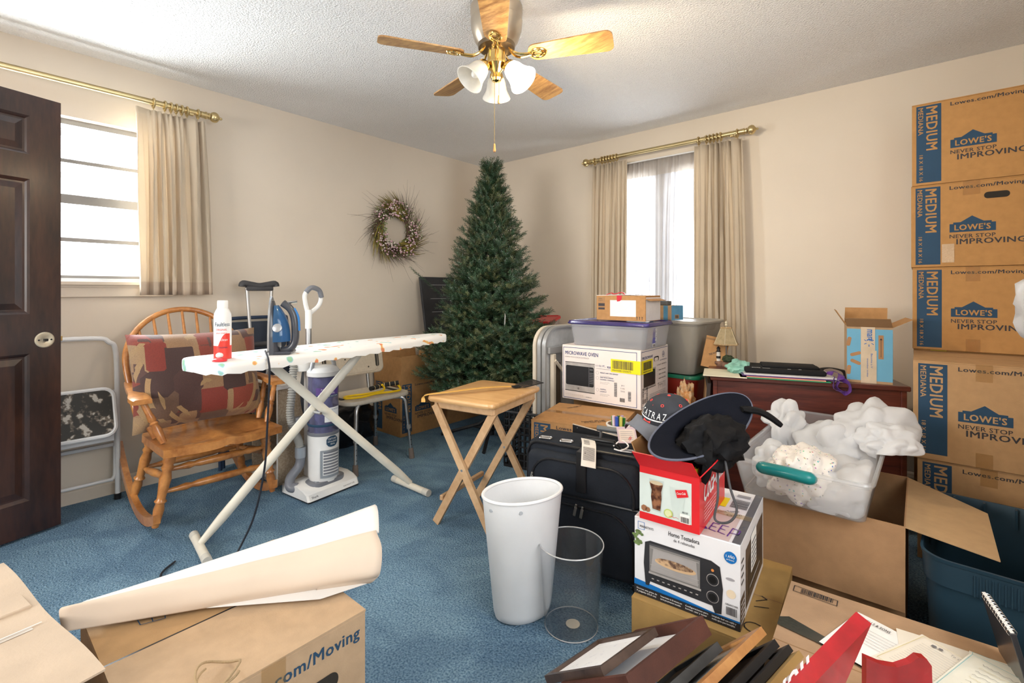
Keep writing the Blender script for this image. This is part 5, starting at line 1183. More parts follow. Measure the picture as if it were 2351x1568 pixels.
# folded tables on edge
TS=mat('table_steel',(.50,.50,.50),.4,.6,var=.06); TC_=mat('table_cream',(.68,.60,.49),.5,var=.03); TG=mat('table_grey_top',(.43,.44,.45),.55,var=.05,vs=30); TBR=mat('table_brown_edge',(.10,.075,.055),.6)
def foldtab(x,th,label,mt,edge,y0=2.47,L=.95,h=.915,brace=False):
    t=thing('folding_table',label,'folding table',(x,y0,0),-4,'folding tables on edge' if 0 else None)
    def outline(ins): 
        w_=L-2*ins; hh=h-2*ins; o=[]
        rd=.13-ins*.5
        for (cx,cz,a0) in ((L-ins-rd,h-ins-rd,0),(ins+rd,h-ins-rd,90)):
            for i in range(9): a=R(a0+90*i/8); o.append((cx+rd*math.cos(a),cz+rd*math.sin(a)))
        o+=[(ins,0.002),(L-ins,.002)]; return o
    Q=Matrix(((0,0,1,0),(1,0,0,0),(0,1,0,0),(0,0,0,1)))
    m=M(); m.T=Q; m.prism(outline(.003),th*.3,th*.7,mt); m.build('table_top',t,30)
    m=M(); m.T=Q; o=outline(0); o2=outline(.012); N=len(o)
    m.add([(a,b,0) for a,b in o]+[(a,b,th) for a,b in o]+[(a,b,th) for a,b in o2]+[(a,b,0) for a,b in o2],[q for j in range(N) for q in ((j,(j+1)%N,N+(j+1)%N,N+j),(N+j,N+(j+1)%N,2*N+(j+1)%N,2*N+j),(2*N+j,2*N+(j+1)%N,3*N+(j+1)%N,3*N+j))],edge); m.build('edge_band',t,30)
    if brace:
        m=M(); m.T=Q; m.box((.02,.745,th),(L-.06,.785,th+.022),TS); m.build('steel_rail',t,0)
        m=M(); m.T=Q; m.tube([(.06,.70,th+.03),(.50,.30,th+.03)],.011,TC_,8); m.build('folding_leg',t)
        m=M(); m.T=Q; m.box((.045,.05,th),(.075,.74,th+.03),TC_,.004); m.build('folding_leg',t,0)
        m=M(); m.T=Q; m.box((.09,.05,th),(.13,.68,th+.02),TBR); m.build('cross_brace',t,0)
foldtab(-1.925,.024,'cream-edged folding table on its side, nearest the christmas tree',TC_,TC_)
foldtab(-1.893,.028,'steel-edged folding table standing on its side between two others',TG,TS,2.475)
foldtab(-1.858,.030,'folding table on its side with folded legs towards the microwave carton',TG,TS,2.48,brace=True)
# crate in the dark under the tree
def crate():
    t=thing('crate','black plastic lattice crate on the floor behind the tray table','crate',(-2.08,2.36,0),12); m=M(); w,d,h=.30,.24,.36
    for i in range(9):
        z=.01+i*(h-.02)/8
        for a,b in (((0,0,z),(w,.008,z+.008)),((0,d-.008,z),(w,d,z+.008)),((0,0,z),(.008,d,z+.008)),((w-.008,0,z),(w,d,z+.008))): m.box(a,b,BLK)
    for i in range(9):
        x=i*(w-.008)/8; m.box((x,0,0),(x+.008,.007,h),BLK); m.box((x,d-.007,0),(x+.008,d,h),BLK)
    for i in range(7): y=i*(d-.008)/6; m.box((0,y,0),(.007,y+.008,h),BLK); m.box((w-.007,y,0),(w,y+.008,h),BLK)
    m.box((0,0,0),(w,d,.006),BLK); m.build('lattice',t,0)
    m=M(); m.tube([(x,y,h) for x,y in rr(w,d,.02,4,w/2,d/2)],.010,BLK,6,closed=True); m.build('rim',t)
crate()
# ================================================================== suitcase
def suitcase():
    t=thing('suitcase','large black upright suitcase with luggage tags behind the white waste bin','suitcase',(-1.262,1.552,0),10.8)
    FB=mat('black_nylon',(.022,.026,.034),.75,bump=.3,bs=600,var=.1,sheen=.2); PP=mat('black_piping',(.012,.012,.014),.3); ZP=mat('nickel',(.55,.52,.47),.3,1)
    w,d,h=.507,.24,.525
    m=M(); m.box((0,.035,.03),(w,d,h),FB,.03,4); m.build('shell',t,60)
    m=M(); m.box((.02,-.012,.335),(w-.02,.06,.495),FB,.03,4); m.build('upper_pocket',t,60)
    m=M(); m.box((.012,.012,.045),(w-.012,.06,.338),FB,.025,4); m.build('lower_pocket',t,60)
    def loop(y,x0,x1,z0,z1,r_,rad=.0045,arc=True):
        pts=[(x0,y,z0),(x0,y,z1-r_)]+[(x0+r_-r_*math.cos(R(a)),y,z1-r_+r_*math.sin(R(a))) for a in range(0,91,15)]+[(x1-r_+r_*math.sin(R(a)),y,z1-r_+r_*math.cos(R(a))) for a in range(0,91,15)]+[(x1,y,z1-r_),(x1,y,z0)]
        m=M(); m.tube(pts,rad,PP,7); return m
    loop(.037,.006,w-.006,.05,h-.004,.05,.006).build('front_piping',t); loop(-.013,.05,w-.04,.345,.478,.09,.005).build('upper_zipper',t); loop(.010,.05,w-.05,.08,.30,.10,.005).build('lower_zipper',t)
    m=M(); m.tube([(.02,.004,.337),(w-.02,.004,.337)],.006,PP,7); m.build('pocket_seam',t)
    for x,z,y in ((.235,.300,.004),(.262,.296,.004),(.052,.40,-.019)):
        m=M(); m.T=Matrix.Translation((x,y,z))@Matrix.Rotation(R(12),4,'Y'); m.box((-.006,-.002,-.038),(.006,.002,0),ZP,.002); m.box((-.004,-.004,0),(.004,.002,.012),ZP,.001); m.build('zip_pull',t,0)
    # top: carry handle, buckles, telescopic handle
    m=M(); m.tube([(.22,.10,h-.002),(.245,.10,h+.022),(.36,.10,h+.022),(.385,.10,h-.002)],.012,PP,10,flat=.7); m.build('carry_handle',t)
    m=M()
    for x in (.27,.40): m.tube([(x,.20,h-.02),(x,.20,h+.035)],.006,ALU,8)
    m.tube([(.255,.20,h+.04),(.415,.20,h+.04)],.012,mat('graphite_plastic',(.10,.105,.11),.4),10); m.build('telescopic_handle',t)
    for x in (.07,.165,.42):
        m=M(); m.T=Matrix.Translation((x,.075,h+.002))@Matrix.Rotation(R(8),4,'Z'); m.tube([(a,b,.003) for a,b in rr(.05,.028,.008,3)],.003,CHROME,6,closed=True); m.box((-.02,-.008,0),(.02,.008,.004),CHROME,.001); m.build('buckle',t)
    m=M(); m.box((.245,-.020,.37),(.285,-.010,.50),PP,.002); m.box((.245,-.02,.497),(.285,.10,.505+.022),PP,.002); m.build('strap',t,0)
    for x in (.02,w-.06):
        for y in (.05,.18): m=M(); m.tube([(x,y+.02,.022),(x+.04,y+.02,.022)],.022,BLK,14); m.build('wheel',t)
    # tags
    g=M(); g.T=Matrix.Translation((.27,.055,h+.03))@Matrix.Rotation(R(25),4,'Z')@Matrix.Rotation(R(10),4,'Y'); TG_=mat('airline_tag',(.80,.76,.70),.45,var=.02)
    def tg(u,v):
        y=.03-.15*u; z=-.006-(.10*max(0,u-.35)**1.2); return (-.028+.056*v,y,z)
    g.grid(tg,10,2,TG_,thick=.0008); 
    for i in range(15):
        u=.12+.30*i/15; p=[tg(u,.15),tg(u+.011,.15),tg(u+.011,.55),tg(u,.55)]; g.add([(a,b-.0012,c+.0012) for a,b,c in p],[(0,3,2,1)],DARK) if i%2==0 else None
    for i in range(14):
        u=.50+.36*i/14; p=[tg(u,.10),tg(u+.009,.10),tg(u+.009,.9),tg(u,.9)]; g.add([(a,b-.0015,c+.0010) for a,b,c in p],[(0,3,2,1)],DARK)
    g.build('airline_tag',t,0)
    g=M(); g.T=Matrix.Translation((.415,.10,h+.028))@Matrix.Rotation(R(28),4,'Z')@Matrix.Rotation(R(-50),4,'X'); g.box((-.035,-.0,0),(.04,.001,.075),mat('lilac_tag',(.60,.47,.52),.5)); g.on((-.035,-.0,0),(1,0,0),(0,0,1),.0005).pr(.006,.006,.069,.062,mat('tag_cream',(.72,.62,.55),.5),1)
    for i in range(5): g.pr(.012,.015+.009*i,.06,.0165+.009*i,GYP,2)
    g.pt('GRP',.045,.010,.018,.010,mat('heart_red',(.7,.04,.05),.4),.02,2,50); g.build('paper_luggage_tag',t,0)
    m=M(); m.curve([(.36,.09,h+.01),(.39,.10,h+.035),(.42,.09,h+.02),(.40,.06,h+.008),(.37,.07,h+.006)],.003,mat('white_elastic',(.80,.78,.76),.5),6,5); m.build('tag_loop',t)
suitcase()
def blackbox():
    t=thing('file_box','black cardboard file box standing behind the suitcase','box',(-1.262,1.93,0),-7.5); BX=mat('black_card',(.012,.012,.014),.5)
    w,d,h=.33,.13,.515; m=M()
    for a,b in (((0,0,0),(w,.004,h)),((0,d-.004,0),(w,d,h-.10)),((0,.004,0),(.004,d-.004,h-.1)),((w-.004,.004,0),(w,d-.004,h-.1)),((0,0,.395),(w,d,.40))): m.box(a,b,BX)
    m.box((-.001,-.001,h-.002),(w+.001,.005,h+.001),mat('card_edge_cream',(.6,.5,.4),.7)); m.build('box_body',t,0)
    m=M()
    for x in (.03,.30): m.tube([(x,-.002,h-.012),(x,.0,h-.012)],.003,CHROME,8)
    m.build('rivet',t)
blackbox()
def bucket():
    t=thing('marker_tub','white plastic tub full of markers and pens behind the suitcase','tub',(-1.05,2.002-.015,.4005)); m=M(); WT=mat('cream_white_plastic',(.78,.74,.68),.4)
    m.lathe([(.0,0),(.042,0),(.053,.135),(.057,.136),(.057,.142),(.050,.142),(.050,.135),(.040,.006),(0,.006)],WT,26); m.build('tub_body',t)
bucket()
rr1=random.Random(4)
for i,(c,nm) in enumerate((((.03,.18,.03),'dark green'),((.75,.55,.42),'peach'),((.45,.33,.55),'lilac'),((.02,.12,.02),'black green'),((.65,.03,.05),'red'),((.10,.30,.08),'leaf green'),((.80,.60,.66),'pale pink'),((.05,.10,.45),'blue'),((.72,.65,.15),'yellow'))):
    a=i*.7; m=M(); px_,py_=-1.05+.026*math.cos(a),1.987+.026*math.sin(a); tx,ty=.016*math.cos(a),.016*math.sin(a); zz=.55+.012*rr1.random()
    C1=mat('pen_'+nm.replace(' ','_'),c,.35); m.tube([(0,0,0),(tx*.8,ty*.8,.10)],.0065,C1,8); m.tube([(tx*.8,ty*.8,.10),(tx,ty,zz-.407+.02)],.0075,C1,8)
    tag(m.build('marker',None,40,loc=(px_*.4+-1.05*.6,py_*.4+1.987*.6,.4075)),nm+' marker standing in the white tub behind the suitcase','marker','markers in the white tub')
# ================================================================== waste bins
def wbin():
    t=thing('waste_bin','tall white oval plastic waste bin in front of the suitcase','waste bin',(-1.085,1.335,0),66)
    WB_=mat('bin_white',(.80,.81,.82),.4,var=.02,bump=.05,bs=90); GRM=mat('bin_grey_rim',(.47,.50,.53),.4)
    m=M(); m.lathe([(.0,.0),(.092,.0),(.104,.008),(.110,.03),(.150,.425),(.150,.432),(.145,.432),(.105,.03),(.097,.014),(0,.014)],WB_,48,sy=.70); m.build('bin_body',t,40)
    m=M(); m.tube([(.149*math.cos(R(a)),.149*.70*math.sin(R(a)),.434) for a in range(0,360,8)],.006,WB_,8,closed=True); m.build('rim',t)
    m=M(); m.lathe([(.1425,.395),(.1455,.43)],GRM,48,sy=.70,cap=False); m.build('inner_band',t,40)
    for a in (200,248): m=M(); c=Vector((.1490*math.cos(R(a)),.1490*.7*math.sin(R(a)),.405)); n=Vector((math.cos(R(a)),math.sin(R(a))/.7,0)).normalized(); m.tube([tuple(c-n*.004),tuple(c+n*.002)],.006,GRM,12); m.build('rivet',t)
wbin()
def cyl():
    t=thing('waste_bin','clear see-through plastic round waste bin standing right of the white bin','waste bin',(-.915,1.39,0)); CY=clear('clear_acrylic',(.90,.91,.92),.05,.02,(.6,.62,.64))
    m=M(); m.lathe([(.0,.003),(.088,.003),(.092,.008),(.109,.278),(.1115,.282),(.1115,.285),(.1075,.285),(.0895,.012),(0,.010)],CY,56); m.build('bin_body',t,40)
    m=M(); m.tube([(.1100*math.cos(R(a)),.1100*math.sin(R(a)),.284) for a in range(0,360,8)],.0022,mat('acrylic_edge',(.55,.56,.57),.15,coat=.5),6,closed=True); m.tube([(.090*math.cos(R(a)),.090*math.sin(R(a)),.004) for a in range(0,360,8)],.0018,mat('acrylic_edge',(.55,.56,.57),.15),6,closed=True); m.build('rim',t)
    m=M(); m.lathe([(0,.0112),(.024,.0112),(.024,.0118),(0,.0118)],mat('price_sticker',(.70,.60,.46),.5),24,(0.01,-.005,0)); m.build('price_sticker',t)
cyl()
# ================================================================== toaster oven carton and what carries it
BX2=mat('tan_cardboard',(.36,.215,.07),.8,bump=.15,bs=300,var=.08,vs=12)
def mk(m,w,d,h):
    m.on((0,0,h),(1,0,0),(0,1,0),.001)
    m.pl([(.325+.024*math.cos(R(a)),.07+.022*math.sin(R(a))) for a in range(0,360,30)],.003,BKP,2,True); m.pl([(.31,.17),(.345,.185)],.003,BKP); m.pl([(.31,.20),(.335,.225),(.32,.235)],.003,BKP)
    m.on((0,0,0),(1,0,0),(0,0,1),.001); m.pl([(.03,.12),(.08,.16),(.05,.13),(.09,.12)],.004,BKP); m.pl([(.05,.09),(.07,.12),(.10,.10),(.08,.08),(.05,.09)],.003,BKP); m.pt('MADE',.13,.03,.06,.022,DARK,.03)
carton('cardboard_box','tan cardboard box on the floor carrying the toaster oven carton',(-.668,1.345,0),4,.375,.47,.222,(),card=BX2,extra=mk)
def toaster():
    t=thing('toaster_oven_box','white toaster oven carton under the red glassware box','box',(-.671,1.372,.223),4.5); w,d,h=.300,.385,.235
    TW=mat('toaster_box_white',(.76,.76,.78),.4,var=.02,coat=.2); m=M(); m.box((0,0,0),(w,d,h),TW,.002)
    OG=mat('oven_charcoal',(.03,.03,.033),.3); OV=mat('oven_inside_grey',(.22,.21,.20),.4); PZ=speck('pizza_toppings',(.55,.36,.20),(.10,.05,.03),60,.4,.6,.7); GRN2=mat('herb_green',(.16,.24,.08),.6,var=.3,vs=60); BLS=mat('seal_blue',(.01,.16,.48),.35)
    m.on((0,0,0),(1,0,0),(0,0,1))
    m.pr(0,0,w,.027,BKP,1); m.pf([(0,.045),(0,.027),(w,.027),(w,.022)],BLS,1.5)
    for i,(a,b) in enumerate((('Hornee una pizza de','9 pulgadas (22.8 cm)'),('Temporizador de 30 minutos con','opcion para permanecer encendido'),('Configuraciones para','hornear, asar y tostar'),('Limpiado facil con rejilla y','molde aptos para lavavajillas'))):
        x=.008+.073*i; m.pt(a,x,.014,.063,.006,PRINTW,.02,2); m.pt(b,x,.006,.060,.006,PRINTW,.02,2)
    m.pl([(.012,.200),(.032,.200),(.032,.222),(.012,.222)],.0012,BLS,2,True); m.pt('MAINSTAYS',.018,.206,.042,.007,DARK,.01,3)
    m.pt('Horno Tostadora',.105,.205,.088,.013,DARK,.03); m.pt('de 4 rebanadas',.120,.191,.060,.009,DARK,.0)
    for i in range(26): a=random.Random(i).uniform(0,6); m.pf([(.012+.012*math.cos(a)*((i%5)/4+.2)+.006*math.cos(q),.172+.020*math.sin(a)+.005*math.sin(q)) for q in (0,.9,2.2,3.1,4.4,5.5)],GRN2,2+.02*i) if 1 else None
    m.pf([(.034,.055),(.030,.10),(.034,.165),(.05,.173),(.225,.170),(.248,.160),(.256,.10),(.252,.030),(.235,.027),(.228,.045),(.05,.050),(.046,.036),(.036,.036)],OG,2)
    m.pf([(.048,.075),(.048,.160),(.195,.160),(.195,.075)],OV,3); m.pf([(.052,.085),(.06,.152),(.185,.152),(.190,.085)],mat('oven_glow_grey',(.36,.34,.33),.5),4)
    m.pf([(.125+.060*math.cos(R(a)),.120+.013*math.sin(R(a))) for a in range(0,360,15)],mat('pizza_crust',(.62,.42,.24),.7),5); m.pf([(.123+.054*math.cos(R(a)),.124+.010*math.sin(R(a))) for a in range(0,360,15)],PZ,6)
    for z in (.104,.092,.154): m.pl([(.052,z),(.192,z)],.0015,STL,7)
    m.pr(.046,.075,.198,.081,STL,5); m.pr(.048,.160,.196,.166,mat('handle_dark',(.07,.07,.075),.3),4)
    for i in range(9): m.pr(.055+.016*i,.060,.062+.016*i,.063,STL,4)
    for z in (.118,.070): m.pc(.229,z,.0165,STL,3); m.pc(.229,z,.0150,OG,4); m.pc(.229,z,.010,mat('knob_black',(.012,.012,.012),.3),5)
    m.pc(.229,.145,.004,mat('lamp_orange_print',(.7,.25,.06),.5),4); m.pc(.275,.195,.0165,BLS,2); m.pt('1 AÑO',.264,.194,.022,.009,PRINTW,.02,3); m.pt('de Garantia',.265,.187,.020,.004,PRINTW,.01,3)
    m.pf([(.275+.012*math.cos(R(a)),.135+.004*math.sin(R(a))) for a in range(0,360,24)],GYP,2); m.pc(.277,.095,.012,mat('faint_orange',(.75,.62,.45),.6),2); m.pt('CB220X21088',.262,.062,.032,.005,DARK,.01); m.bars(.264,.036,.028,.022,DARK,18,2,False,21)
    # right side: narrow text strip, then a dark kitchen photo panel
    m.on((w,0,0),(0,1,0),(0,0,1)); m.pr(.0,.0,.06,.085,mat('panel_umber',(.11,.075,.05),.5),1)
    for i in range(5): m.pr(.010,.015+.013*i,.050,.018+.013*i,PRINTW,2)
    m.pr(.075,.02,.365,.19,mat('panel_umber',(.11,.075,.05),.5),1); m.pr(.11,.04,.34,.15,BKP,2); m.pr(.13,.055,.30,.062,STL,3); m.pr(.15,.09,.24,.20,PAPER,3)
    for i in range(6): m.pr(.16,.10+.014*i,.23,.104+.014*i,DARK,4)
    for i in range(4): m.pr(.012,.12+.02*i,.045,.125+.02*i,DARK,2)
    # top: kraft-ish lid print, marker writing, barcodes, yellow label, tape
    m.on((0,0,h),(1,0,0),(0,1,0)); m.pr(0.004,.004,w-.03,d*.45,mat('top_blush',(.62,.50,.47),.5),1); m.pr(w-.022,.004,w,d-.004,mat('top_dark_band',(.06,.07,.10),.2,coat=.6),1.5)
    for st_ in ([(0,0),(.01,.03)],[(.012,.032),(.0,.016),(.018,-.002)],[(.04,.03),(.024,.03),(.022,0),(.04,-.004)],[(.024,.015),(.036,.014)],[(.064,.03),(.048,.03),(.046,-.002),(.064,-.006)],[(.048,.014),(.060,.012)],[(.072,-.01),(.076,.028),(.096,.024),(.094,.008),(.074,.006)]):
        m.pl([(.185+x*1.05,.045+z*1.5) for x,z in st_],.0035,mat('purple_marker',(.13,.04,.30),.4),4)
    m.pl([(.165,.02),(.175,.06),(.185,.03),(.19,.065),(.20,.04)],.0035,MC['purple_marker'],4)
    m.bars(.225,.235,.05,.07,DARK,22,3,True,5); m.pr(.19,.225,.215,.30,mat('yellow_label',(.85,.72,.01),.5),3); m.pt('4Slice Toaster',.205,.17,.07,.014,DARK,.0,3,35); m.pt('Oven',.235,.16,.045,.014,DARK,.0,3,35); m.pr(.23,.33,.27,.35,GYP,3)
    m.pr(.0,d*.42,w,d*.50,TAPE,3.5); m.build('carton_body',t,0)
toaster()
RED=mat('cola_red',(.66,.015,.02),.35,var=.03,coat=.2)
def cola():
    t=thing('glassware_box','open red soda glassware box holding caps and books on the toaster carton','box',(-.650,1.364,.4605),4); w,d,h=.176,.30,.163; th=.003
    m=M()
    for a,b in (((0,0,0),(w,th,h)),((0,d-th,0),(w,d,h)),((0,th,0),(th,d-th,h)),((w-th,th,0),(w,d-th,h)),((th,th,0),(w-th,d-th,th))): m.box(a,b,RED)
    m.on((0,0,0),(1,0,0),(0,0,1)); BGP=mat('print_pale_teal',(.62,.70,.66),.5,var=.04,vs=10); COLA=speck('cola_brown',(.07,.02,.008),(.30,.13,.06),45,.45,.62,.3); GLS=mat('print_glass',(.50,.58,.55),.4); LIM=mat('lime_green',(.50,.60,.16),.5)
    m.pr(.0,.022,w-.022,.140,BGP,1)
    m.pf([(.030,.128),(.040,.035),(.066,.033),(.074,.128)],GLS,2); m.pf([(.031,.118),(.038,.095),(.036,.075),(.041,.040),(.064,.038),(.068,.075),(.067,.095),(.072,.116)],COLA,3)
    m.pf([(.052+.020*math.cos(R(a)),.119+.006*math.sin(R(a))) for a in range(0,360,24)],mat('foam_tan',(.55,.45,.30),.6),4)
    m.pf([(.092,.118),(.102,.035),(.128,.033),(.138,.118)],mat('print_glass_pale',(.58,.66,.62),.4),2); m.pc(.088,.038,.013,LIM,4); m.pc(.088,.038,.010,mat('lime_pale',(.68,.72,.40),.5),5)
    m.pf([(.108,.112),(.140,.120),(.146,.100),(.114,.090)],RED,5); m.pt('Coca-Cola',.113,.100,.026,.007,PRINTW,.02,6,12,.25); m.pc(.015,.035,.010,mat('cork_brown',(.30,.13,.06),.7),3,7); m.pc(.026,.033,.008,mat('cork_brown',(.30,.13,.06),.7),3,7)
    m.pr(.122,.022,.150,.048,PAPER,5); m.bars(.124,.024,.024,.016,DARK,14,6,False,3); m.pt('4618',.128,.050,.016,.006,DARK,.02,6); m.pl([(.09+.007*i,.030+.003*(i%2)) for i in range(5)],.001,RED,6)
    m.on((w,0,0),(0,1,0),(0,0,1)); m.pt('Coca-Cola',.035,.075,.24,.065,PRINTW,.03,2,4,.35)
    for i in range(5): m.pt('6 VASOS REFRESQUEROS DE VIDRIO CLASICO',.045,.058-.010*i,.17,.005,PRINTW,0,2)
    m.build('box_body',t,0)
    flap(t,(0,0,h),(w,0,0),(-.012,-.028,.045),RED); flap(t,(0,0,h),(0,d,0),(-.028,0,.062),CARD); flap(t,(0,d,h),(w,0,0),(.0,.05,.045),CARD); flap(t,(w,0,h),(0,d,0),(.040,.005,.050),RED)
    # books and papers standing inside
    rb=random.Random(3); cols=[((.03,.03,.03),'black'),((.30,.24,.17),'tan'),((.62,.58,.50),'cream'),((.05,.05,.05),'dark'),((.35,.30,.24),'brown'),((.75,.74,.72),'white'),((.55,.45,.02),'mustard')]
    for i in range(7):
        c,nm=cols[i]; hh=.15+.012*rb.random()+.004*i; y0=.012+.012*i if 0 else 0
        b=thing('book','x','book',(0,0,0)); b.parent=None
        X=Matrix.Translation((-.650,1.364,.4605))@Matrix.Rotation(R(4),4,'Z')@Matrix.Translation((.080+.0125*i,.02,.004)); b.matrix_world=X; b.location=X.to_translation(); b.rotation_euler=(0,0,R(4))
        b['label']=nm+' bound book standing on edge inside the red glassware box'; b['group']='books in the red glassware box'
        q=M(); q.box((.0008,.003,.002),(.0095,.235,hh-.004),PAPER if i%2 else mat('aged_pages',(.55,.47,.36),.8)); q.build('pages',b,0); q=M(); cm=mat('book_cover_'+nm,c,.5)
        q.box((0,0,0),(.0008,.24,hh),cm); q.box((.0095,0,0),(.0103,.24,hh),cm); q.box((0,0,0),(.0103,.0012,hh),cm); q.build('cover',b,0)
cola()
def cap():
    t=thing('baseball_cap','dark grey baseball cap with red and white lettering on the red box','cap',(-.645,1.575,.715),rot=(R(-8),R(6),R(-118)))
    CG=mat('washed_black_cotton',(.045,.047,.055),.9,bump=.3,bs=400,var=.15,vs=12,sheen=.3); CGB=mat('washed_grey_brim',(.16,.17,.20),.9,bump=.2,bs=400); RP=mat('cap_red',(.70,.06,.05),.7)
    m=M()
    def cr(u,v):
        a=2*PI*u; e=v*PI/2; r=.082*math.cos(e)**.85 if v<1 else 0; z=.088*math.sin(e)**.9
        x=r*math.cos(a)*(1.12 if math.cos(a)>0 else 1.02); y=r*math.sin(a); return (x,y,z+.004*math.cos(6*a)*math.cos(e)*.2)
    m.grid(cr,48,14,CG); m.build('crown',t,60)
    m=M(); m.grid(lambda u,v:((.075+.075*v*math.cos(R(-62+124*u)*.8)),(.078+.002*v)*math.sin(R(-62+124*u))*(1+.02*v),.006-.045*v*(abs(u-.5)*2)**2+.004),24,6,CGB,thick=.003); m.build('brim',t,60)
    m=M(); m.ball((0,0,.088),.006,RP,8,.5); m.build('top_button',t)
    for a in (30,90,150,210,270,330):
        e=R(52); r=.082*math.cos(e)**.85; c=Vector((r*math.cos(R(a))*1.06,r*math.sin(R(a)),.088*math.sin(e)**.9)); n=Vector((c.x,c.y,c.z*.9)).normalized(); u=n.orthogonal().normalized(); v=n.cross(u)
        m=M(); m.tube([tuple(c+n*.001+(u*math.cos(R(q))+v*math.sin(R(q)))*.0045) for q in range(0,360,40)],.0014,RP,5,closed=True); m.build('eyelet',t)
    # lettering round the front, curved on the crown
    m=M()
    def onc(ang,e): r=.0845*math.cos(e)**.85; return (r*math.cos(ang)*1.12,r*math.sin(ang),.0895*math.sin(e)**.9)
    body='ALCATRAZ'
    for i,ch in enumerate(body):
        v,f,_=text_mesh(ch,0); a0=R(-52+13*i); m.add([onc(a0+a*R(9),R(20+14*b)) for a,b in v],f,PRINTW if ch!='A' or i else PRINTW)
    n=10; m.add([onc(R(-50+100*i/n),R(15+2.5*j)) for i in range(n+1) for j in (0,1)],[(2*i,2*i+2,2*i+3,2*i+1) for i in range(n)],PRINTW)
    m.add([onc(R(-12),R(8)),onc(R(12),R(8)),onc(R(0),R(50))],[(0,1,2)],RP); m.build('embroidery',t,0)
cap()
def sunhat():
    t=thing('sun_hat','wide-brimmed black hat lying upturned over the red glassware box','hat',(-.545,1.50,.715)); HB=mat('navy_black_felt',(.006,.007,.012),.85,bump=.2,bs=400,sheen=.4); HR=mat('hat_rim_grey',(.10,.11,.15),.6)
    L=Vector((-.593,1.295,.700)); Rr=Vector((-.432,1.743,.750)); c=(L+Rr)/2-Vector((-.545,1.50,.715)); u=(Rr-L)/2; v=Vector((-.045,.115,.052)); n=u.cross(v).normalized()
    if n.dot(Vector((.5,-.7,.5)))<0: n=-n
    def fn(a,r):
        A=2*PI*a; rad=.12+.88*r; p=c+u*(math.cos(A)*rad)+v*(math.sin(A)*rad)
        h=-.035*(1-min(1,rad/.55))**.5*1.6 if rad<.55 else .0; h+=.022*max(0,rad-.6)/.4*(.6+.4*math.sin(2*A)); return tuple(p+n*h)
    m=M(); m.grid(fn,56,18,HB,thick=.0025); m.add([tuple(c+u*(math.cos(2*PI*i/24)*.13)+v*(math.sin(2*PI*i/24)*.13)+n*-.05) for i in range(24)],[tuple(range(24))],HB); m.build('brim_and_crown',t,70)
    m=M(); m.tube([fn(i/64,1.0) for i in range(64)],.0035,HR,7,closed=True); m.build('brim_piping',t)
sunhat()
CLOTH=mat('black_nylon_cloth',(.008,.008,.009),.6,bump=.5,bs=40,sheen=.2)
b_=blob('crossbody_bag','crumpled black nylon bag with hanging straps on top of the red box','bag',(-.490,1.535,.630),(.092,.16,.068),CLOTH,6,.25,3,4,wr=.25,wf=4)
def ribbon(name,par,ctrl,wd,mt,th=.0015,up=(0,0,1)):
    P_=spline(ctrl,6); vs=[];fs=[];m=M(); k=len(P_); pv=None
    for i,p in enumerate(P_):
        d=(P_[min(k-1,i+1)]-P_[max(0,i-1)]).normalized(); s=d.cross(Vector(up)); s=s.normalized() if s.length>.15 else (pv or Vector((1,0,0))); pv=s; n=s.cross(d)
        for q,r in ((-1,0),(1,0),(1,1),(-1,1)): vs.append(tuple(p+s*q*wd/2+n*r*th))
    for i in range(k-1):
        for j in range(4): fs.append((i*4+j,i*4+(j+1)%4,i*4+4+(j+1)%4,i*4+4+j))
    fs+=[(3,2,1,0),tuple((k-1)*4+j for j in range(4))]; m.add(vs,fs,mt); return m.build(name,par,60)
o0=Vector(b_.location); rel=lambda L:[tuple(Vector(p)-o0) for p in L]
ribbon('strap',b_,rel([(-.50,1.50,.72),(-.465,1.42,.725),(-.455,1.385,.69),(-.458,1.385,.64),(-.475,1.395,.605)]),.026,CLOTH,.002,(0,1,.2))
m=M(); GC=mat('grey_drawcord',(.07,.07,.075),.6); m.curve(rel([(-.46,1.50,.68),(-.425,1.44,.665),(-.405,1.42,.60),(-.385,1.41,.545),(-.405,1.40,.510),(-.44,1.40,.508),(-.435,1.41,.57),(-.445,1.44,.655)]),.0035,GC,7,7); m.build('drawcord',b_)
m=M(); m.tube(spline([Vector(p)-o0 for p in ((-.45,1.70,.76),(-.41,1.73,.755),(-.375,1.74,.74),(-.34,1.745,.715))],5),[.02,.026,.030,.030,.030,.03,.03,.03,.03,.03,.029,.028,.027,.026,.024,.020],CLOTH,10,flat=.35); m.build('strap_pad',b_)
# ================================================================== long clear bin of tissue on an open carton
CAR=thing('cardboard_box','large open cardboard carton with spread flaps under the clear bin of tissue','box',(-.50,1.932,0),0)
m=M(); w,d,h=.466,.52,.415; th=.004
CX=mat('smooth_kraft_card',(.38,.215,.105),.8,bump=.1,bs=300,var=.04,vs=30)
for a,b in (((0,0,0),(w,th,h)),((0,d-th,0),(w,d,h)),((0,th,0),(th,d-th,h)),((w-th,th,0),(w,d-th,h)),((th,th,0),(w-th,d-th,th))): m.box(a,b,CX)
m.build('carton_body',CAR,0)
flap(CAR,(0,0,h),(w,0,0),(0,-.045,-.245),CX); flap(CAR,(w,0,h),(0,d,0),(.204,-.05,-.010),mat('pale_kraft_card',(.46,.30,.155),.8,bump=.1,bs=300,var=.03,vs=30),b2=(.208,-.19,-.012)); flap(CAR,(0,d,h),(w,0,0),(0,.04,-.22),CX)
BINC=clear('frosted_bin_plastic',(.98,.985,.99),.20,.14,(.96,.97,.98))
BC=(-.303,2.265,.417)
t,b=tub('storage_bin','long clear underbed bin with teal handle overflowing with white tissue paper','storage bin',BC,-1,.40,.90,.145,BINC,BINC,None,.0,.90,.03)
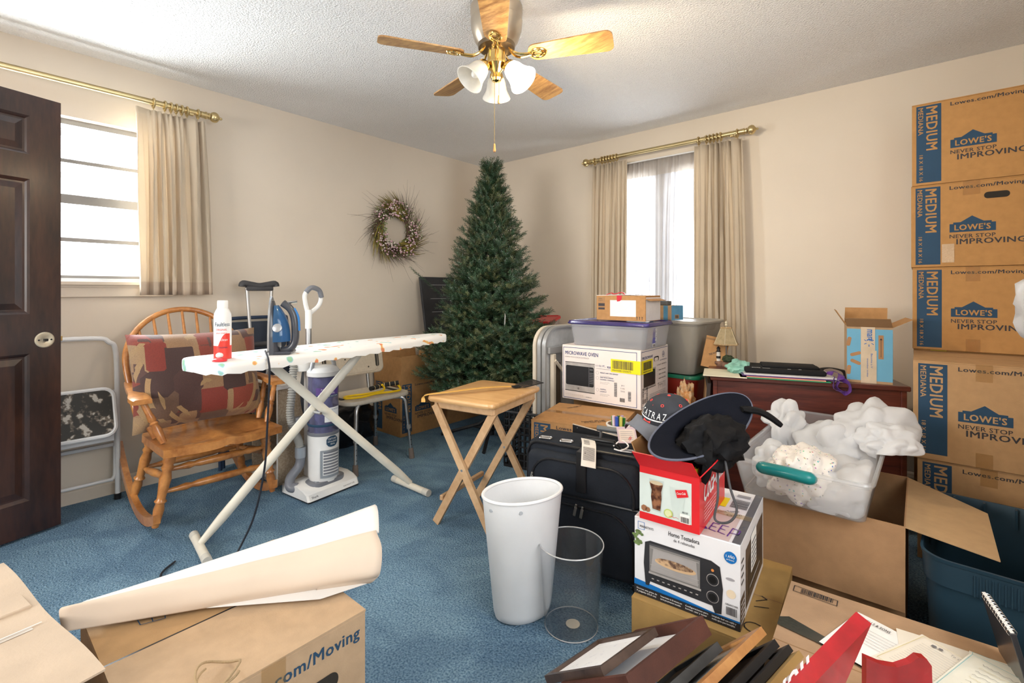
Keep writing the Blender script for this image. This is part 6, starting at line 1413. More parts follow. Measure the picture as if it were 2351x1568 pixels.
m=M(); TEAL=mat('teal_plastic',(.005,.20,.20),.3,coat=.2); m.T=Matrix.Translation((-.030,-.455,.126)); 
m.tube(spline([(-.064,.0,.002),(-.060,-.008,.004),(0,-.012,.006),(.060,-.008,.002),(.064,.0,.0)],6),.0255,TEAL,14,flat=.8); m.build('handle',t)
TIS=mat('white_tissue',(.88,.88,.89),.85,var=.02,trans=.5,bump=.15,bs=9)
def inbin(o,w=.372,d=.872,zf=.424,zr=.556):
    """keep the part of a crumple that is below the rim inside the bin walls"""
    Mi=(Matrix.Translation(BC)@Matrix.Rotation(R(-1),4,'Z')).inverted(); L=Vector(o.location)
    for v in o.data.vertices:
        p=Mi@(v.co+L); z=p.z+BC[2]
        if z<zr+.01:
            f=.93+.06*max(0,(z-zf)/(zr-zf)); p.x=max(-w/2*f,min(w/2*f,p.x)); p.y=max(-d/2*f,min(d/2*f,p.y)); z=max(zf,z)
        p.z=z-BC[2]; v.co=(Mi.inverted()@p)-L
for (c,s,sd,lab) in (((-.14,2.42,.50),(.13,.15,.125),1,'largest white tissue paper crumple, at the back right of the bin'),((-.45,2.42,.50),(.075,.11,.105),2,'white tissue crumple rising at the back left of the bin'),
    ((-.25,2.36,.47),(.13,.16,.10),3,'white tissue crumple in the middle of the bin'),((-.425,2.06,.465),(.065,.12,.075),4,'small white tissue crumple at the front left of the long clear bin'),((-.185,2.03,.445),(.11,.18,.082),5,'wide white tissue paper crumple at the front right of the bin'),((-.085,2.27,.585),(.085,.09,.06),8,'white tissue tip hanging out over the right edge of the bin')):
    inbin(blob('tissue_paper',lab,'tissue paper',(c[0],c[1],c[2]-.05),s,TIS,sd,.34,1.3,5,None,wr=.45,wf=1.7))
SPK=speck('sprinkle_paper_print',(.78,.72,.66),(.78,.72,.66),90,.4,.6,.7); nt=SPK.node_tree
def sprinkle(m_):
    nt=m_.node_tree; n=nt.nodes; L=nt.links.new; b=n['Principled BSDF']; tc=n.new('ShaderNodeTexCoord'); v=n.new('ShaderNodeTexVoronoi'); v.inputs['Scale'].default_value=75; L(tc.outputs['Object'],v.inputs['Vector'])
    lt=n.new('ShaderNodeMath'); lt.operation='LESS_THAN'; lt.inputs[1].default_value=.22; L(v.outputs['Distance'],lt.inputs[0])
    hs=n.new('ShaderNodeHueSaturation'); hs.inputs['Saturation'].default_value=1.0; hs.inputs['Value'].default_value=.55; L(v.outputs['Color'],hs.inputs['Color'])
    mx=n.new('ShaderNodeMixRGB'); mx.inputs[1].default_value=(.80,.74,.68,1); L(lt.outputs[0],mx.inputs[0]); L(hs.outputs[0],mx.inputs[2]); L(mx.outputs[0],b.inputs['Base Color'])
sprinkle(SPK)
inbin(blob('wrapping_paper','cream tissue paper printed with coloured sprinkles in the long clear bin','wrapping paper',(-.325,2.00,.425),(.095,.17,.085),SPK,9,.25,1.8,5,wr=.25,wf=3))
# ================================================================== dark red desk and what lies on it
MAH=wood('mahogany_veneer',(.150,.032,.020),(.055,.013,.010),(1.0,6,14),.32,.25,ring=5)
def desk():
    t=thing('desk','dark mahogany desk with its back panel towards the room, left of the box stack','desk',(-.840,2.640,0),19.8); w,d,h=.845,.47,.70
    m=M(); m.box((-.012,-.012,h-.024),(w+.012,d,h),MAH,.004); m.build('desk_top',t,0)
    m=M(); m.box((.012,.008,.03),(w-.012,.026,h-.024),MAH); m.build('back_panel',t,0)
    for x in (0,w-.022): m=M(); m.box((x,.0,0),(x+.022,d-.015,h-.024),MAH,.002); m.build('side_panel',t,0)
    m=M(); m.box((.022,d-.03,.2),(.28,d-.012,h-.024),MAH); m.build('drawer_front',t,0)
    return Matrix.Translation((-.840,2.640,0))@Matrix.Rotation(R(19.8),4,'Z')
DK=desk()
def dk(x,y,z=.7005): p=DK@Vector((x,y,z)); return (p.x,p.y,p.z)
def onDesk(name,label,cat,x,y,z,rz): return thing(name,label,cat,dk(x,y,z),19.8+rz)
t=thing('board','dark framed board leaning against the left end of the desk','board',(-.905,2.66,0),rot=(0,R(4),R(19.8))); m=M(); m.box((-.02,-.05,0),(.0,.35,.66),mat('dark_board',(.03,.022,.02),.5),.003); m.build('board',t,0); m=M(); m.box((-.021,-.045,.03),(-.0205,.345,.63),mat('tan_board_face',(.30,.18,.09),.6)); m.build('facing',t,0)
# lamp
def lamp():
    t=onDesk('table_lamp','small table lamp with cream panelled shade and lighthouse figure on the desk','lamp',.075,.36,.7005,-10)
    SH=mat('lamp_shade_cream',(.50,.40,.24),.8,trans=.25,var=.1,vs=40); SHT=mat('shade_trim',(.46,.32,.17),.7,var=.1,vs=90); ST=mat('figure_stone',(.22,.12,.08),.7,var=.3,vs=60); BU=mat('bush_green',(.05,.07,.035),.9,bump=.6,bs=100,var=.3,vs=60)
    m=M(); m.lathe([(0,0),(.055,0),(.057,.012),(.048,.024),(.0,.030)],ST,16,sx=1.0,sy=.7); m.build('base',t)
    m=M(); m.tube([(.012,0,.02),(.012,0,.150)],.004,mat('pewter',(.25,.23,.21),.35,.8),10); m.lathe([(0,.118),(.014,.12),(.014,.135),(0,.138)],BLK,14,(.012,0,0)); m.build('stem',t)
    s=M(); n=6; A=[(.072*math.cos(R(60*i+30)),.072*math.sin(R(60*i+30)),.132) for i in range(n)]; B=[(.032*math.cos(R(60*i+30)),.032*math.sin(R(60*i+30)),.228) for i in range(n)]
    s.T=Matrix.Translation((.012,0,0)); s.add(A+B,[(i,(i+1)%n,n+(i+1)%n,n+i) for i in range(n)],SH); sh=s.build('lamp_shade',t,0); so=sh.modifiers.new('s','SOLIDIFY'); so.thickness=.0015
    s=M(); s.T=Matrix.Translation((.012,0,0)); s.tube([tuple(Vector(p)*1.0) for p in A],.0042,SHT,6,closed=True); s.tube(B,.0042,SHT,6,closed=True)
    for a,b in zip(A,B): s.tube([a,b],.0018,mat('shade_rib',(.62,.54,.38),.7),5)
    s.build('shade_trim',sh)
    m=M(); m.lathe([(.003,.228),(.003,.236),(.009,.243),(.006,.252),(.009,.258),(.005,.266),(0,.272)],mat('finial_cream',(.62,.55,.40),.5),14,(.012,0,0)); m.build('finial',t)
    m=M(); m.lathe([(.013,.02),(.0125,.06),(.010,.085)],mat('lighthouse_white',(.66,.62,.56),.6),14,(-.030,-.012,0),cap=False); m.lathe([(.014,.085),(.015,.088),(.009,.089),(.008,.102),(.011,.103),(.006,.112),(0,.118)],BLK,14,(-.030,-.012,0)); m.lathe([(.0132,.045),(.0128,.060)],BLK,14,(-.030,-.012,0),cap=False); m.build('lighthouse_figure',t)
    m=M(); bm=bmesh.new(); bmesh.ops.create_icosphere(bm,subdivisions=3,radius=.028)
    for v in bm.verts: v.co=Vector((v.co.x*1.2+.022,v.co.y*.8-.008,v.co.z*.8+.045))*1.0+v.co*.25*noise.noise(v.co*80)
    m.bm(bm,BU); m.build('bush_figure',t)
    m=M(); m.box((-.048,-.032,.012),(.0,-.014,.030),ST,.003); m.build('cottage_figure',t,0)
lamp()
# cardboard pieces leaning behind the lamp
t=thing('cardboard_piece','folded brown cardboard sheets leaning behind the lamp at the left end of the desk','cardboard',dk(-.055,.33,.7005),rot=(R(-10),R(12),R(24))); 
for i in range(3): m=M(); m.box((.0,.006*i,0),(.13-.008*i,.006*i+.003,.165+.012*i),CARD if i!=1 else CARDI); m.on((.0,-.0001,0),(1,0,0),(0,0,1)); (m.pt('THIS WAY UP',.035,.07,.06,.012,DARK,.02,2,30) if i==0 else None); m.build('sheet',t,0)
# flat things along the front edge
def sheet(name,label,cat,x0,y0,w,d,z,th,rz,mt,extra=None,group=None):
    t=onDesk(name,label,cat,x0,y0,z,rz); t2=M(); t2.box((0,0,0),(w,d,th),mt); 
    if extra: t2.on((0,0,th),(1,0,0),(0,1,0)); extra(t2)
    bpy.data.objects.remove(t); o=t2.build(name,None,0,loc=dk(x0,y0,z),rot=(0,0,R(19.8+rz))); return tag(o,label,cat,group)
sheet('paper','cream paper sheets hanging over the left front corner of the desk','paper',-.05,-.035,.21,.24,.7005,.004,-3,mat('cream_paper',(.72,.66,.50),.7))
sheet('folder','green plastic folder at the bottom of the pile on the desk','folder',.13,-.030,.40,.27,.7005,.004,-1,mat('green_folder',(.03,.30,.14),.35),group='flat folders on the desk')
sheet('folder','orange and pink paper folder in the pile on the desk','folder',.16,-.022,.35,.26,.7052,.004,-2,mat('coral_folder',(.72,.30,.20),.5),group='flat folders on the desk')
sheet('folder','purple plastic folder in the pile on the desk','folder',.14,-.015,.40,.26,.7097,.004,-.5,mat('purple_folder',(.09,.03,.16),.35),group='flat folders on the desk')
sheet('folder','white printed folder directly under the black case on the desk','folder',.15,-.005,.41,.26,.7142,.006,-1,mat('white_folder',(.70,.68,.68),.4),group='flat folders on the desk')
def blackcase():
    t=onDesk('document_case','flat black fabric document case lying on the folders on the desk','case',.155,.02,.7207,-1); FB=mat('black_canvas',(.016,.016,.017),.7,bump=.3,bs=300,sheen=.2)
    m=M(); m.box((0,0,0),(.37,.22,.026),FB,.010,3); m.build('case_body',t,50)
    m=M(); m.box((.09,.05,.024),(.35,.20,.036),FB,.006,2); m.build('pocket',t,50)
    m=M(); m.on((0,-.0008,0),(1,0,0),(0,0,1),.0005); m.on((0,0,.0262),(1,0,0),(0,1,0),.0006).pt('SHORE',.035,.010,.04,.016,PRINTW,.03,2); m.pr(.085,.012,.12,.018,PRINTW,2); m.pr(.20,.012,.215,.022,PRINTW,2); m.pr(.25,.015,.262,.024,PRINTW,2); m.build('printing',t,0)
blackcase()
q=onDesk('belt','black webbing belt looped beside the document case on the desk','belt',.54,.10,.7005,0); ribbon('webbing',q,[(-.02,.05,.018),(.0,.09,.035),(.05,.10,.040),(.095,.06,.030),(.09,.0,.012),(.06,-.05,.004)],.030,CLOTH,.002,(0,0,1)); 
q=onDesk('ribbon','purple satin ribbon bow hanging over the front edge of the desk','ribbon',.555,.0,.7005,0); PU=mat('purple_satin',(.13,.045,.26),.35,sheen=.4)
ribbon('ribbon_loop',q,[(-.02,.03,.03),(.0,.05,.045),(.03,.03,.035),(.02,-.01,.02),(-.01,-.015,.006),(-.02,.01,.012)],.028,PU,.001,(.3,.2,1)); ribbon('ribbon_loop',q,[(.02,.0,.02),(.05,-.02,.0),(.055,-.022,-.035),(.03,-.024,-.045),(.0,-.022,-.02),(.01,-.02,.01)],.028,PU,.001,(1,.2,0)); ribbon('ribbon_tail',q,[(.0,.0,.02),(-.015,-.03,.0),(-.01,-.03,-.03),(.02,-.03,-.04)],.022,PU,.001,(1,0,.3))
blob('tissue_paper','mint green tissue paper crumple on the desk in front of the lamp','tissue paper',dk(.135,.12,.7005),(.055,.05,.036),mat('mint_tissue',(.34,.66,.54),.7,trans=.25,var=.15,vs=20),12,.35,1.8,4,wr=.4,wf=3)
blob('dried_plant','straw-coloured dried raffia bundle showing left of the desk','dried plant',(-1.06,2.83,.36),(.045,.05,.13),speck('raffia',(.62,.45,.28),(.55,.25,.08),40,.4,.6,.9,.5),14,.5,2.5,4,wr=.5,wf=5); 
m=M(); m.box((-1.13,2.76,0),(-1.0,2.90,.358),CARD); tag(m.build('cardboard_box',None,0),'narrow brown box under the raffia bundle, left of the desk','box')
def walmart():
    t=onDesk('cardboard_box','open blue and brown retail carton with raised flaps on the desk','box',.616,.045,.7005,-11); w,d,h=.180,.195,.275
    m=M(); th=.003
    for a,b in (((0,0,0),(w,th,h)),((0,d-th,0),(w,d,h)),((0,th,0),(th,d-th,h)),((w-th,th,0),(w,d-th,h)),((th,th,0),(w-th,d-th,th))): m.box(a,b,CARDP)
    BL=mat('carton_blue',(.15,.40,.58),.6,var=.03); KT=mat('kraft_orange',(.42,.22,.10),.8); LT=mat('kraft_tape',(.62,.50,.36),.45,var=.05,vs=20)
    m.on((0,0,0),(1,0,0),(0,0,1)); m.pr(.0,.012,w,h-.012,BL,1)
    for (x,z,r) in ((.035,.14,20),(.035,.10,-25),(.008,.20,80),(.008,.06,85),(.15,.20,0)): 
        if x<.1: m.pf([(x+a*math.cos(R(r))-b*math.sin(R(r)),z+a*math.sin(R(r))+b*math.cos(R(r))) for a,b in rr(.045,.016,.007,4)],KT,2)
    m.pr(.125,.12,.145,.235,KT,2); m.pl([(.135,.13),(.135,.215)],.0018,DARK,3); m.pf([(.130,.212),(.140,.212),(.135,.222)],DARK,3)
    m.pr(.056,.15,.112,h,LT,3); m.pr(.056,.0,.118,.16,LT,3.5); WB2=mat('spark_blue',(.03,.16,.50),.5)
    m.pt('mart',.080,.262,.055,.024,WB2,.02,5,-90); m.pt('+',.086,.205,.012,.012,WB2,.04,5)
    for a in range(0,360,60): c,s_=math.cos(R(a+30)),math.sin(R(a+30)); m.pl([(.088+c*.012,.200+s_*.012),(.088+c*.021,.200+s_*.021)],.003,WB2,5)
    m.pt('Become a V',.095,.145,.07,.008,WB2,.0,5,-90); m.pt('member today',.078,.12,.09,.008,WB2,.0,5,-90)
    m.on((w,0,0),(0,1,0),(0,0,1)); m.pr(.0,.012,d,h-.03,BL,1)
    for (x,z) in ((.06,.15),(.12,.08),(.15,.19)): m.pf([(x+a,z+b) for a,b in rr(.022,.04,.01,4)],KT,2)
    m.pr(.03,.02,.06,.05,DARK,2); m.build('carton_body',t,0)
    flap(t,(0,0,h),(w,0,0),(-.012,-.035,.042),CARDI); flap(t,(0,d,h),(w,0,0),(.005,.03,.085),CARD); flap(t,(0,0,h),(0,d,0),(-.045,0,.075),CARD); flap(t,(w,0,h),(0,d,0),(.075,.01,.04),CARD)
walmart()
m=M(); m.add([(0,0,0),(.09,0,0),(.07,.03,.0),(.01,.03,0),(.015,.0,.06),(.06,.0,.06),(.05,.03,.06),(.02,.03,.06)],[(0,3,2,1),(4,5,6,7),(0,1,5,4),(1,2,6,5),(2,3,7,6),(3,0,4,7)],mat('olive_grey_metal',(.16,.155,.12),.5)); tag(m.build('bookend',None,0,loc=dk(.765,.20,.7005),rz=19.8),'grey-green wedge shaped bookend behind the open carton at the right end of the desk','bookend')
# ================================================================== stack of moving boxes on the right
def hole(m,w,d,h):
    m.on((0,0,0),(1,0,0),(0,0,1)); m.pf(rr(.085,.030,.014,6,.305,.330),mat('hand_hole_dark',(.03,.025,.02),.9),2); m.pr(.19,.34,.25,.406,TAPE,3); m.pr(.115,.02,.16,.11,mat('glossy_tape_patch',(.60,.42,.26),.15,bump=1,bs=160,coat=.6),3)
def tp(m,w,d,h): m.on((0,0,0),(1,0,0),(0,0,1)); m.pr(.195,h-.07,.245,h,TAPE,3); m.pr(.195,0,.245,.06,TAPE,3)
LB='moving box stack'
LC=mat('lowes_cardboard',(.47,.245,.085),.8,bump=.12,bs=300,var=.04,vs=30); LC2=mat('lowes_cardboard_pale',(.50,.30,.145),.8,bump=.12,bs=300,var=.04,vs=30)
for i,(x,y,z,hh,lab,ex,c) in enumerate((( -.030,3.145,1.676,.406,'printed medium moving box at the very top of the tall stack',None,LC),(-.033,3.145,1.268,.406,'printed medium moving box with oval hand hole, second from the top of the tall stack',hole,LC),(-.028,3.148,.860,.406,'printed medium moving box, third from the top of the tall stack',tp,LC),
    (-.022,2.708,.432,.420,'paler medium moving box standing forward, fourth in the tall stack',tp,LC2),(-.008,2.715,.0,.430,'medium moving box at floor level behind the dark blue tote',tp,LC2),(-.022,3.172,.0,.428,'medium moving box on the floor at the back of the tall stack',None,LC),(-.024,3.172,.430,.428,'medium moving box at the back below the three upper boxes, edged with yellow tape',None,LC))):
    c_=carton('moving_box',lab,(x,y,z),0,.457,.457,hh,('front',),card=c,extra=ex)
m=M(); m.on((-.024,3.172,.430),(1,0,0),(0,0,1),.001); m.box((.04,3.160,.8555),(.10,3.172,.8575),mat('yellow_tape',(.75,.60,.03),.4)); m.build('yellow_tape',bpy.data.objects['moving_box.006'],0).matrix_parent_inverse=Matrix.Translation((-.024,3.172,.430)).inverted()
# dark blue tote at right
def bluetote():
    DB=mat('slate_blue_plastic',(.022,.055,.085),.4,var=.06,vs=6); t=thing('storage_tote','large dark blue plastic tote without lid beside the open carton','storage tote',(.180,2.14,0),-3)
    w,d,h=.33,.62,.385; o=rr(w,d,.07,8); N=len(o); m=M(); vs=[];fs=[]
    prof=[(.82,0),(.85,.012),(.94,h-.085),(.945,h-.08),(.975,h-.078),(.985,h-.012),(1.0,h-.010),(1.01,h),(.97,h),(.95,h-.02),(.92,h-.08),(.82,.02)]
    for s,z in prof:
        for x,y in o: vs.append((x*s,y*(s+(1-s)*.35),z))
    k=len(prof)
    for i in range(k-1):
        for j in range(N): fs.append((i*N+j,i*N+(j+1)%N,(i+1)*N+(j+1)%N,(i+1)*N+j))
    fs+=[tuple(range(N))[::-1],tuple((k-1)*N+j for j in range(N))]; m.add(vs,fs,DB); m.build('tote_body',t,40)
    m=M()
    for i in range(12): x=-.05+.012*i; m.box((x,-d/2*.992-.003,h-.078),(x+.003,-d/2*.985,h-.02),DB)
    m.build('rib_panel',t,0)
    for i in range(3): y=.05+.09*i-.1; M().box((-w/2*.97,y,h-.07),(-w/2*.90,y+.006,h-.002),DB).build('inner_rib',t,0)
    for i in range(3): x=-.10+.08*i; M().box((x,d/2*.90,h-.07),(x+.006,d/2*.97,h-.002),DB).build('inner_rib',t,0)
bluetote()
carton('cardboard_box','tall plain brown carton standing against the right wall behind the blue tote',(.375,1.80,0),0,.17,.40,.955,())
blob('plastic_bag','white plastic bag with pink print slumped at the right edge of the picture','bag',(.325,1.90,.957),(.115,.13,.165),mat('white_bag_film',(.78,.77,.78),.3,trans=.35,bump=.3,bs=12,coat=.3),17,.25,1.6,4,wr=.3,wf=3)
# ================================================================== foreground, left: moving box, second box flap, paper roll
def nearbox():
    t=thing('moving_box','large printed moving box in the left foreground carrying the rolled paper','box',(-1.39,.185,0)); w,d,h=.46,.41,.45
    NB=mat('foreground_cardboard',(.47,.325,.20),.8,bump=.12,bs=300,var=.04,vs=30); m=M(); m.box((0,0,0),(w,d,h-.004),NB,.002)
    m.box((0,0,h-.004),(w/2-.003,d,h-.0005),mat('foreground_flap',(.42,.255,.12),.8,bump=.12,bs=300,var=.04,vs=30)); m.box((w/2+.003,0,h-.004),(w,d,h+.001),NB)
    m.on((0,0,h),(1,0,0),(0,1,0),.001).pr(w/2-.003,0,w/2+.003,d,BKP,.2)
    for (x,y) in ((.10,.075),(.10,.155),(.10,.30)):
        P_=[(x,y),(x+.045,y),(x+.06,y+.04),(x+.015,y+.05)]; m.pl(P_,.002,NAVY,2,True); m.pl([(x+.02,y),(x+.035,y+.045)],.002,NAVY); m.pl([(x+.005,y+.025),(x+.052,y+.02)],.002,NAVY); m.pl([(x-.004,y-.004),(x+.01,y+.02)],.0015,NAVY)
    m.on((w,0,0),(0,1,0),(0,0,1)); m.pt('Lowes.com/Moving',.110,.390,.285,.034,NAVY,.035,1); m.pf(rr(.105,.036,.017,6,.292,.342),mat('hand_hole_dark',(.03,.025,.02),.9),2); m.pr(.19,.36,.235,.45,TAPE,3)
    m.pf([(.09,.20),(.25,.20),(.25,.245),(.17,.27),(.09,.245)],NAVY,1); m.pt("LOWE'S",.105,.205,.13,.028,NB,.05,2); m.pt('NEVER STOP',.09,.17,.15,.018,NAVY,.02,1); m.pt('IMPROVING',.11,.14,.23,.026,NAVY,.035,1)
    m.build('carton_body',t,0)
nearbox()
def nearflap():
    t=thing('cardboard_box','pale taped cardboard box with handwritten number at the far left foreground','box',(-1.615,-.283,0),8.8); PC=mat('worn_pale_card',(.56,.44,.33),.8,bump=.15,bs=200,var=.05,vs=10); w,d,h=.56,.36,.497
    m=M(); m.box((.0,0,0),(.26,d,h-.0),PC,.002); m.box((.26,0,0),(w,d-.0,.44),PC,.002); m.build('carton_body',t,0)
    # top flap, slightly sagging to the right, with tape and a torn crease
    def fn(u,v): x=.0+.60*u; y=v*(d+.012); z=h+.004-.012*math.sin(u*PI)*.5+.006*math.sin(u*9)*v-(.02*max(0,u-.6)); return (x,y,z)
    m=M(); m.grid(fn,20,8,PC,thick=.004)
    TP=mat('old_clear_tape',(.50,.42,.35),.15,coat=.7,var=.05)
    def st(a,b,wd,mt,l=.003):
        A=Vector(a);B=Vector(b);n=12; d_=(B-A).normalized(); q=Vector((-d_.y,d_.x))*wd/2; vs=[]
        for i in range(n+1):
            p=A.lerp(B,i/n)
            for s in (-1,1): r_=p+q*s; x,y,z=fn(r_.x/.60,r_.y/(d+.012)); vs.append((x,y,z+l))
        m.add(vs,[(2*i,2*i+2,2*i+3,2*i+1) for i in range(n)],mt)
    st((.02,.20),(.58,.17),.045,TP,.0015); st((.345,.01),(.34,.355),.003,mat('crease_pale',(.80,.76,.72),.6)); st((.35,.10),(.345,.34),.014,mat('crease_tape',(.66,.58,.50),.2,coat=.5),.001)
    IK=mat('ink_grey',(.18,.17,.17),.6)
    for k,s in enumerate(([(0,.8),(.5,1),(.2,0)],[(.7,.8),(1.0,1),(1.1,.6),(.7,0),(1.2,.1)],[(1.4,.8),(1.7,1),(1.8,.6),(1.4,0),(1.9,.1)],[(2.2,.9),(2.1,.3),(2.3,0),(2.5,.4),(2.4,.9),(2.2,.9)])):
        pp=[(.235-z*.030,.245+x*.030) for x,z in s]
        for a,b in zip(pp,pp[1:]): st(a,b,.0022,IK,.0025)
    m.build('top_flap',t,50)
nearflap()
def paper():
    t=thing('paper_roll','large loosely folded roll of kraft wrapping paper lying across the foreground box','paper roll',(-1.2,.4,.455)); PW_=mat('newsprint_white',(.74,.71,.68),.75,bump=.25,bs=6,var=.02); PT=mat('newsprint_tan',(.64,.53,.43),.75,bump=.25,bs=6,var=.02)
    o=Vector((-1.2,.4,.455)); 
    Ls=[(-1.325,.150,.460),(-1.334,.147,.480),(-1.336,.146,.503),(-1.330,.160,.507),(-1.330,.175,.503),(-1.335,.195,.499),(-1.340,.22,.47)]
    Rs=[(-1.00,.650,.458),(-.965,.655,.490),(-.985,.675,.535),(-1.035,.690,.552),(-1.05,.71,.540),(-1.135,.755,.568),(-1.20,.73,.47)]
    K=spline; A=K(Ls,5); B=K(Rs,5); n=len(A); m=M()
    def fn(u,v):
        i=v*(n-1); a=int(i); f=i-a; a2=min(n-1,a+1); p=A[a].lerp(A[a2],f); q=B[a].lerp(B[a2],f); r=p.lerp(q,u); s=.005*noise.noise(Vector((r.x*6,r.y*6,v*3))); return (r.x-o.x+s,r.y-o.y,r.z-o.z+s-.006*math.sin(u*PI)*(1 if v>.3 else 0)*.5)
    nu,nv=36,n-1; m.grid(fn,nu,nv,PT)
    for i in range(len(m.f)):
        if i%nv>nv*.50: m.m[i]=m.mi(PW_)
    ob=m.build('outer_sheet',t,60); so=ob.modifiers.new('s','SOLIDIFY'); so.thickness=.0015; so.offset=-1
    for k in (1,2,3):
        m=M(); m.grid(lambda u,v:tuple(Vector(fn(.80+.205*u+.006*k,.06+.84*v))*1+Vector((-.006*k,-.004*k,-.004*k))),6,30,PT); m.build('inner_layer',t,60)
    m=M(); m.grid(lambda u,v:(-.125+.30*u+.03*v,-.19+.10*v+.33*u,.006+.016*v*(1-u)),10,4,mat('newsprint_white',(.74,.71,.68),.75),thick=.001); m.build('lower_sheet',t,60)
paper()
m=M(); m.tube([(.035*math.cos(R(a)),.035*math.sin(R(a)),.012+.010*math.sin(R(a*2))) for a in range(0,360,15)],.0022,mat('jute_twine',(.42,.30,.17),.9,bump=.6,bs=500),7,closed=True)
m.tube([(.033*math.cos(R(a))+.004,.034*math.sin(R(a)),.010) for a in range(200,420,15)],.0022,MC['jute_twine'],7); tag(m.build('twine',None,60,loc=(-.965,.315,.4535)),'loop of brown twine on the front edge of the foreground box','twine')
m=M(); m.box((-.02,-.012,0),(.02,.012,.018),BLK,.004); m.tube([(.02,0,.01),(.045,.01,.006)],.004,BLK,6); tag(m.build('adapter',None,0,loc=(-2.205,1.199,.001),rz=30),'small black adapter lying on the carpet behind the paper roll','adapter')
# ================================================================== picture frames leaning in a row, right foreground
E_=Vector((.194,.981,0))
def frame(label,Rp,Lp,L,th,bar,fm,art,glass=True,hid=.0,art2=None,grp='picture frames leaning in a row'):
    """board whose far edge runs from Lp (low) to Rp (high), extending L towards the viewer; face looks up-left"""
    Rp=Vector(Rp); Lp=Vector(Lp); u=(Lp-Rp); W=u.length+hid; u.normalize(); e=-E_.normalized(); u=(u-e*u.dot(e)).normalized(); n=e.cross(u).normalized()
    if n.z<0: n=-n
    t=thing('picture_frame',label,'picture frame',tuple(Rp),group=grp)
    def slab(m,a0,a1,b0,b1,c0,c1,mt):
        ps=[tuple(e*a+u*b+n*c) for c in (c0,c1) for (a,b) in ((a0,b0),(a1,b0),(a1,b1),(a0,b1))]; m.add(ps,[(0,3,2,1),(4,5,6,7),(0,1,5,4),(1,2,6,5),(2,3,7,6),(3,0,4,7)],mt)
    for (a0,a1,b0,b1) in ((0,L,0,bar),(0,L,W-bar,W),(0,bar,bar,W-bar),(L-bar,L,bar,W-bar)):
        m=M(); slab(m,a0,a1,b0,b1,-th,0,fm); m.build('frame_rail',t,0)
    m=M(); dp=-.006 if th<.03 else -.022; slab(m,bar,L-bar,bar,W-bar,-th+.002,dp-.002,art)
    if art2: m.on(tuple(u*(W-bar)+e*(L-bar)+n*(dp-.0015)),-e,-u,.0006) if 0 else None; slab(m,bar+.03,L-bar-.03,bar+.03,W-bar-.03,dp-.002,dp-.0014,art2)
    m.build('picture',t,0)
    if glass: m=M(); slab(m,bar,L-bar,bar,W-bar,dp,dp+.001,GLASS); m.build('glass',t,0)
    return t
DKW=wood('espresso_frame',(.085,.05,.035),(.035,.018,.012),(3,3,3),.4,.2,ring=6); OKW=wood('oak_frame',(.55,.27,.09),(.36,.15,.045),(3,3,3),.4,.2,ring=6); GRW=mat('slate_frame',(.045,.045,.045),.5,var=.2,vs=20); SHB=mat('brown_shadow_frame',(.085,.028,.018),.55,bump=.2,bs=200,var=.15,vs=10); BKF=mat('black_frame',(.015,.015,.016),.4); GDF=mat('gold_frame',(.62,.43,.18),.35,.7)
AW=mat('print_paper_white',(.88,.89,.92),.5,var=.02); AW2=speck('sketch_print',(.80,.81,.83),(.55,.56,.66),60,.62,.72,.6); AD=mat('dark_print_board',(.10,.06,.04),.6)
frame('topmost dark wood picture frame with a pale sketch print, above the brown deep frame',(-.507,1.150,.307),(-.679,1.184,.178),.205,.018,.012,DKW,AW,False,art2=AW2,hid=.015)
frame('deep dark brown shadow-box frame leaning under the small print',(-.411,1.213,.346),(-.537,1.238,.252),.30,.042,.012,SHB,AW,False,hid=.09)
frame('narrow dark slate frame between the deep brown frame and the oak frame',(-.375,1.211,.300),(-.46,1.225,.20),.46,.020,.02,GRW,AD,False,hid=.05)
frame('light oak picture frame leaning in the row',(-.290,1.264,.347),(-.375,1.284,.253),.52,.018,.03,OKW,AW,True,hid=.12)
frame('black picture frame right of the oak frame in the row',(-.258,1.249,.340),(-.33,1.262,.262),.46,.016,.02,BKF,AD,False,hid=.10)
frame('thin black picture frame beside the gold frame in the row',(-.228,1.242,.346),(-.295,1.256,.272),.46,.014,.02,BKF,AD,False,hid=.10)
frame('gold edged picture frame at the right end of the row',(-.205,1.227,.352),(-.27,1.24,.28),.46,.014,.02,GDF,mat('crimson_mat',(.30,.03,.02),.5),False,hid=.10)
# paper-covered box, red crate, notebooks
def pb(m,w,d,h):
    m.on((0,0,h),(1,0,0),(0,1,0),.001); m.pl([(.012,d-.022),(.115,d-.03),(.115,d-.058),(.012,d-.052)],.002,BKP,2,True); m.bars(.03,d-.050,.075,.022,BKP,20,2,False,31)
    TB=mat('black_packing_tape',(.03,.028,.02),.2,coat=.6,bump=.6,bs=90); m.pf([(-.0,d-.20),(.02,d-.185),(.10,d-.215),(.24,d-.27),(.24,d-.30),(.09,d-.25),(.0,d-.235)],TB,3); m.pr(.02,.16,.05,.185,PAPER,3); m.bars(.023,.162,.024,.018,DARK,9,4)
carton('cardboard_box','brown box with torn black tape strewn with papers, right foreground',(-.262,1.02,0),2.5,.46,.585,.30,(),extra=pb,card=mat('box_mid_brown',(.43,.27,.155),.8,bump=.15,bs=300,var=.05,vs=20))
def doc(label,x,y,w,d,rz,z,mt,ex=None,name='paper_sheet'):
    m=M(); m.grid(lambda u,v:(w*u,d*v,.0022*math.sin(u*3+v*2)*(.3+u)),6,6,mt,thick=.0006); m.on((0,0,.0030),(1,0,0),(0,1,0),.0006)
    if ex: ex(m,w,d)
    tag(m.build(name,None,60,loc=(x,y,z),rz=rz),label,'paper')
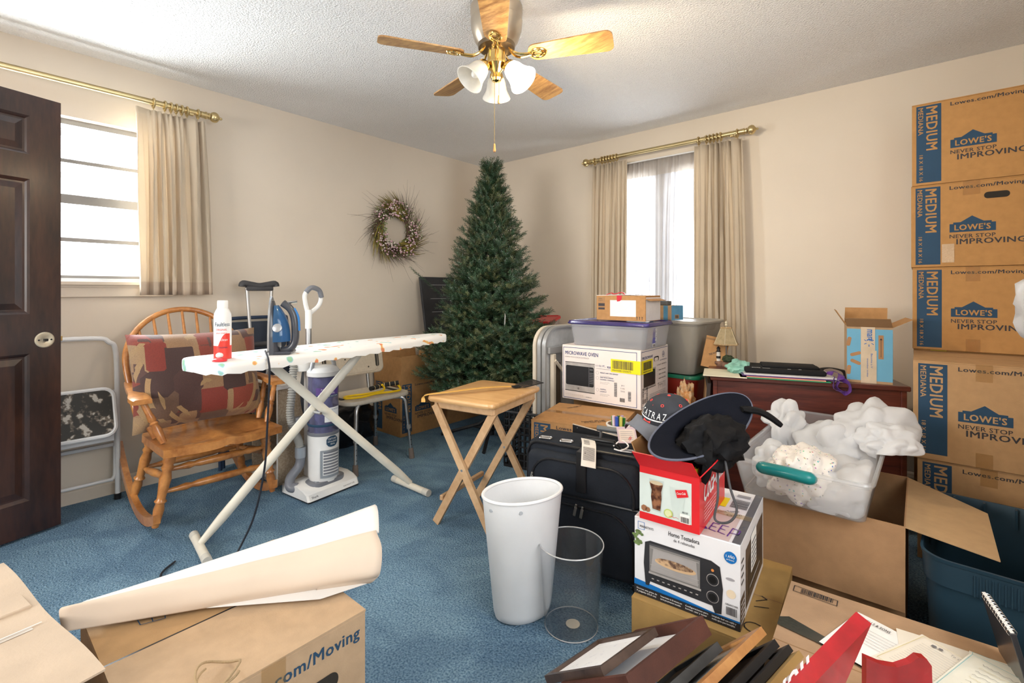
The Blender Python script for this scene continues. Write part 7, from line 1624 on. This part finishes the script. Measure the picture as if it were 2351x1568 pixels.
CP=mat('cream_paper_pale',(.78,.71,.60),.7,var=.02); TL=mat('teal_rule',(.25,.50,.52),.6); GL_=mat('gold_rule',(.65,.55,.25),.6); RDL=mat('maroon_rule',(.32,.04,.03),.6); INK=mat('ink_grey',(.18,.17,.17),.6)
def lined(m,w,d):
    m.pl([(.008,.008),(w-.008,.008),(w-.008,d-.008),(.008,d-.008)],.0012,GL_,1,True)
    for i in range(14): m.pr(.02,.03+i*(d-.06)/14,w-.02,.0306+i*(d-.06)/14,INK,1)
    m.pt('To Our Dear',w*.45,d-.025,.05,.008,INK,.0,1); m.pc(w*.25,d-.025,.006,INK,1,5); m.pc(w*.33,d-.022,.005,INK,1,5)
def script(m,w,d):
    m.pl([(.006,.006),(w-.006,.006),(w-.006,d-.006),(.006,d-.006)],.0012,TL,1,True); rb=random.Random(2)
    for i in range(8):
        x=.03; z=d-.03-i*.017; pts=[]
        while x<w-.03-rb.random()*.03: pts.append((x,z+rb.uniform(0,.006))); x+=.0035
        m.pl(pts,.0009,GL_ if i%3==1 else INK,1)
def form(m,w,d):
    m.pr(.01,d*.45,w*.75,d*.45+.007,RDL,1); m.pr(.01,d*.8,w*.75,d*.8+.004,RDL,1); m.pt('RECIPIENT COPY',w*.4,d*.455,.06,.005,PRINTW,.01,2)
    for i in range(5): m.pr(.015,d*.52+.009*i,w*.7,d*.52+.009*i+.001,INK,1)
    m.pt('Kindly Enclosed',w*.3,d*.2,.09,.010,INK,.0,1)
def head(m,w,d): m.pt('WELLS & SONS',.02,d-.03,.06,.010,BKP,.02,1); m.pc(.012,d-.026,.006,RDL,2,12); [m.pr(.02,d-.06-.012*i,w-.06,d-.059-.012*i,INK,1) for i in range(6)]
doc('white letter sheet with dark heading at the back left of the papers',-.185,1.36,.17,.20,-18,.3065,PAPER,head); doc('cream envelope lying under the other papers on the right foreground box',-.02,1.30,.20,.24,6,.3065,CP)
doc('lined note sheet with gold border in the middle of the papers',-.085,1.37,.15,.19,-28,.3145,CP,lined); doc('handwritten page with teal border on top of the papers',.015,1.335,.15,.195,-22,.3225,mat('ivory_paper',(.80,.77,.66),.7),script); doc('printed form with maroon bars lying nearest, right of the red crate',-.04,1.16,.20,.14,-20,.3145,PAPER,form)
doc('pale sheet with thin teal border at the far right of the papers',.07,1.37,.12,.17,-6,.3145,mat('ivory_paper',(.80,.77,.66),.7),lambda m,w,d:m.pl([(.006,.006),(w-.006,.006),(w-.006,d-.006),(.006,d-.006)],.001,TL,1,True))
def redcrate():
    t=thing('wooden_crate','bright red painted wooden carrier with white script lettering, right foreground','carrier',(-.096,1.165,.517)); RR=mat('painted_red_wood',(.36,.008,.014),.32,var=.12,vs=25,coat=.4)
    A=Vector((0,0,0)); E1=Vector((-.138,1.064,.416))-Vector((-.096,1.165,.52)); E2=Vector((-.186,.971,.449))-Vector((-.096,1.165,.52)); E3=Vector((-.072,1.146,.513))-Vector((-.096,1.165,.52))
    e1=E1*1.6; e2=E2*1.25; n=e1.cross(e2).normalized(); 
    if n.dot(E3)>0: n=-n
    tk=-n*.030+ (E3-n*E3.dot(n))*.6
    ps=[A,A+e1,A+e1+e2*.9,A+e2]; m=M(); m.add([tuple(p) for p in ps]+[tuple(p+tk) for p in ps],[(0,1,2,3),(7,6,5,4),(0,4,5,1),(1,5,6,2),(2,6,7,3),(3,7,4,0)],RR)
    cn=sum((p for p in ps),Vector((0,0,0)))/4
    m.build('end_board',t,0)
    m=M(); rd=e1.normalized(); ud=(e2-rd*e2.dot(rd)).normalized()
    if rd.cross(ud).dot(n)<0: ud=-ud; 
    up=-ud if (ud.dot(e2)>0) else ud
    # lettering runs up along the board
    r_=-(e2.normalized()); u_=n.cross(r_)
    if u_.dot(e1)>0: pass
    r_=-E2.normalized(); u_=(E2-E1); u_=(u_-r_*u_.dot(r_)).normalized(); m.on(tuple(A+E2*.97+E1*.30),tuple(r_),tuple(u_),.0015)
    sg=1 if Vector(m.u).dot(e1)<0 else -1
    m.pt('you',.0,-.01,.095,.042,PRINTW,.05,2,0,.3); m.build('lettering',t,0); O_=(m.o,m.r,m.u); m=M(); m.on(O_[0],O_[1],O_[2],.0015).pt('Coca-Cola',-.06,-.06,.16,.040,PRINTW,.05,2,0,.3); m.build('lettering',t,0); m=M(); m.on(O_[0],O_[1],O_[2],.0015); m.pc(.150,.012,.007,BKP,2,16,1.3); m.pc(.150,.012,.0055,PRINTW,3,16,1.3); m.pc(.150,.012,.003,RR,4,16,1.3); m.build('hook_eye',t,0)
    m=M(); o=Vector((-.096,1.165,.52)); c0=Vector((-.090,1.205,.418))-o; ax=Vector((.80,.60,0)).normalized(); dn=Vector((0,0,-1)); bk=Vector((.6,-.8,0))*.014
    crv=[(0,0),(.03,-.012),(.06,-.016),(.085,-.006),(.10,.006),(.115,.004),(.125,-.010),(.128,-.11),(0,-.11)]; k=len(crv)
    vs=[tuple(c0+ax*a-dn*b) for a,b in crv]; vs+=[tuple(Vector(p)+bk) for p in vs]; m.add(vs,[tuple(range(k)),tuple(range(k,2*k))[::-1]]+[(i,(i+1)%k,k+(i+1)%k,k+i) for i in range(k)],RR); m.build('curved_end',t,0)
redcrate()
t=thing('notebook','black spiral notebook standing at the right edge beside the papers','notebook',(.175,1.44,.306),rot=(R(0),R(-14),R(12))); m=M(); m.box((0,-.0,0),(.010,.16,.135),mat('black_cover',(.03,.03,.035),.3,coat=.4),.001); m.build('cover',t,0); m=M(); m.box((.002,.003,.002),(.008,.157,.136),PAPER); m.build('pages',t,0)
m=M(); 
for i in range(12): m.tube([(.005+.008*math.cos(R(a)),.006+.012*i,.135+.008*math.sin(R(a))) for a in range(0,360,45)],.0008,CHROME,4,closed=True)
m.build('spiral_binding',t)
